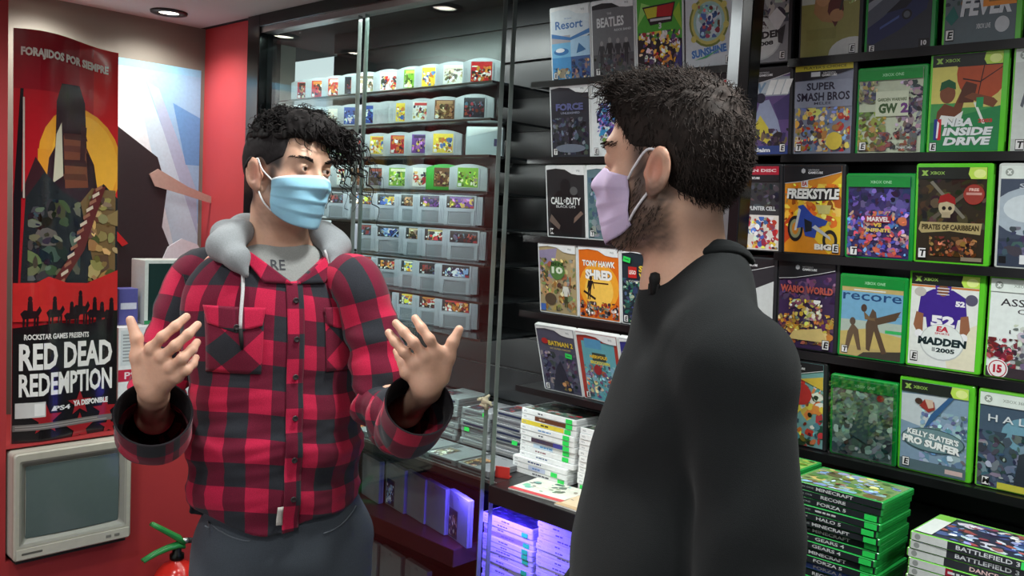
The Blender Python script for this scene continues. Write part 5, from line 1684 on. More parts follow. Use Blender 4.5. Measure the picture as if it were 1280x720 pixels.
def f_cone(a, b, ra, rb):
    a, b = np.asarray(a, float), np.asarray(b, float)
    ab = b - a
    L2 = max(1e-12, ab @ ab)

    def f(P):
        t = np.clip(((P - a) @ ab) / L2, 0, 1)
        return np.linalg.norm(P - a - t[:, None] * ab, axis=1) - (ra + (rb - ra) * t)
    return f


def f_ell(c, r, R=None):
    c, r = np.asarray(c, float), np.asarray(r, float)

    def f(P):
        Q = P - c
        if R is not None:
            Q = Q @ R
        k0 = np.linalg.norm(Q / r, axis=1)
        k1 = np.linalg.norm(Q / (r * r), axis=1) + 1e-9
        return k0 * (k0 - 1) / k1
    return f


def smin(a, b, k):
    if k <= 0:
        return np.minimum(a, b)
    h = np.maximum(k - np.abs(a - b), 0) / k
    return np.minimum(a, b) - h * h * k * .25


def smax(a, b, k):
    return -smin(-a, -b, k)


def f_union(parts):
    """parts: list of (f, k)"""
    def f(P):
        d = parts[0][0](P)
        for g, k in parts[1:]:
            d = smin(d, g(P), k)
        return d
    return f


def f_frame(f, O, R, sy=1.0, gain=1.0):
    """f in a local frame: O origin, R columns = local axes; sy squeezes the local y axis"""
    def g(P):
        Q = (P - O) @ R
        if sy != 1.0:
            Q = Q * np.array([1, 1 / sy, 1])
        return f(Q) * gain
    return g


def chain(pts, rad, k=.02):
    return f_union([(f_cone(pts[i], pts[i + 1], rad[i], rad[i + 1]), k) for i in range(len(pts) - 1)])


def surface(fn, lo, hi, h, B=8, newton=2):
    """zero surface of fn inside the box as one welded quad mesh (only blocks that meet the surface are sampled)"""
    lo = np.asarray(lo, float)
    nb = np.ceil((np.asarray(hi) - lo) / (h * B)).astype(int)
    I = np.stack(np.meshgrid(*[np.arange(n) for n in nb], indexing='ij'), -1).reshape(-1, 3)
    C = lo + (I + .5) * h * B
    d = np.concatenate([fn(C[i:i + 40000]) for i in range(0, len(C), 40000)])
    I = I[np.abs(d) < h * B * 1.45]
    N = nb * B + 1
    g = np.stack(np.meshgrid(*[np.arange(B + 1)] * 3, indexing='ij'), -1).reshape(-1, 3)
    cid, cp, quads = [], [], []

    def gid(ijk):
        return (ijk[..., 0] * N[1] + ijk[..., 1]) * N[2] + ijk[..., 2]
    for s in range(0, len(I), 300):
        Bi = I[s:s + 300]
        G = Bi[:, None, :] * B + g[None]
        F = fn((lo + G.reshape(-1, 3) * h)).reshape(len(Bi), B + 1, B + 1, B + 1)
        inside = F < 0
        # cells
        acc = np.zeros((len(Bi), B, B, B, 3))
        cnt = np.zeros((len(Bi), B, B, B))
        base = np.stack(np.meshgrid(*[np.arange(B)] * 3, indexing='ij'), -1)
        for ax in range(3):
            for o1 in (0, 1):
                for o2 in (0, 1):
                    of = [0, 0, 0]
                    oa = [a for a in range(3) if a != ax]
                    of[oa[0]], of[oa[1]] = o1, o2
                    oe = list(of)
                    oe[ax] = 1
                    A = F[:, of[0]:of[0] + B, of[1]:of[1] + B, of[2]:of[2] + B]
                    E = F[:, oe[0]:oe[0] + B, oe[1]:oe[1] + B, oe[2]:oe[2] + B]
                    m = (A < 0) != (E < 0)
                    t = np.where(m, A / np.where(m, A - E, 1), 0)
                    for a in range(3):
                        acc[..., a] += np.where(m, of[a] + (t if a == ax else 0), 0)
                    cnt += m
        ok = cnt > 0
        bi, ci, cj, ck = np.nonzero(ok)
        cell = Bi[bi] * B + np.stack([ci, cj, ck], 1)
        cid.append(gid(cell))
        cp.append(lo + h * (cell + acc[ok] / cnt[ok][:, None]))
        # quads over edges owned by this block
        for ax in range(3):
            sl = [slice(0, B)] * 3
            se = list(sl)
            se[ax] = slice(1, B + 1)
            A = inside[(slice(None),) + tuple(sl)]
            E = inside[(slice(None),) + tuple(se)]
            bi, ci, cj, ck = np.nonzero(A != E)
            if not len(bi):
                continue
            flip = A[bi, ci, cj, ck]
            p = Bi[bi] * B + np.stack([ci, cj, ck], 1)
            b1, b2 = [(1, 2), (2, 0), (0, 1)][ax]
            q = []
            for u, v in ((-1, -1), (0, -1), (0, 0), (-1, 0)):
                w = p.copy()
                w[:, b1] += u
                w[:, b2] += v
                q.append(np.where((w < 0).any(1), -1, gid(w)))
            q = np.stack(q, 1)
            q[~flip] = q[~flip][:, ::-1]
            quads.append(q)
    cid = np.concatenate(cid)
    cp = np.concatenate(cp)
    o = np.argsort(cid)
    cid, cp = cid[o], cp[o]
    Q = np.concatenate(quads)
    J = np.searchsorted(cid, Q)
    J = np.clip(J, 0, len(cid) - 1)
    Q = J[(cid[J] == Q).all(1)]
    for _ in range(newton):
        e = h * .25
        d0 = fn(cp)
        gr = np.stack([(fn(cp + np.eye(3)[a] * e) - d0) / e for a in range(3)], 1)
        g2 = np.maximum((gr * gr).sum(1), .2)
        st = np.clip(d0 / g2, -h * .6, h * .6)
        cp = cp - gr * st[:, None] * .8
    return cp, Q


def mesh_from(name, V, F, m, col=None, uv=None, smooth=True):
    """V (n,3), F (k,4|3), col per-vertex (n,3 sRGB) or one triple, uv (n,2) per vertex"""
    me = bpy.data.meshes.new(name)
    F = np.asarray(F)
    nv, nf, s = len(V), len(F), F.shape[1]
    me.vertices.add(nv)
    me.vertices.foreach_set('co', np.asarray(V, np.float32).ravel())
    me.loops.add(nf * s)
    me.loops.foreach_set('vertex_index', F.ravel().astype(np.int32))
    me.polygons.add(nf)
    me.polygons.foreach_set('loop_start', np.arange(0, nf * s, s, dtype=np.int32))
    me.polygons.foreach_set('loop_total', np.full(nf, s, np.int32))
    me.polygons.foreach_set('use_smooth', np.full(nf, smooth, bool))
    me.update(calc_edges=True)
    me.validate()
    me.materials.append(m)
    if col is not None:
        col = np.asarray(col, float)
        if col.ndim == 1:
            col = np.broadcast_to(col, (nv, 3))
        c = col / 255.0
        c = np.where(c <= .04045, c / 12.92, ((c + .055) / 1.055) ** 2.4)
        c = np.concatenate([c, np.ones((nv, 1))], 1).astype(np.float32)
        a = me.color_attributes.new('Col', 'FLOAT_COLOR', 'POINT')
        a.data.foreach_set('color', c.ravel())
    if uv is not None:
        l = me.uv_layers.new(name='UVMap')
        U = uv[F] if uv.ndim == 2 else uv
        l.data.foreach_set('uv', np.asarray(U, np.float32).ravel())
    return me


def add_obj(name, me, parent=None):
    o = bpy.data.objects.new(name, me)
    COL.objects.link(o)
    if parent is not None:
        o.parent = parent
    return o


def rotz(v, a):
    return V3(v[0] * math.cos(a) - v[1] * math.sin(a), v[0] * math.sin(a) + v[1] * math.cos(a), v[2])


def axes(fwd, up=(0, 0, 1), roll=0.0, pitch=0.0):
    """columns: left, forward, up (roll leans the top to the person's left; pitch lifts the face)"""
    f = np.asarray(fwd, float)
    f = f / np.linalg.norm(f)
    l = np.cross(up, f)
    l /= np.linalg.norm(l)
    u = np.cross(f, l)
    f, u = f * math.cos(pitch) + u * math.sin(pitch), u * math.cos(pitch) - f * math.sin(pitch)
    l, u = l * math.cos(roll) - u * math.sin(roll), u * math.cos(roll) + l * math.sin(roll)
    return np.stack([l, f, u], 1)


def blob3(P, c, r):
    return np.exp(-(((P - np.asarray(c)) / np.asarray(r)) ** 2).sum(1))


def hash_noise(P, s, seed=0):
    """smooth cheap 3-D noise made of sines"""
    q = np.random.RandomState(seed)
    o = np.zeros(len(P))
    for k in range(6):
        w = q.normal(size=3)
        w *= s * q.uniform(.6, 1.6) / np.linalg.norm(w)
        o += np.sin(P @ w + q.uniform(0, 6.28) + 1.3 * np.sin(P @ (w[[1, 2, 0]] * .6)))
    return o / 6


# ------------------------------------------------------------------ a head in its own frame: x left, y forward, z up, origin at eye height
def head_parts(beard=0.0):
    P = [
        (f_ell((0, -.014, .030), (.074, .098, .086)), 0),
        (f_ell((0, -.045, .000), (.066, .062, .075)), .03),
        (f_ell((0, .030, -.035), (.060, .058, .085)), .03),
        (f_cone((-.046, .000, -.072), (-.018, .058, -.103), .022, .017), .025),
        (f_cone((.046, .000, -.072), (.018, .058, -.103), .022, .017), .025),
        (f_ell((0, .066, -.105), (.022, .018, .017)), .02),
        (f_cone((-.034, .073, .017), (.034, .073, .017), .0125, .0125), .02),
        (f_ell((.043, .050, -.032), (.022, .022, .018)), .02),
        (f_ell((-.043, .050, -.032), (.022, .022, .018)), .02),
        (f_cone((0, .084, .004), (0, .106, -.036), .0075, .0105), .012),
        (f_ell((.0115, .094, -.041), (.0085, .010, .0075)), .006),
        (f_ell((-.0115, .094, -.041), (.0085, .010, .0075)), .006),
        (f_ell((0, .084, -.068), (.026, .012, .0075)), .008),
        (f_ell((0, .081, -.080), (.022, .011, .0075)), .008),
    ]
    if beard:
        P += [(f_cone((-.052, .004, -.07), (-.02, .06, -.11), .024, .022), .02), (f_cone((.052, .004, -.07), (.02, .06, -.11), .024, .022), .02), (f_ell((0, .062, -.115), (.03, .024, .02)), .02)]
    return P


def head_sdf(beard=0.0):
    u = f_union(head_parts(beard))
    socks = [f_ell((s * .032, .096, -.001), (.019, .019, .0125)) for s in (-1, 1)]
    balls = [V3(s * .032, .0735, -.001) for s in (-1, 1)]

    def ear(s):
        c = V3(s * .0755, -.008, -.022)
        # flat oval leaning back, hollowed by a bowl, with lobe
        R = axes(V3(-s * .25, 1, 0), roll=0)
        tilt = math.radians(12)
        R2 = R @ np.array([[1, 0, 0], [0, math.cos(tilt), -math.sin(tilt)], [0, math.sin(tilt), math.cos(tilt)]])
        outer = f_ell(c + V3(s * .009, -.006, 0), (.0085, .020, .034), R2)
        bowl = f_ell(c + V3(s * .0190, -.003, .001), (.0120, .0130, .0225), R2)
        groove = f_ell(c + V3(s * .0175, -.0195, .006), (.0040, .0028, .022), R2)
        lobe = f_ell(c + V3(s * .004, .004, -.029), (.005, .008, .009))
        tragus = f_ell(c + V3(s * .004, .011, -.004), (.006, .005, .007))

        def f(P):
            d = smax(outer(P), -bowl(P), .004)
            d = smax(d, -groove(P), .002)
            d = smin(d, lobe(P), .008)
            return smin(d, tragus(P), .004)
        return f
    ears = [ear(1), ear(-1)]

    def f(P):
        d = u(P)
        for so in socks:
            d = smax(d, -so(P), .012)
        for b in balls:
            s = np.linalg.norm(P - b, axis=1)
            zz = P[:, 2] - b[2]
            up = np.maximum(s - .0146, .0024 - zz - .10 * (P[:, 1] - b[1] - .01))
            lo_ = np.maximum(s - .0140, zz + .0048)
            side = np.maximum(s - .0144, .0070 - (np.abs(P[:, 0]) - abs(b[0])))
            d = smin(d, up, .003)
            d = smin(d, side, .003)
            d = smin(d, lo_, .003)
        for e in ears:
            d = smin(d, e(P), .007)
        return d
    return f, balls


def skin_colors(Q, base, hairc, sides=1.0, stub=0.0, stubc=(70, 58, 52)):
    """vertex colours of a head from its local coordinates Q"""
    n = len(Q)
    c = np.broadcast_to(np.array(base, float), (n, 3)).copy()
    c *= (1 + .035 * hash_noise(Q, 90, 3))[:, None]

    def mix(w, col):
        nonlocal c
        w = np.clip(w, 0, 1)[:, None]
        c = c * (1 - w) + np.array(col, float) * w
    for s in (-1, 1):
        mix(.35 * blob3(Q, (s * .045, .06, -.03), (.02, .03, .018)), (206, 130, 112))
        mix(.5 * blob3(Q, (s * .083, -.008, -.02), (.008, .025, .034)), (200, 118, 100))
        mix(.35 * blob3(Q, (s * .032, .082, -.010), (.016, .02, .007)), (150, 104, 92))
    mix(.4 * blob3(Q, (0, .105, -.038), (.013, .015, .012)), (206, 132, 112))
    lip = blob3(Q, (0, .09, -.074), (.026, .02, .010))
    mix(.8 * lip, (176, 104, 98))
    if stub:
        jaw = 1 / (1 + np.exp((Q[:, 2] + .048 - .35 * np.maximum(0, .02 - Q[:, 1])) * 260)) * (1 / (1 + np.exp((-.025 - Q[:, 1]) * 200)))
        jaw = jaw * (1 / (1 + np.exp((-.135 - Q[:, 2]) * 200))) * (1 - lip)
        mix(stub * jaw * (.8 + .35 * hash_noise(Q, 500, 5)), stubc)
    return c


def strands(name, roots, dirs, length, rad, col, mat_, parent, curl=0.0, cf=60.0, seg=5, droop=0.3, seed=0, sides=3):
    """hair: tapering locks growing from roots along dirs, each with its own wave"""
    q = np.random.RandomState(seed)
    n = len(roots)
    L = np.broadcast_to(np.asarray(length, float), (n,))
    V, F, C = [], [], []
    for i in range(n):
        d = dirs[i] / (np.linalg.norm(dirs[i]) + 1e-9)
        a = np.cross(d, [0, 0, 1.0])
        a /= np.linalg.norm(a) + 1e-6
        b = np.cross(d, a)
        ph = q.uniform(0, 6.28)
        li = L[i] * q.uniform(.75, 1.2)
        p = roots[i].copy()
        b0 = len(V)
        cc = np.array(col, float) * q.uniform(.7, 1.35)
        for k in range(seg + 1):
            t = k / seg
            off = curl * t ** .6 * (math.cos(ph + cf * li * t) * a + math.sin(ph + cf * li * t) * b)
            c = p + d * li * t + off + V3(0, 0, -droop * li * t * t)
            r = rad * (1 - .75 * t)
            for j in range(sides):
                an = 2 * PI * j / sides
                V.append(c + r * (math.cos(an) * a + math.sin(an) * b))
                C.append(cc)
            if k:
                for j in range(sides):
                    j2 = (j + 1) % sides
                    F.append((b0 + (k - 1) * sides + j, b0 + (k - 1) * sides + j2, b0 + k * sides + j2, b0 + k * sides + j))
    return np.array(V), np.array(F), np.array(C)


def join_np(parts):
    V, F, C, n = [], [], [], 0
    for v, f, c in parts:
        V.append(v); F.append(np.asarray(f) + n); C.append(np.broadcast_to(np.asarray(c, float), (len(v), 3)))
        n += len(v)
    return np.concatenate(V), np.concatenate(F), np.concatenate(C)


SKIN = mat('skin', rough=.48, spec=.4, noise=.03, nscale=220, bump=.12, bscale=700, sss=.12)
HAIR = mat('hair', rough=.75, spec=.16, noise=.15, nscale=300)
CLOTH = mat('jersey_cloth', rough=.94, spec=.12, noise=.10, nscale=420, bump=.35, bscale=900, sheen=.05)
MASKM = mat('mask_fabric', rough=.75, spec=.2, noise=.02, nscale=300, bump=.1, bscale=1200, sss=.05)
EYEM = mat('eye_surface', rough=.06, spec=.6)


def soft_path(P, n=6):
    """Catmull-Rom curve through the points"""
    P = np.asarray(P, float)
    out = []
    for i in range(len(P) - 1):
        p0, p1, p2, p3 = P[max(i - 1, 0)], P[i], P[i + 1], P[min(i + 2, len(P) - 1)]
        for t in np.linspace(0, 1, n, endpoint=False):
            out.append(.5 * (2 * p1 + (p2 - p0) * t + (2 * p0 - 5 * p1 + 4 * p2 - p3) * t * t + (3 * p1 - p0 - 3 * p2 + p3) * t ** 3))
    out.append(P[-1])
    return np.array(out)


def make_eye(parent, O, R, b, gaze, iris=(70, 46, 30)):
    """eyeball with iris and pupil discs set into its front"""
    g = np.asarray(gaze, float)
    g /= np.linalg.norm(g)
    mb = MB((206, 198, 192))
    n, m = 20, 14
    rr = .0122 * float(np.linalg.norm(R[:, 0]))
    a = np.cross(g, [0, 0, 1.0]); a /= np.linalg.norm(a); bb = np.cross(a, g)
    for i in range(m):
        t0, t1 = PI * i / m, PI * (i + 1) / m
        col = (16, 12, 10) if t1 < .26 else iris if t1 < .52 else (206, 198, 192)
        V = []
        for t in (t0, t1):
            for j in range(n):
                an = 2 * PI * j / n
                V.append(rr * (math.cos(t) * g + math.sin(t) * (math.cos(an) * a + math.sin(an) * bb)))
        mb.add(np.array(V), [(j, (j + 1) % n, n + (j + 1) % n, n + j) for j in range(n)], col)
    o = mb.obj('eye', EYEM, parent, smooth=True)
    p = O + R @ b
    o.location = tuple(p - np.array(parent.location))
    return o


def face_mask(hs, ridge=.0, top=-.014, bot=-.128, phim=74, zs=(-.034, -.104), pleat=.0025, nu=46, nv=34, tent=.004):
    """medical mask as a sheet over the face: grid of local points, rows from top to bottom"""
    ph = np.radians(np.linspace(-phim, phim, nu))
    G = np.zeros((nv, nu, 3))
    A = np.abs(ph) / math.radians(phim)
    zt = top + (zs[0] - top) * A ** 1.6
    zb = bot + (zs[1] - bot) * A ** 1.7
    tt = np.linspace(0, 1, nv)
    R_ = np.zeros((nv, nu))
    Z_ = np.zeros((nv, nu))
    for i, t in enumerate(tt):
        Z_[i] = zt + (zb - zt) * t
    rs = np.linspace(.16, .03, 131)
    for i in range(nv):
        for j in range(nu):
            D = V3(math.sin(ph[j]), math.cos(ph[j]), 0)
            P = np.array([0, 0, max(Z_[i, j], -.112)]) + rs[:, None] * D
            d = hs(P)
            k = np.argmax(d < 0)
            R_[i, j] = rs[k]
    # taut cloth bridges the hollows: running maximum then blur
    for _ in range(3):
        R2 = R_.copy()
        R2[:, 1:-1] = np.maximum(R_[:, 1:-1], .5 * (R_[:, :-2] + R_[:, 2:]))
        R2[1:-1] = np.maximum(R2[1:-1], .5 * (R2[:-2] + R2[2:]))
        R_ = R2
    for _ in range(10):
        R2 = R_.copy()
        R2[:, 1:-1] = np.maximum(R_[:, 1:-1] - .0004, .25 * R_[:, :-2] + .5 * R_[:, 1:-1] + .25 * R_[:, 2:])
        R2[1:-1] = np.maximum(R2[1:-1] - .0004, .25 * R2[:-2] + .5 * R2[1:-1] + .25 * R2[2:])
        R_ = R2
    mid = np.sin(np.pi * np.clip(tt, 0, 1))[:, None] * np.cos(ph)[None] ** 2
    saw = (tt * 4) % 1.0
    R_ = R_ + .0035 + tent * mid + ridge * np.exp(-(np.degrees(ph)[None] / 16) ** 2) * np.sin(np.pi * np.clip(tt * .9 + .05, 0, 1))[:, None] + pleat * (saw[:, None] - .5) * (.3 + .7 * mid)
    for i in range(nv):
        G[i, :, 0] = np.sin(ph) * R_[i]
        G[i, :, 1] = np.cos(ph) * R_[i]
        G[i, :, 2] = Z_[i]
    return G


def sheet_obj(name, G, m, parent, col, thick=.0012, uv=None, rim=None):
    a, b = G.shape[:2]
    V = G.reshape(-1, 3)
    F = np.array([(i * b + j, i * b + j + 1, (i + 1) * b + j + 1, (i + 1) * b + j) for i in range(a - 1) for j in range(b - 1)])
    c = np.broadcast_to(np.array(col, float), (len(V), 3)).copy()
    if rim is not None:
        k, rc = rim
        c.reshape(a, b, 3)[:k] = rc
    me = mesh_from(name, V - np.array(parent.location) if parent is not None else V, F, m, c, None if uv is None else uv.reshape(-1, 2))
    o = add_obj(name, me, parent)
    md = o.modifiers.new('thickness', 'SOLIDIFY')
    md.thickness = thick
    md.offset = 0
    return o
# ------------------------------------------------------------------ the man in the plaid shirt
def hz(v):
    v = np.array([v[0], v[1], 0.0])
    return v / np.linalg.norm(v)


def plaid_material():
    m = bpy.data.materials.new('plaid_flannel')
    m.use_nodes = True
    nt = m.node_tree
    b = nt.nodes['Principled BSDF']
    b.inputs['Roughness'].default_value = .95
    b.inputs['Specular IOR Level'].default_value = .12
    b.inputs['Sheen Weight'].default_value = .12
    uv = nt.nodes.new('ShaderNodeUVMap'); uv.uv_map = 'UVMap'
    sp = nt.nodes.new('ShaderNodeSeparateXYZ')
    nt.links.new(uv.outputs[0], sp.inputs[0])

    def mth(op, a, b_=None):
        q = nt.nodes.new('ShaderNodeMath'); q.operation = op
        for i, v in enumerate((a, b_)):
            if v is None:
                continue
            if isinstance(v, (int, float)):
                q.inputs[i].default_value = v
            else:
                nt.links.new(v, q.inputs[i])
        return q.outputs[0]

    def band(o, period):
        f = mth('FRACT', mth('DIVIDE', o, period))
        return mth('GREATER_THAN', mth('ABSOLUTE', mth('SUBTRACT', f, .5)), .25)
    bx, by = band(sp.outputs[0], .088), band(sp.outputs[1], .100)
    s = mth('MULTIPLY', mth('ADD', bx, by), .5)
    cr = nt.nodes.new('ShaderNodeValToRGB')
    cr.color_ramp.interpolation = 'CONSTANT'
    e = cr.color_ramp.elements
    e[0].position, e[0].color = 0, lin((182, 34, 68))
    e[1].position, e[1].color = .75, lin((44, 46, 52))
    k = e.new(.25); k.color = lin((104, 26, 48))
    nt.links.new(s, cr.inputs[0])
    tc = nt.nodes.new('ShaderNodeTexCoord')
    n = nt.nodes.new('ShaderNodeTexNoise'); n.inputs['Scale'].default_value = 700; n.inputs['Detail'].default_value = 4
    nt.links.new(tc.outputs['Object'], n.inputs['Vector'])
    mr = nt.nodes.new('ShaderNodeMapRange'); mr.inputs[1].default_value = .3; mr.inputs[2].default_value = .7; mr.inputs[3].default_value = .78; mr.inputs[4].default_value = 1.22
    nt.links.new(n.outputs['Fac'], mr.inputs[0])
    sc = nt.nodes.new('ShaderNodeVectorMath'); sc.operation = 'SCALE'
    nt.links.new(cr.outputs[0], sc.inputs[0]); nt.links.new(mr.outputs[0], sc.inputs['Scale'])
    nt.links.new(sc.outputs[0], b.inputs['Base Color'])
    bp = nt.nodes.new('ShaderNodeBump'); bp.inputs['Strength'].default_value = .3; bp.inputs['Distance'].default_value = .001
    nt.links.new(n.outputs['Fac'], bp.inputs['Height']); nt.links.new(bp.outputs[0], b.inputs['Normal'])
    return m


PLAID = plaid_material()


def limb_loft(name, parent, org, C, Rr, m, nring=70, nang=48, folds=None, open_end=True, lining=None, flat=None, lip=None, uvoff=(0, 0), inner=.085):
    """cloth tube along control points C (k,3) with radii Rr; the far end stays open with its inside turned back"""
    C = np.asarray(C, float)
    t = np.linspace(0, 1, len(C))
    T = np.linspace(0, 1, nring)
    # smooth interpolation (Catmull-Rom)
    def cr(vals, x):
        vals = np.asarray(vals, float)
        k = len(vals)
        s = x * (k - 1)
        i = np.clip(np.floor(s).astype(int), 0, k - 2)
        f = (s - i)
        if vals.ndim > 1:
            f = f[:, None]
        p0, p1, p2, p3 = vals[np.maximum(i - 1, 0)], vals[i], vals[i + 1], vals[np.minimum(i + 2, k - 1)]
        return .5 * ((2 * p1) + (-p0 + p2) * f + (2 * p0 - 5 * p1 + 4 * p2 - p3) * f ** 2 + (-p0 + 3 * p1 - 3 * p2 + p3) * f ** 3)
    X, R = cr(C, T), cr(Rr, T)
    D = np.gradient(X, axis=0)
    seglen = np.linalg.norm(D, axis=1)
    arc = np.concatenate([[0], np.cumsum(np.linalg.norm(np.diff(X, axis=0), axis=1))])
    D /= seglen[:, None]
    nx = np.cross(D[0], [0.3, 0.2, 1.0]); nx /= np.linalg.norm(nx)
    G = np.zeros((nring, nang + 1, 3)); U = np.zeros((nring, nang + 1, 2))
    an = np.linspace(0, 2 * PI, nang + 1)
    rm = R.mean()
    for i in range(nring):
        nx = nx - D[i] * (nx @ D[i]); nx /= np.linalg.norm(nx)
        ny = np.cross(D[i], nx)
        r = np.full(nang + 1, R[i])
        if folds is not None:
            r = r + folds(T[i], arc[i], an)
        off = 0
        if lip is not None:
            off = lip(T[i], an)[:, None] * D[i]
        G[i] = X[i] + r[:, None] * (np.cos(an)[:, None] * nx + np.sin(an)[:, None] * ny) + off
        U[i, :, 0] = an * rm + uvoff[0]
        U[i, :, 1] = arc[i] + uvoff[1]
    V = G[:, :-1].reshape(-1, 3)
    n = nang
    F, UV = [], []
    for i in range(nring - 1):
        for j in range(n):
            j2 = (j + 1) % n
            F.append((i * n + j, i * n + j2, (i + 1) * n + j2, (i + 1) * n + j))
            UV.append((U[i, j], U[i, j + 1], U[i + 1, j + 1], U[i + 1, j]))
    o = add_obj(name, mesh_from(name, V - org, np.array(F), m, None, np.array(UV)), parent)
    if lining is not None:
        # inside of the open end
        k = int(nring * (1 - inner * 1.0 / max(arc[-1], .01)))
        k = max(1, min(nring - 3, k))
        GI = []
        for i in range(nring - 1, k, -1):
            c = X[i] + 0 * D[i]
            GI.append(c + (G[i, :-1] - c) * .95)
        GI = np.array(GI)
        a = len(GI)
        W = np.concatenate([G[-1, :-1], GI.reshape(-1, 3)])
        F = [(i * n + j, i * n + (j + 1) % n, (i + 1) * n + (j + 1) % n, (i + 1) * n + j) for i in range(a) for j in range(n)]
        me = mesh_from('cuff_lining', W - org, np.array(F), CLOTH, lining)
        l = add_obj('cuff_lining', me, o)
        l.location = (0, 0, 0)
    return o


def finger(P, r0=.0088, r1=.0068):
    P = [np.asarray(p, float) for p in P]
    k = len(P)
    R = np.linspace(r0, r1, k)
    return [(f_cone(P[i], P[i + 1], R[i] * (1.04 if i else 1), R[i + 1]), .004) for i in range(k - 1)]


def hand_parts(wrist, knuckles, fingers, thumb, back, wr=.028):
    """palm fan from wrist to four knuckles + each finger its own chain + thumb leaving the side of the palm"""
    wrist = np.asarray(wrist, float)
    L = []
    for i, k in enumerate(knuckles):
        k = np.asarray(k, float)
        b = wrist + (k - wrist) * .15
        L.append((f_cone(b, k, .0155, .0105), .016))
    m01 = [(np.asarray(knuckles[i]) + np.asarray(knuckles[i + 1])) / 2 for i in range(3)]
    for m in m01:
        L.append((f_cone(wrist + (m - wrist) * .3, wrist + (m - wrist) * .86, .0125, .0085), .012))
    palm = f_union([(L[0][0], 0)] + L[1:])
    fs = []
    for i, fg in enumerate(fingers):
        k = np.asarray(knuckles[i], float)
        fs.append(f_union([(g, .006) for g, _ in finger([k] + fg, .0098 if i < 3 else .0085, .0072 if i < 3 else .0062)]))
    tb = f_union([(f_cone(thumb[0], thumb[1], .0165, .0125), 0), (f_cone(thumb[1], thumb[2], .0118, .0105), .01), (f_cone(thumb[2], thumb[3], .0108, .0078), .006)])
    kn = [f_ell(np.asarray(k) + back * .0035, (.0085, .0085, .0085)) for k in knuckles]

    def f(P):
        d = palm(P)
        for g in kn:
            d = smin(d, g(P), .010)
        for g in fs:
            d = smin(d, g(P), .007)
        return smin(d, tb(P), .014)
    return f


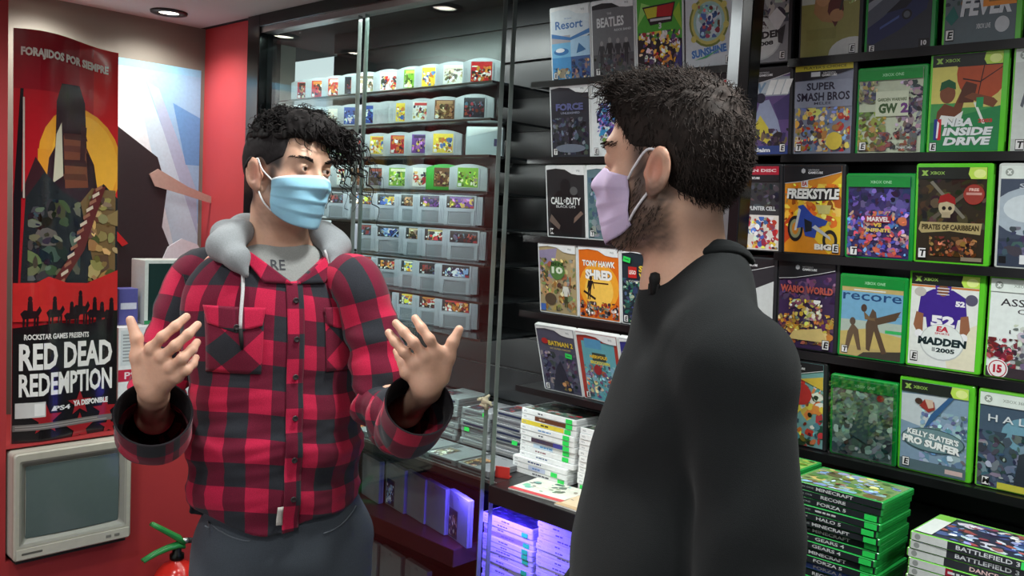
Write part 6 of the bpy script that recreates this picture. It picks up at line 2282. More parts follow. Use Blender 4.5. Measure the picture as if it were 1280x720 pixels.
def build_plaid_man():
    H = atD(362, 210, 1.87)                       # head, at eye height
    T0 = atD(352, 330, 1.90)
    M = V3(T0[0], T0[1], 0)
    toc = hz(CAM - M)
    right_img = V3(-toc[1], toc[0], 0)            # towards picture right
    if right_img @ CRT < 0:
        right_img = -right_img
    fT = hz(toc * math.cos(.26) + right_img * math.sin(.26))
    RT = axes(fT)
    hd = math.radians(41)
    RH = axes(toc * math.cos(hd) + right_img * math.sin(hd), roll=math.radians(3), pitch=math.radians(-2))

    def B(x, y, z):
        return M + RT @ V3(x, y, 0) + V3(0, 0, z)

    def toB(P):
        return (P - M) @ RT
    # ---- pose
    shR, shL = atD(251, 347, 1.905), atD(443, 352, 1.885)
    elR, elL = atD(194, 512, 1.865), atD(484, 503, 1.855)
    wrR, wrL = atD(192, 494, 1.655), atD(533, 486, 1.63)

    miR, miL = elR * .5 + wrR * .5 + V3(0, 0, -.026), elL * .5 + wrL * .5 + V3(0, 0, -.026)
    dR, dL = 1.60, 1.60
    knR = [atD(189, 436, dR), atD(203, 446, dR - .004), atD(214, 459, dR - .004), atD(221, 471, dR + .002)]
    fgR = [[atD(203, 421, dR - .012), atD(219, 408, dR - .004), atD(233, 396, dR + .012)],
           [atD(219, 432, dR - .018), atD(235, 418, dR - .008), atD(247, 406, dR + .012)],
           [atD(228, 448, dR - .018), atD(240, 437, dR - .004), atD(246, 428, dR + .016)],
           [atD(233, 463, dR - .010), atD(241, 455, dR + .004), atD(245, 447, dR + .018)]]
    thR = [atD(178, 476, dR + .02), atD(172, 446, dR + .012), atD(171, 423, dR + .010), atD(163, 400, dR + .014)]
    knL = [atD(546, 440, dL + .004), atD(531, 446, dL - .002), atD(518, 455, dL), atD(508, 466, dL + .006)]
    fgL = [[atD(537, 424, dL - .010), atD(527, 410, dL - .004), atD(519, 398, dL + .006)],
           [atD(517, 428, dL - .012), atD(505, 415, dL - .004), atD(495, 404, dL + .008)],
           [atD(505, 440, dL - .008), atD(494, 427, dL + .002), atD(486, 416, dL + .014)],
           [atD(503, 455, dL + .008), atD(499, 446, dL + .018), atD(495, 439, dL + .03)]]
    thL = [atD(551, 472, dL + .02), atD(560, 446, dL + .012), atD(566, 428, dL + .010), atD(574, 412, dL + .012)]
    handR = hand_parts(atD(191, 490, 1.64), knR, fgR, thR, -ray(200, 450) / np.linalg.norm(ray(200, 450)))
    handL = hand_parts(atD(534, 484, 1.615), knL, fgL, thL, -ray(530, 450) / np.linalg.norm(ray(530, 450)))

    hs, balls = head_sdf()
    HS = .95
    RHw, RHi = RH * HS, RH / HS

    def headf(P):
        return hs((P - H) @ RHi) * HS
    nb = H + RHw @ V3(0, -.028, -.095)
    C7 = B(0, -.035, 1.545)
    neck = f_union([(f_cone(nb, C7, .054, .060), 0), (f_cone(C7, B(.10, -.03, 1.50), .05, .05), .05), (f_cone(C7, B(-.10, -.03, 1.50), .05, .05), .05),
                    (f_cone(B(-.016, .012, 1.53), H + RHw @ V3(-.055, -.02, -.055), .010, .012), .03), (f_cone(B(.016, .012, 1.53), H + RHw @ V3(.055, -.02, -.055), .010, .012), .03)])
    hipR, hipL = B(-.072, 0, .93), B(.122, 0, .93)
    knRl, knLl = B(-.09, .03, .50), B(.13, .02, .50)
    anR, anL = B(-.095, -.03, .085), B(.14, -.02, .085)
    trunk = f_frame(f_union([(f_cone((0, 0, .97), (0, -.005, 1.15), .135, .125), 0), (f_cone((0, -.005, 1.15), (0, -.01, 1.38), .125, .140), .05), (f_cone((-.11, -.02, 1.455), (.11, -.02, 1.455), .055, .055), .06)]), M, RT, sy=.68, gain=.75)
    limbs = f_union([(f_cone(shR, elR, .046, .037), 0), (f_cone(shL, elL, .046, .037), 0), (f_cone(elR, miR, .037, .032), .02), (f_cone(elL, miL, .037, .032), .02), (f_cone(miR, wrR, .032, .026), .02), (f_cone(miL, wrL, .032, .026), .02),
                     (f_cone(wrR, atD(191, 488, 1.635), .0265, .026), .01), (f_cone(wrL, atD(534, 482, 1.612), .0265, .026), .01),
                     (f_cone(hipR, knRl, .075, .05), .02), (f_cone(hipL, knLl, .075, .05), .02), (f_cone(knRl, anR, .05, .035), .02), (f_cone(knLl, anL, .05, .035), .02),
                     (f_cone(anR, anR + RT @ V3(-.01, .13, -.05), .036, .025), .02), (f_cone(anL, anL + RT @ V3(.01, .13, -.05), .036, .025), .02)])

    def body(P):
        d = limbs(P)
        d = smin(d, trunk(P), .05)
        d = smin(d, neck(P), .05)
        d = smin(d, headf(P), .022)
        d = smin(d, handR(P), .012)
        return smin(d, handL(P), .012)
    lo = np.minimum.reduce([M + V3(-.42, -.42, 0), wrR - .2, wrL - .2, thR[3] - .05]); hi = np.maximum.reduce([M + V3(.42, .42, 1.9), wrR + .2, wrL + .2])
    lo[2], hi[2] = .03, 1.90
    V, F = surface(body, lo, hi, .0032)
    Q = (V - H) @ RHi
    col = skin_colors(Q, (206, 164, 140), (30, 26, 26), stub=.35, stubc=(110, 84, 74))
    far = np.linalg.norm(Q, axis=1) > .26
    col[far] = (204, 158, 134)
    # cropped sides of the head and sideburns
    hx, hy, hzq = Q[:, 0], Q[:, 1], Q[:, 2]
    side = 1 / (1 + np.exp(-(hzq + .004 + .55 * np.maximum(0, hy - .028)) * 260)) * (1 / (1 + np.exp((hy - .047 + .12 * np.maximum(0, .03 - hzq)) * 300)))
    back = (1 / (1 + np.exp((hy + .02) * 220))) * (1 / (1 + np.exp(-(hzq + .085) * 160)))
    burn = np.exp(-((hy - .022) / .014) ** 2) * (1 / (1 + np.exp((hzq - .0) * 300))) * (1 / (1 + np.exp(-(hzq + .055) * 250))) * (np.abs(hx) > .05)
    w = np.clip(np.maximum.reduce([side, back, burn * .8]), 0, 1) * (~far) * np.clip(1 - 3.0 * (np.exp(-(((np.abs(hx) - .085) / .012) ** 2 + ((hy + .01) / .022) ** 2 + ((hzq + .022) / .034) ** 2))), 0, 1)
    col = col * (1 - w[:, None]) + np.array((36, 32, 32)) * w[:, None]
    col[(V[:, 2] < 1.0)] = (204, 158, 134)
    me = mesh_from('person', V - M, F, SKIN, col)
    man = bpy.data.objects.new('person', me)
    COL.objects.link(man)
    man.location = tuple(M)
    tag(man, 'person in a red and black plaid shirt and blue mask gesturing with both hands', 'person')
    for b in balls:
        make_eye(man, H, RHw, b, RH @ V3(-.0 + .10, 1, -.03))

    # ---- t-shirt and plaid shirt
    def torso(gr, fold=0.0):
        core = f_union([(f_cone((0, .012, .955), (0, .008, 1.16), .178 + gr, .176 + gr), 0), (f_cone((0, .008, 1.16), (0, .0, 1.37), .176 + gr, .180 + gr), .05),
                        (f_cone((-.125, -.02, 1.468), (.125, -.02, 1.468), .062 + gr, .062 + gr), .08), (f_cone((-.06, -.03, 1.50), (.06, -.03, 1.50), .060 + gr, .060 + gr), .06),
                        (f_cone((-.09, -.01, 1.37), (.09, -.01, 1.37), .100 + gr, .100 + gr), .05), (f_cone((-.055, .055, 1.452), (.055, .055, 1.452), .064 + gr, .064 + gr), .06), (f_cone((-.03, .030, 1.512), (.03, .030, 1.512), .070 + gr, .070 + gr), .05)])

        def f(Q):
            S = Q * np.array([1, 1 / .70, 1])
            d = core(S) * .78
            if fold:
                x, y, z = Q[:, 0], Q[:, 1], Q[:, 2]
                w = np.clip((1.42 - z) / .25, 0.25, 1)
                d = d + fold * w * (np.sin(z * 62 + x * 26 * np.sign(x + .02) + 2.2 * np.sin(x * 16 + 1)) * .5 + .8 * hash_noise(Q * np.array([1, 1, 1.9]), 26, 12) + .5 * hash_noise(Q * np.array([1, 1, 2.6]), 60, 4))
            return d
        return f
    tee_in, shirt_in = torso(-.013), torso(0, .0066)
    neck_cut = f_cone((0, -.035, 1.590), (0, .03, 1.70), .058, .080)

    def tee(P):
        Q = toB(P)
        return smax(smax(tee_in(Q), -neck_cut(Q), .006), 1.2 - Q[:, 2], .004)

    def shirt_full(P):
        return shirt_in(toB(P))

    def shirt(P):
        Q = toB(P)
        d = shirt_in(Q)
        x, y, z = Q[:, 0], Q[:, 1], Q[:, 2]
        wedge = np.maximum(np.abs(x - .002) - (z - 1.494) * 1.30 - .001, -(y + .0) - .0)
        ncol = f_cone((0, -.03, 1.50), (0, .02, 1.68), .070, .13)(Q)
        d = smax(d, -wedge * .75, .005)
        d = smax(d, -ncol, .006)
        hem = .992 + 1.0 * np.minimum(np.abs(x + .02), .16) ** 2 + .010 * np.sin(x * 30) - .02 * (y < 0) - z
        return smax(d, hem, .004)

    def uvs(V, F):
        Q = toB(V)
        an = np.arctan2(Q[:, 0], Q[:, 1] / .70)
        u = an * .178
        U = np.stack([u, Q[:, 2] + 0.012 * np.sin(Q[:, 0] * 14)], 1)[F]
        ref = U[:, :1, 0]
        U[:, :, 0] += np.round((ref - U[:, :, 0]) / (2 * PI * .178)) * (2 * PI * .178)
        # tops of the shoulders run on front to back
        U[..., 0] += .022
        return U
    bl, bh = M + V3(-.30, -.30, .93), M + V3(.30, .30, 1.62)
    V, F = surface(tee, bl, bh, .006)
    t_o = add_obj('t_shirt', mesh_from('t_shirt', V - M, F, CLOTH, (138, 140, 138)), man)
    t_o['label'] = 'grey t-shirt'
    V, F = surface(shirt, bl, bh, .0045)
    sh = add_obj('plaid_shirt', mesh_from('plaid_shirt', V - M, F, PLAID, None, uvs(V, F)), man)
    sh['label'] = 'red and black plaid shirt'

    def drape(fn, x, z, off, y0=.30, side=1):
        """front surface point above body coordinates (x, z)"""
        ys = np.linspace(y0, -.05, 176)
        P = np.array([B(x, y, z) for y in ys])
        d = fn(P)
        k = int(np.argmax(d < 0))
        if k == 0:
            return B(x, .08 + off, z)
        y = ys[k - 1] + (ys[k] - ys[k - 1]) * d[k - 1] / (d[k - 1] - d[k])
        return B(x, y + off, z)

    def patch(name, parent, P4, nu, nv, off, m, uvm=True, col=None, thick=.002, fn=shirt_full, bulge=0.0, urot=0.0, uo=(0, 0)):
        """four-cornered piece of cloth laid on the front; P4 = (x,z) corners tl, tr, br, bl"""
        P4 = np.array(P4, float)
        G = np.zeros((nv, nu, 3)); U = np.zeros((nv, nu, 2))
        for i in range(nv):
            for j in range(nu):
                u, v = j / (nu - 1), i / (nv - 1)
                p = (P4[0] * (1 - u) + P4[1] * u) * (1 - v) + (P4[3] * (1 - u) + P4[2] * u) * v
                G[i, j] = drape(fn, p[0], p[1], off + bulge * math.sin(PI * u) * math.sin(PI * v))
                cr, sr = math.cos(urot), math.sin(urot)
                U[i, j] = (p[0] * cr - p[1] * sr + .022 + uo[0], p[0] * sr + p[1] * cr + uo[1])
        o = sheet_obj(name, G, m, man, col if col is not None else (0, 0, 0), thick, U)
        o.parent = parent
        return o
    # placket strip, collar wings, chest pockets with flaps, buttons
    patch('button_placket', sh, [(-.017, 1.497), (.017, 1.500), (.016, .990), (-.018, .988)], 7, 60, .0025, PLAID, thick=.003, uo=(.038, .03))
    patch('collar', sh, [(-.104, 1.556), (-.090, 1.562), (-.004, 1.494), (-.060, 1.496)], 10, 10, .006, PLAID, thick=.003, urot=.5, uo=(.03, .05))
    patch('collar', sh, [(.090, 1.562), (.104, 1.556), (.066, 1.496), (.006, 1.494)], 10, 10, .006, PLAID, thick=.003, urot=-.5, uo=(.02, .02))
    for s in (-1, 1):
        x0, x1 = sorted((s * .062, s * .165))
        patch('chest_pocket', sh, [(x0, 1.432), (x1, 1.432), (x1 - .004, 1.315), (x0 + .004, 1.315)], 12, 14, .0025, PLAID, thick=.003, bulge=.004, urot=.785, uo=(.02 * s, .03))
        c = (x0 + x1) / 2
        q0 = patch('pocket_flap', sh, [(x0 - .003, 1.447), (c, 1.447), (c, 1.396), (x0 + .004, 1.412)], 8, 8, .007, PLAID, thick=.003, uo=(.01, .02))
        q1 = patch('pocket_flap', sh, [(c, 1.447), (x1 + .003, 1.447), (x1 - .004, 1.412), (c, 1.396)], 8, 8, .007, PLAID, thick=.003, uo=(.01, .02))
        bpy.ops.object.select_all(action='DESELECT')
        q0.select_set(True); q1.select_set(True)
        bpy.context.view_layer.objects.active = q0
        bpy.ops.object.join()
    def button(x, z, off):
        p = drape(shirt_full, x, z, off)
        b = MB((46, 42, 44))
        b.lathe([(.0008, .002), (.0035, .0022), (.0045, .0028), (.0058, .0024), (.0060, .0006), (.0055, 0)], n=14, M=np.stack([RT[:, 0], RT[:, 2] * -1, RT[:, 1]], 1))
        b.obj('button', PLASTIC, sh, smooth=True, loc=tuple(p - M))
    for z in (1.462, 1.385, 1.308, 1.225, 1.14, 1.06):
        button(0.0, z, .006)
    for s in (-1, 1):
        button(s * .1135, 1.408, .0115)
    o = patch('hem_label', sh, [(-.03, 1.045), (-.018, 1.045), (-.017, 1.005), (-.03, 1.005)], 3, 5, .004, CLOTH, col=(214, 208, 200), thick=.0015)
    # lettering on the t-shirt
    V2, F2, asp = glyphs('RE', .01)
    W2 = np.array([drape(tee, -.040 + v[0] * .020, 1.520 + v[1] * .020, .0012) for v in V2])
    b = MB((70, 72, 76)); b.add(W2 - M, F2); b.obj('chest_lettering', CLOTH, t_o)

    # sleeves with wide unbuttoned cuffs
    def folds(seed, el):
        q = np.random.RandomState(seed)
        ph = q.uniform(0, 6, 8)

        def f(t, s, an):
            w = .25 + 1.2 * np.exp(-((t - el) / .20) ** 2)
            a = .0050 * np.sin(s * 70 + 1.4 * np.sin(an + ph[0]) * 2 + ph[1]) + .0040 * np.sin(s * 118 + 2.0 * np.cos(an + ph[2]) + ph[3]) + .004 * np.sin(2 * an + s * 16 + ph[4])
            return a * w * np.clip((1 - t) * 7, .25, 1) * np.clip(t * 8, 0, 1)
        return f
    cufR, cufL = atD(192, 519, 1.615), atD(524, 508, 1.585)
    cR = [B(-.105, -.018, 1.475), shR, shR * .66 + elR * .34 + RT @ V3(-.008, 0, 0), shR * .3 + elR * .7 + RT @ V3(-.006, 0, .0), elR + RT @ V3(-.004, -.012, -.008), elR * .55 + cufR * .45 + V3(0, 0, -.034), cufR * .78 + elR * .22 + V3(0, 0, -.034), cufR + V3(0, 0, .004)]
    rR = [.056, .062, .060, .056, .058, .058, .064, .068]

    def lipR(t, an):
        return np.clip((t - .86) / .14, 0, 1) * .0 * an
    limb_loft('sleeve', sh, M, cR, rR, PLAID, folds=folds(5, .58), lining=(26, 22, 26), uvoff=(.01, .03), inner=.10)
    cL = [B(.105, -.018, 1.475), shL, shL * .66 + elL * .34 + RT @ V3(.008, 0, 0), shL * .3 + elL * .7 + RT @ V3(.004, 0, 0), elL + RT @ V3(-.004, -.012, -.012), elL * .55 + cufL * .45 + V3(0, 0, -.034), cufL * .78 + elL * .22 + V3(0, 0, -.034), cufL + V3(0, 0, .004)]
    rL = [.054, .057, .057, .055, .057, .054, .058, .062]
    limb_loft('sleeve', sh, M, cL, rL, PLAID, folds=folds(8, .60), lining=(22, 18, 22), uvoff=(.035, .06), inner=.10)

    # ---- grey hood lying round the neck, with its strings
    hoodp = [(-.098, .068, 1.548), (-.118, .030, 1.568), (-.110, -.04, 1.585), (-.06, -.085, 1.595), (0, -.10, 1.598), (.06, -.085, 1.598), (.098, -.04, 1.592), (.100, .02, 1.583), (.082, .062, 1.560)]
    hr = [.012, .019, .023, .028, .030, .028, .023, .018, .012]

    hoodf = f_union([(f_cone(B(*hoodp[i]), B(*hoodp[i + 1]), hr[i], hr[i + 1]), .03) for i in range(len(hoodp) - 1)] + [(f_ell(B(0, -.125, 1.52), (.10, .045, .09)), .05),
                    (f_cone(B(-.085, -.005, 1.592), B(-.130, .026, 1.562), .028, .022), .03), (f_cone(B(-.130, .026, 1.562), B(-.112, .074, 1.540), .022, .016), .03), (f_cone(B(-.112, .074, 1.540), B(-.094, .092, 1.510), .016, .006), .025),
                    (f_cone(B(.085, -.005, 1.592), B(.112, .036, 1.568), .026, .018), .03), (f_cone(B(.112, .036, 1.568), B(.084, .086, 1.528), .018, .007), .03)])

    def hood(P):
        return hoodf(P) + .0018 * hash_noise(P, 50, 21)
    V, F = surface(hood, M + V3(-.27, -.27, 1.40), M + V3(.27, .27, 1.68), .0055)
    ho = add_obj('hood', mesh_from('hood', V - M, F, CLOTH, (140, 144, 147)), man)
    ho['label'] = 'grey hood'

    def string(x0, z0, x1, z1, ztip):
        b = MB((206, 206, 208))
        P = []
        for t in np.linspace(0, 1, 16):
            P.append(drape(shirt_full, x0 + (x1 - x0) * t + .003 * math.sin(t * 5), z0 + (z1 - z0) * t, .0085 if t > .12 else .02) - M)
        P = np.array(P)
        P[1:-1] = (P[:-2] + 2 * P[1:-1] + P[2:]) / 4
        b.tube(P, .0036, n=8)
        o = b.obj('drawstring', CLOTH, ho, smooth=True)
        e = drape(shirt_full, x1, ztip, .0085) - M
        b = MB((24, 24, 26)); b.tube([P[-1], (P[-1] + e) / 2, e], [.0042, .0046, .0034], n=8)
        b.obj('string_tip', RUBBER, ho, smooth=True)
    string(-.100, 1.565, -.103, 1.405, 1.365)
    string(.072, 1.562, .100, 1.445, 1.425)

    # ---- jeans and shoes
    jf = f_union([(f_frame(f_cone((.018, .0, 1.02), (.026, 0, .92), .158, .166), M, RT, .74, .8), 0), (f_cone(hipR + V3(0, 0, -.02), knRl, .098, .072), .05), (f_cone(hipL + V3(0, 0, -.02), knLl, .098, .072), .05), (f_cone(knRl, anR, .072, .060), .03), (f_cone(knLl, anL, .072, .060), .03)])

    def jeans(P):
        Q = toB(P)
        return smax(smax(jf(P) + .0022 * np.sin(Q[:, 2] * 46 + Q[:, 0] * 20) * np.clip((1.0 - Q[:, 2]) * 8, 0, 1) + .003 * hash_noise(P, 30, 9), Q[:, 2] - 1.045, .004), .07 - Q[:, 2], .003)
    V, F = surface(jeans, M + V3(-.33, -.33, .05), M + V3(.33, .33, 1.08), .008)
    jo = add_obj('jeans', mesh_from('jeans', V - M, F, CLOTH, (74, 80, 88)), man)
    jo['label'] = 'dark grey jeans'
    # curved front pocket seam
    for s in (-1, 1):
        P = [drape(jeans, s * (.16 - .085 * t), 1.005 - .035 * math.sin(t * 1.5), .0015) - M for t in np.linspace(0, 1, 12)]
        b = MB((104, 110, 118)); b.tube(P, .0016, n=6); b.obj('pocket_seam', CLOTH, jo, smooth=True)
    for a, s in ((anR, -1), (anL, 1)):
        c = V3(a[0], a[1], 0)
        sf = f_union([(f_cone(c + RT @ V3(0, -.05, 0) + V3(0, 0, .045), c + RT @ V3(s * .01, .15, 0) + V3(0, 0, .036), .044, .036), 0), (f_cone(a, c + RT @ V3(0, -.02, 0) + V3(0, 0, .05), .045, .045), .03)])
        V, F = surface(lambda P: smax(sf(P), .002 - P[:, 2], .003), c + V3(-.25, -.25, -.01), c + V3(.25, .25, .17), .008)
        add_obj('shoe', mesh_from('shoe', V - M, F, RUBBER, (50, 50, 54)), man)

    # ---- hair: cropped sides are skin colour work; curly top combed over to his left
    q = np.random.RandomState(4)

    def capf(P):
        Q = (P - H) @ RHi
        d = f_union([(f_ell((0, -.012, .056), (.077, .100, .070)), 0), (f_ell((.012, .045, .090), (.060, .050, .030)), .03), (f_ell((.045, .045, .070), (.036, .045, .036)), .03)])(Q)
        d = smax(d, .052 + .25 * np.maximum(0, -Q[:, 1] - .03) * -1 - Q[:, 2] + .10 * np.maximum(0, Q[:, 1]), .01)
        return d + .0055 * hash_noise(Q, 150, 31) + .0035 * hash_noise(Q, 330, 32)
    V, F = surface(capf, H + V3(-.15, -.15, .03), H + V3(.15, .15, .19), .0035)
    parts = [(V, F, np.array((26, 23, 23)) * (1 + .3 * hash_noise(V, 200, 8))[:, None])]
    # short dark coat on the shaved side and back
    def coat(P):
        Q = (P - H) @ RHi
        d = hs(Q) - .0022
        x, y, z = Q[:, 0], Q[:, 1], Q[:, 2]
        lim = np.maximum.reduce([-(z - (-.002 + .55 * np.maximum(0, y - .010) - 1.1 * np.maximum(0, -y - .022))), y - .050 + .15 * np.maximum(0, .04 - z), -z - .085])
        ear = np.minimum(f_ell((.082, -.008, -.022), (.018, .025, .040))(Q), f_ell((-.082, -.008, -.022), (.018, .025, .040))(Q))
        d = smax(d, lim, .003)
        return smax(d, -ear, .003) + .0004 * hash_noise(Q, 420, 3)
    V, F = surface(coat, H + V3(-.15, -.15, -.11), H + V3(.15, .15, .14), .003)
    parts.append((V, F, np.array((34, 31, 32)) * (1 + .25 * hash_noise(V, 400, 9))[:, None]))
    # curls
    n = 1500
    th = q.uniform(-2.2, 1.7, n)
    ph = q.uniform(.0, 1.0, n)
    roots, dirs, LL = [], [], []
    for i in range(n):
        a, e = th[i], ph[i]
        r = V3(.075 * math.sin(a) * math.cos(e * 1.3), -.012 + .098 * math.cos(a) * math.cos(e * 1.3), .060 + .066 * math.sin(e * 1.3 + .1))
        front = max(0, math.cos(a))
        d = V3(.75 + .45 * q.normal(), .25 * front + .35 * q.normal(), .10 + .25 * q.normal())
        roots.append(H + RHw @ r); dirs.append(RH @ d)
        LL.append(.028 + .022 * max(0, r[0] / .07) + .012 * front)
    v, f, c = strands('curl', roots, dirs, LL, .0020, (25, 22, 22), HAIR, None, curl=.0062, cf=260, seg=12, droop=.45, seed=3)
    parts.append((v, f, c))
    n = 75                                          # long curls falling beside the far eye
    roots = [H + RHw @ V3(.048 + .028 * q.uniform(-1, 1), .070 + .018 * q.normal(), .082 + .014 * q.uniform(-1, 1)) for _ in range(n)]
    dirs = [RH @ V3(.62 + .3 * q.normal(), .42 + .28 * q.normal(), -.10 + .4 * q.normal()) for _ in range(n)]
    LL = q.uniform(.045, .095, n)
    v, f, c = strands('curl', roots, dirs, LL, .0029, (25, 22, 22), HAIR, None, curl=.0085, cf=330, seg=30, droop=.95, seed=5, sides=4)
    parts.append((v, f, c))
    # eyebrows
    for s in (-1, 1):
        n = 90
        u = q.uniform(0, 1, n)
        roots, dirs = [], []
        for k in range(n):
            x = s * (.014 + .040 * u[k])
            zz = .0155 + .007 * math.sin(u[k] * 2.3) + q.uniform(-.0032, .0032) * (1.2 - .6 * u[k])
            ys = np.linspace(.12, .03, 91)
            d = hs(np.array([(x, y, zz) for y in ys]))
            roots.append(H + RHw @ V3(x, ys[int(np.argmax(d < 0))] - .0005, zz)); dirs.append(RH @ V3(s * .9, .30, .22 - .5 * u[k]))
        v, f, c = strands('brow', roots, dirs, .010, .0010, (30, 25, 24), HAIR, None, curl=.0, seg=3, droop=.1, seed=7)
        parts.append((v, f, c))
    v, f, c = join_np(parts)
    add_obj('hair', mesh_from('hair', v - M, f, HAIR, np.clip(c, 0, 255)), man)['label'] = 'dark hair, shaved sides and curls on top'

    # ---- blue medical mask with ear loops
    G = face_mask(hs, top=-.013, bot=-.128, phim=70, zs=(-.030, -.100), pleat=.0034, tent=.008)
    W = H + G @ RHw.T
    cm = sheet_obj('face_mask', W, MASKM, man, (150, 202, 226), .0016, rim=(2, (222, 232, 236)))
    cm['label'] = 'light blue medical mask'
    for s, j in ((-1, 0), (1, -1)):
        top_, bot_ = G[1, j], G[-2, j]
        ear_t, ear_b = V3(s * .081, -.010, .010), V3(s * .079, -.006, -.050)
        P = np.array([top_, top_ * .6 + ear_t * .4 + V3(s * .010, 0, .002), ear_t, V3(s * .078, -.024, -.006), V3(s * .077, -.024, -.030), ear_b, bot_ * .6 + ear_b * .4 + V3(s * .008, 0, 0), bot_])
        b = MB((232, 234, 236)); b.tube((H + soft_path(P) @ RHw.T) - M, .0017, n=6)
        b.obj('ear_loop', CLOTH, cm, smooth=True)
    return man


plaid_man = build_plaid_man()
# ------------------------------------------------------------------ the man in the black sweatshirt
def build_black_man():
    HD = 1.26
    H = atD(836, 197, HD)
    M0 = atD(866, 330, 1.29)
    M = V3(M0[0], M0[1], 0)
    toc = hz(CAM - M)
    right_img = V3(-toc[1], toc[0], 0)
    if right_img @ CRT < 0:
        right_img = -right_img
    bT, bH = math.radians(-9), math.radians(18)
    RT = axes(-right_img * math.cos(bT) - toc * math.sin(bT))
    RH = axes(-right_img * math.cos(bH) - toc * math.sin(bH), roll=math.radians(2), pitch=math.radians(-3))

    def B(x, y, z):
        return M + RT @ V3(x, y, 0) + V3(0, 0, z)

    def toB(P):
        return (P - M) @ RT
    zs = 1.545
    shL, shR = B(.160, -.034, 1.472), B(-.160, -.015, 1.475)
    elL, elR = B(.222, -.070, 1.205), B(-.225, -.01, 1.21)
    wrL, wrR = B(.228, .035, .955), B(-.215, .12, .97)

    def hand(w, s):
        # relaxed hand hanging beside the thigh: fingers down, thumb forward
        fw, dn, ins = RT @ V3(0, 1, 0), V3(0, 0, -1.0), RT @ V3(-s, 0, 0)
        dn = dn * .97 + fw * .24
        dn /= np.linalg.norm(dn)
        fx = np.cross(np.cross(dn, fw), dn)
        kn = [w + dn * (.088 - .004 * abs(i - 1)) + fx * (.030 - .020 * i) for i in range(4)]
        fg = []
        for i, L in enumerate((.072, .080, .074, .058)):
            k = kn[i]
            fg.append([k + dn * L * .45 + ins * .006, k + dn * L * .78 + ins * .018, k + dn * L * .98 + ins * .034])
        th = [w + dn * .028 + fx * .026 + ins * .006, w + dn * .058 + fx * .045 + ins * .016, w + dn * .085 + fx * .050 + ins * .022, w + dn * .108 + fx * .048 + ins * .026]
        return hand_parts(w, kn, fg, th, -ins)
    handL, handR = hand(wrL, 1), hand(wrR, -1)
    hs, balls = head_sdf(beard=1.0)
    HS = .95
    RHw, RHi = RH * HS, RH / HS

    def headf(P):
        return hs((P - H) @ RHi) * HS
    C7 = B(0, .002, 1.555)
    nb = H + RHw @ V3(0, -.024, -.09)
    neck = f_union([(f_cone(nb, C7, .053, .057), 0), (f_cone(C7, B(.10, -.02, 1.505), .05, .045), .05), (f_cone(C7, B(-.10, -.02, 1.505), .05, .045), .05)])
    hipR, hipL = B(-.095, 0, .95), B(.095, 0, .95)
    knRl, knLl = B(-.11, .03, .51), B(.11, .02, .51)
    anR, anL = B(-.115, -.03, .085), B(.12, -.02, .085)
    trunk = f_frame(f_union([(f_cone((0, 0, .97), (0, -.005, 1.15), .135, .125), 0), (f_cone((0, -.005, 1.15), (0, -.01, 1.38), .125, .140), .05), (f_cone((-.11, -.02, 1.47), (.11, -.02, 1.47), .055, .055), .06)]), M, RT, sy=.68, gain=.75)
    limbs = f_union([(f_cone(shR, elR, .046, .038), 0), (f_cone(shL, elL, .046, .038), 0), (f_cone(elR, wrR, .038, .027), .02), (f_cone(elL, wrL, .038, .027), .02),
                     (f_cone(hipR, knRl, .075, .05), .02), (f_cone(hipL, knLl, .075, .05), .02), (f_cone(knRl, anR, .05, .035), .02), (f_cone(knLl, anL, .05, .035), .02),
                     (f_cone(anR, anR + RT @ V3(-.01, .13, -.05), .036, .025), .02), (f_cone(anL, anL + RT @ V3(.01, .13, -.05), .036, .025), .02)])

    def body(P):
        d = smin(limbs(P), trunk(P), .05)
        d = smin(d, neck(P), .05)
        d = smin(d, headf(P), .025)
        return smin(smin(d, handR(P), .012), handL(P), .012)
    V, F = surface(body, M + V3(-.45, -.45, .03), M + V3(.45, .45, 1.95), .0032)
    Q = (V - H) @ RHi
    col = skin_colors(Q, (208, 164, 140), (50, 40, 36), stub=.86, stubc=(66, 54, 48))
    far = np.linalg.norm(Q, axis=1) > .30
    col[far] = (204, 158, 134)
    hx, hy, hzq = Q[:, 0], Q[:, 1], Q[:, 2]
    burn = np.exp(-((hy - .018) / .016) ** 2) * (1 / (1 + np.exp((hzq - .03) * 300))) * (1 / (1 + np.exp(-(hzq + .075) * 200))) * (np.abs(hx) > .045)
    nape = (1 / (1 + np.exp((hy + .045) * 200))) * np.exp(-((hzq + .085) / .03) ** 2)
    w = np.clip(burn * .85 + nape * .4, 0, 1) * (~far)
    earw = np.exp(-(((np.abs(hx) - .085) / .012) ** 2 + ((hy + .008) / .020) ** 2 + ((hzq + .022) / .034) ** 2))
    w = w * np.clip(1 - 3 * earw, 0, 1)
    col = col * (1 - w[:, None]) + np.array((60, 48, 44)) * w[:, None]
    man = bpy.data.objects.new('person', mesh_from('person', V - M, F, SKIN, col))
    COL.objects.link(man)
    man.location = tuple(M)
    tag(man, 'person in a black sweatshirt and lilac mask seen from the side, listening', 'person')
    for b in balls:
        make_eye(man, H, RHw, b, RH @ V3(-.12, 1, -.02))

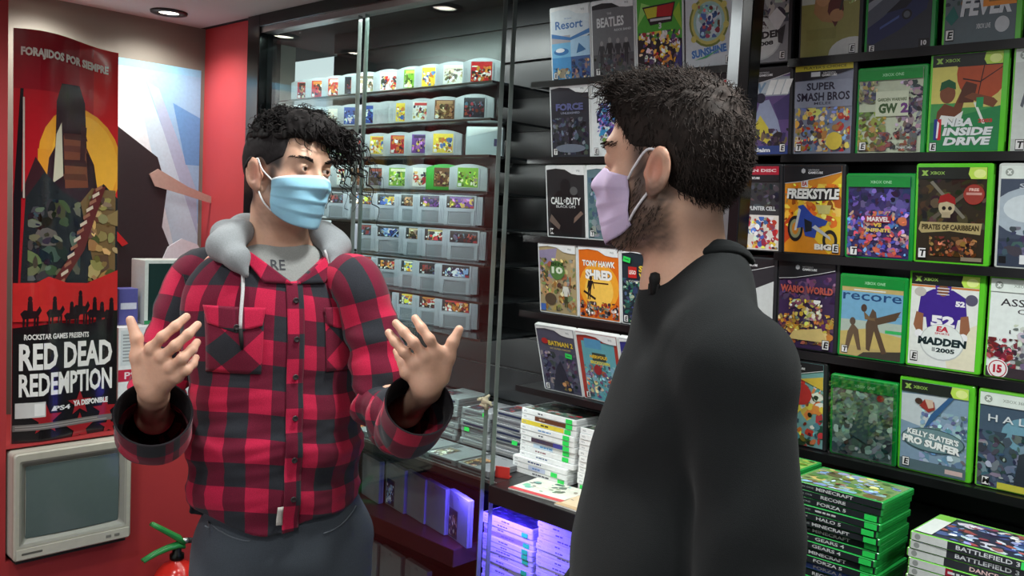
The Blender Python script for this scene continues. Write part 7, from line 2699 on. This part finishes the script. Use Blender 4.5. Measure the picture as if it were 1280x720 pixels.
    # ---- sweatshirt
    core = f_union([(f_cone((0, .016, .97), (0, .020, 1.16), .174, .180), 0), (f_cone((0, .020, 1.16), (0, -.004, 1.38), .180, .154), .06),
                    (f_cone((-.125, -.018, 1.490), (.125, -.018, 1.490), .062, .062), .08), (f_cone((-.055, -.02, 1.530), (.055, -.02, 1.530), .062, .062), .07), (f_cone((-.085, -.005, 1.40), (.085, -.005, 1.40), .096, .096), .06),
                    (f_cone((0, -.03, 1.565), (.125, -.03, 1.505), .060, .060), .05), (f_cone((0, -.03, 1.565), (-.125, -.03, 1.505), .060, .060), .05), (f_cone((0, .03, 1.52), (0, -.02, 1.55), .080, .082), .05)])

    def tf(P):
        Q = toB(P) * np.array([1, 1 / .74, 1])
        return core(Q) * .8
    aL = f_union([(f_cone(B(.12, -.015, 1.492), shL, .066, .073), 0), (f_cone(shL, elL, .066, .062), .03), (f_cone(elL, wrL + V3(0, 0, .02), .062, .045), .02), (f_cone(wrL + V3(0, 0, .03), wrL + V3(0, 0, .005), .040, .037), .004)])
    aR = f_union([(f_cone(B(-.12, -.015, 1.492), shR, .066, .072), 0), (f_cone(shR, elR, .072, .062), .03), (f_cone(elR, wrR + V3(0, 0, .02), .062, .045), .02), (f_cone(wrR + V3(0, 0, .03), wrR + V3(0, 0, .005), .040, .037), .004)])
    ncut = f_cone(B(0, -.012, 1.612), B(0, .022, 1.76), .058, .080)

    def swt(P):
        Q = toB(P)
        x, y, z = Q[:, 0], Q[:, 1], Q[:, 2]
        d = smin(tf(P), smin(aL(P), aR(P), .01), .016)
        arm = np.minimum(aL(P), aR(P))
        wa = np.exp(-np.maximum(arm, 0) / .03)
        # long soft folds: down from the armpit, and rings round the sleeve near the elbow
        d = d + .0095 * (1 - wa) * np.sin((y * .8 + z * .45) * 42 + 2.0 * np.sin(z * 9) + 1) * np.clip((1.46 - z) * 6, 0, 1)
        d = d + .0068 * wa * np.sin(z * 34 + y * 22 + 1.5 * np.sin(y * 30)) * np.clip((1.44 - z) * 5, 0, 1) * (.4 + .9 * np.exp(-((z - 1.22) / .11) ** 2))
        d = d + .0060 * hash_noise(Q * np.array([1, 1, .55]), 26, 41)
        d = d + .0020 * hash_noise(Q * np.array([1, 1, .6]), 66, 42)
        d = smax(d, -ncut(P), .006)
        d = smax(d, .945 - z + .0 * x, .01)
        return d

    V, F = surface(swt, M + V3(-.42, -.42, .90), M + V3(.42, .42, 1.66), .0048)
    so = add_obj('sweatshirt', mesh_from('sweatshirt', V - M, F, CLOTH, (28, 30, 31)), man)
    so['label'] = 'black sweatshirt'
    # ribbed collar: ring where the opening cuts the cloth
    ring_ = []
    ax0, ax1 = B(0, -.012, 1.612), B(0, .022, 1.76)
    ad = (ax1 - ax0) / np.linalg.norm(ax1 - ax0)
    e1 = RT[:, 0] - ad * (RT[:, 0] @ ad); e1 /= np.linalg.norm(e1); e2 = np.cross(ad, e1)
    for a in np.linspace(0, 2 * PI, 61)[:-1]:
        best = None
        ss = np.linspace(-.06, .12, 121)
        P = np.array([ax0 + ad * s + (e1 * math.cos(a) + e2 * math.sin(a)) * (.058 + .022 * np.clip(s / .152, 0, 1) + .003) for s in ss])
        d = tf(P)
        k0 = int(np.argmax(d > 0)) if d[0] < 0 else 0
        ring_.append(P[k0])
    ring_ = np.array(ring_)
    for _ in range(8):
        ring_ = (np.roll(ring_, 1, 0) + 2 * ring_ + np.roll(ring_, -1, 0)) / 4
    b = MB((25, 27, 28))
    n = len(ring_)
    G = []
    for i in range(n):
        c = ring_[i]
        out = c - (ax0 + ad * ((c - ax0) @ ad)); out /= np.linalg.norm(out)
        row = []
        for k in range(13):
            an = 2 * PI * k / 12
            row.append(c + out * (.0045 * math.cos(an) + .004) + (ad * .9 - out * .35) * (.0105 * math.sin(an) - .003) + out * .0009 * (i % 2))
        G.append(row)
    G.append(G[0])
    b.grid(np.array(G) - M)
    b.obj('ribbed_collar', CLOTH, so, smooth=True)
    # sleeve seam (raglan) down the near side
    # clip microphone on the collar
    ds = np.linspace(.95, 1.45, 400)
    P = np.array([atD(817, 358, x) for x in ds])
    hit = np.nonzero(swt(P) < 0)[0]
    mpos = P[hit[0]] - CF * .007 if len(hit) else ring_[0]
    t = thing('clip_microphone', 'tiny black clip microphone on the collar of the black sweatshirt', 'microphone', tuple(mpos))
    b = MB((14, 14, 15)); b.lathe([(.001, -.012), (.0055, -.010), (.0062, 0), (.0075, .004), (.0085, .011), (.0065, .018), (.001, .020)], n=16); b.obj('capsule', RUBBER, t, smooth=True)
    b = MB((20, 20, 21)); b.rbox((-.009, -.003, -.012), (.009, .003, .004), .002, axis=1); b.obj('clip', RUBBER, t)
    # ---- trousers, shoes
    jf = f_union([(f_frame(f_cone((0, .0, 1.02), (0, 0, .92), .155, .165), M, RT, .74, .8), 0), (f_cone(hipR, knRl, .098, .072), .05), (f_cone(hipL, knLl, .098, .072), .05), (f_cone(knRl, anR, .072, .060), .03), (f_cone(knLl, anL, .072, .060), .03)])
    V, F = surface(lambda P: smax(smax(jf(P) + .003 * hash_noise(P, 30, 9), P[:, 2] - 1.03, .004), .07 - P[:, 2], .003), M + V3(-.33, -.33, .05), M + V3(.33, .33, 1.07), .010)
    add_obj('trousers', mesh_from('trousers', V - M, F, CLOTH, (50, 54, 62)), man)
    for a, s in ((anR, -1), (anL, 1)):
        c = V3(a[0], a[1], 0)
        sf = f_union([(f_cone(c + RT @ V3(0, -.05, 0) + V3(0, 0, .045), c + RT @ V3(s * .01, .15, 0) + V3(0, 0, .036), .044, .036), 0), (f_cone(a, c + RT @ V3(0, -.02, 0) + V3(0, 0, .05), .045, .045), .03)])
        V, F = surface(lambda P: smax(sf(P), .002 - P[:, 2], .003), c + V3(-.25, -.25, -.01), c + V3(.25, .25, .17), .010)
        add_obj('shoe', mesh_from('shoe', V - M, F, RUBBER, (40, 40, 44)), man)

    # ---- hair: short, wavy, fuller on top
    q = np.random.RandomState(14)

    def hairf(Q):
        d = f_union([(f_ell((0, -.017, .034), (.078, .1015, .089)), 0), (f_ell((0, .046, .088), (.055, .050, .032)), .03), (f_ell((0, -.049, .0), (.072, .063, .080)), .03)])(Q)
        x, y, z = Q[:, 0], Q[:, 1], Q[:, 2]
        # hairline: forehead, temple, round the ear, nape
        front = y - (.074 + .10 * (z - .075)) * 1.0
        temple = np.maximum(y - .036 - .55 * np.maximum(0, z - .035), .002 - z)
        around = np.where(z < .012, y + .024 - .30 * np.maximum(0, -.02 - z), -1)
        low = -.098 - z + .25 * np.maximum(0, y + .06)
        lim = np.maximum.reduce([front, np.where(z < .062, np.maximum(y - .040 - .7 * np.maximum(0, z - .02), -1), -1), around, low])
        d = smax(d, lim, .006)
        ear = np.minimum(f_ell((.084, -.004, -.022), (.018, .026, .038))(Q), f_ell((-.084, -.004, -.022), (.018, .026, .038))(Q))
        return smax(d, -ear, .004)

    def capf(P):
        Q = (P - H) @ RHi
        top = np.clip((Q[:, 2] - .04) * 25, 0.35, 1)
        return hairf(Q) + top * (.0042 * hash_noise(Q * np.array([1, 1, 1.4]), 190, 31) + .0030 * hash_noise(Q, 420, 32))
    V, F = surface(capf, H + V3(-.16, -.16, -.14), H + V3(.16, .16, .20), .0035)
    HC = (42, 35, 32)
    parts = [(V, F, np.array(HC) * (1 + .35 * hash_noise(V, 260, 8))[:, None])]
    # locks rooted all over the cap
    idx = q.choice(len(V), 9500)
    nrm = np.zeros_like(V)
    e = .0015
    base = hairf((V[idx] - H) @ RHi)
    gr = np.stack([hairf((V[idx] + np.eye(3)[a] * e - H) @ RHi) - base for a in range(3)], 1)
    gr /= np.linalg.norm(gr, axis=1)[:, None] + 1e-9
    Ql = (V[idx] - H) @ RHi
    roots, dirs, LL = [], [], []
    for i in range(len(idx)):
        l = Ql[i]
        topn = np.clip((l[2] - .055) / .05, 0, 1)
        flow = RH @ (V3(0, .9, .15) * topn + V3(0, -.55, -.85) * (1 - topn)) + .35 * q.normal(size=3)
        d = gr[i] * (.10 + .22 * topn) + flow
        roots.append(V[idx[i]] - gr[i] * .002); dirs.append(d)
        LL.append(.012 + .010 * topn)
    v, f, c = strands('lock', np.array(roots), np.array(dirs), LL, .0011, (42, 35, 32), HAIR, None, curl=.0030, cf=300, seg=5, droop=.10, seed=3)
    parts.append((v, f, c))
    n = 230                                          # curls over the forehead
    roots = [H + RHw @ V3(.05 * q.uniform(-1, 1), .062 + .030 * q.uniform(-1, 1), .104 + .012 * q.uniform(-1, 1)) for _ in range(n)]
    dirs = [RH @ V3(.5 * q.normal(), .30 + .4 * q.normal(), .25 + .4 * q.normal()) for _ in range(n)]
    v, f, c = strands('curl', roots, dirs, q.uniform(.018, .034, n), .0014, (44, 37, 34), HAIR, None, curl=.0055, cf=210, seg=10, droop=.35, seed=6)
    parts.append((v, f, c))
    # beard bristles along the jaw
    n = 2600
    roots, dirs = [], []
    while len(roots) < 900:
        x = q.choice([-1, 1]); a = q.uniform(-.03, .085); z = q.uniform(-.135, -.03)
        if (z > -.055 and a > .03) or (a < .014 and z > -.066):
            continue
        xs = np.linspace(.10, .0, 70)
        P = np.array([(x * xx, a, z) for xx in xs])
        d = hs(P)
        k = int(np.argmax(d < 0))
        if k == 0:
            continue
        roots.append(H + RHw @ P[k]); dirs.append(RH @ V3(x * .5, .35, -.9))
    v, f, c = strands('beard', np.array(roots), np.array(dirs), .007, .0006, (60, 50, 45), HAIR, None, curl=.0006, cf=300, seg=2, droop=.05, seed=8)
    parts.append((v, f, c))
    for s in (-1, 1):
        n = 55
        u = q.uniform(0, 1, n)
        roots, dirs = [], []
        for k in range(n):
            x = s * (.014 + .040 * u[k]); zz = .0155 + .007 * math.sin(u[k] * 2.3) + q.uniform(-.003, .003)
            ys = np.linspace(.12, .03, 91)
            d = hs(np.array([(x, y, zz) for y in ys]))
            roots.append(H + RHw @ V3(x, ys[int(np.argmax(d < 0))], zz)); dirs.append(RH @ V3(s * .9, .30, .2 - .5 * u[k]))
        parts.append(strands('brow', roots, dirs, .010, .0008, (56, 46, 42), HAIR, None, seg=3, droop=.1, seed=7))
    v, f, c = join_np(parts)
    add_obj('hair', mesh_from('hair', v - M, f, HAIR, np.clip(c, 0, 255)), man)['label'] = 'short dark brown wavy hair and beard'

    # ---- lilac mask
    G = face_mask(hs, ridge=.010, top=-.012, bot=-.130, phim=62, zs=(-.028, -.098), pleat=.0018, tent=.008)
    W = H + G @ RHw.T
    cm = sheet_obj('face_mask', W, MASKM, man, (196, 178, 208), .0016)
    cm['label'] = 'lilac fabric mask'
    for s, j in ((-1, 0), (1, -1)):
        top_, bot_ = G[2, j], G[-4, j]
        ear_t, ear_b = V3(s * .083, .000, .008), V3(s * .080, .000, -.050)
        P = np.array([top_, top_ * .6 + ear_t * .4 + V3(s * .006, 0, .001), ear_t, V3(s * .078, -.024, -.006), V3(s * .077, -.024, -.030), ear_b, bot_ * .6 + ear_b * .4 + V3(s * .006, 0, 0), bot_])
        b = MB((226, 222, 228)); b.tube((H + soft_path(P) @ RHw.T) - M, .0019, n=6)
        b.obj('ear_loop', CLOTH, cm, smooth=True)
    return man


black_man = build_black_man()
# shop ceiling lamps (they hang over the aisle, outside the picture)
for x, y, e in [(-1.25, 1.12, 26), (-0.45, 1.12, 26), (-0.6, 0.1, 30), (-1.7, 0.1, 26), (0.5, 0.6, 24), (-0.4, -1.2, 26), (-1.8, -1.2, 26), (0.35, 1.15, 20), (-2.15, .72, 18)]:  # last beam added to brighten the red poster from the front
    lamp('ceiling_lamp_beam', 'SPOT', (x, y, CEIL - 0.02), e, (0.97, 1.0, 0.97), 0.07, spot=160, blend=0.9)
# lighting strips inside the glass case: behind its top rail and under the shelf fronts
lamp('case_strip', 'AREA', (-2.15, GY + 0.03, CEIL - 0.06), 3.0, COOL, 0.9, aim=(-2.15, 1.86, 1.3), sy=0.02)
for i, z in enumerate(CARTZ):
    lamp('shelf_strip', 'AREA', (-2.19, 1.668, z - .0075), .55 if i < 4 else .4, COOL, .98, aim=(-2.19, 1.74, z - .09), sy=.006)
lamp('shelf_strip', 'AREA', (-2.19, 1.668, CARTZ[0] + .19), .7, COOL, .98, aim=(-2.19, 1.74, CARTZ[0] + .03), sy=.006)
lamp('shelf_strip', 'AREA', (-2.15, 1.668, CARTZ[7] - .012), 2.4, COOL, .98, aim=(-2.15, 1.73, CZ), sy=.006)  # extra strip added to brighten the cartridges on the counter
# violet strip under the counter
lamp('violet_strip', 'AREA', (-1.60, 1.655, CZ - .07), 2.2, (.13, .08, 1.0), .26, aim=(-1.60, 1.72, .6), sy=.02)
lamp('violet_strip', 'AREA', (-1.745, 1.668, CZ - .045), .35, (.13, .08, 1.0), .06, aim=(-1.745, 1.70, .75), sy=.01)

w = bpy.data.worlds.new('shop')
SC.world = w
w.use_nodes = True
w.node_tree.nodes['Background'].inputs[0].default_value = (0.9, 0.95, 1.0, 1)
w.node_tree.nodes['Background'].inputs[1].default_value = 0.65

cd = bpy.data.cameras.new('camera')
cd.sensor_width = 36
cd.lens = 36 * CAM_F / 1280
cd.clip_start = 0.05
co = bpy.data.objects.new('camera', cd)
COL.objects.link(co)
M = Matrix(((CRT[0], CUP[0], -CF[0], CAM[0]), (CRT[1], CUP[1], -CF[1], CAM[1]), (CRT[2], CUP[2], -CF[2], CAM[2]), (0, 0, 0, 1)))
co.matrix_world = M
SC.camera = co
vs = SC.view_settings
SC.display_settings.display_device = 'sRGB'
vs.view_transform = 'Standard'
vs.look = 'None'
vs.exposure = 0.7
vs.gamma = 1.0
vs.use_curve_mapping = False
SC.cycles.use_denoising = True
SC.cycles.max_bounces = 8
SC.cycles.transparent_max_bounces = 24
SC.cycles.sample_clamp_indirect = 4.0
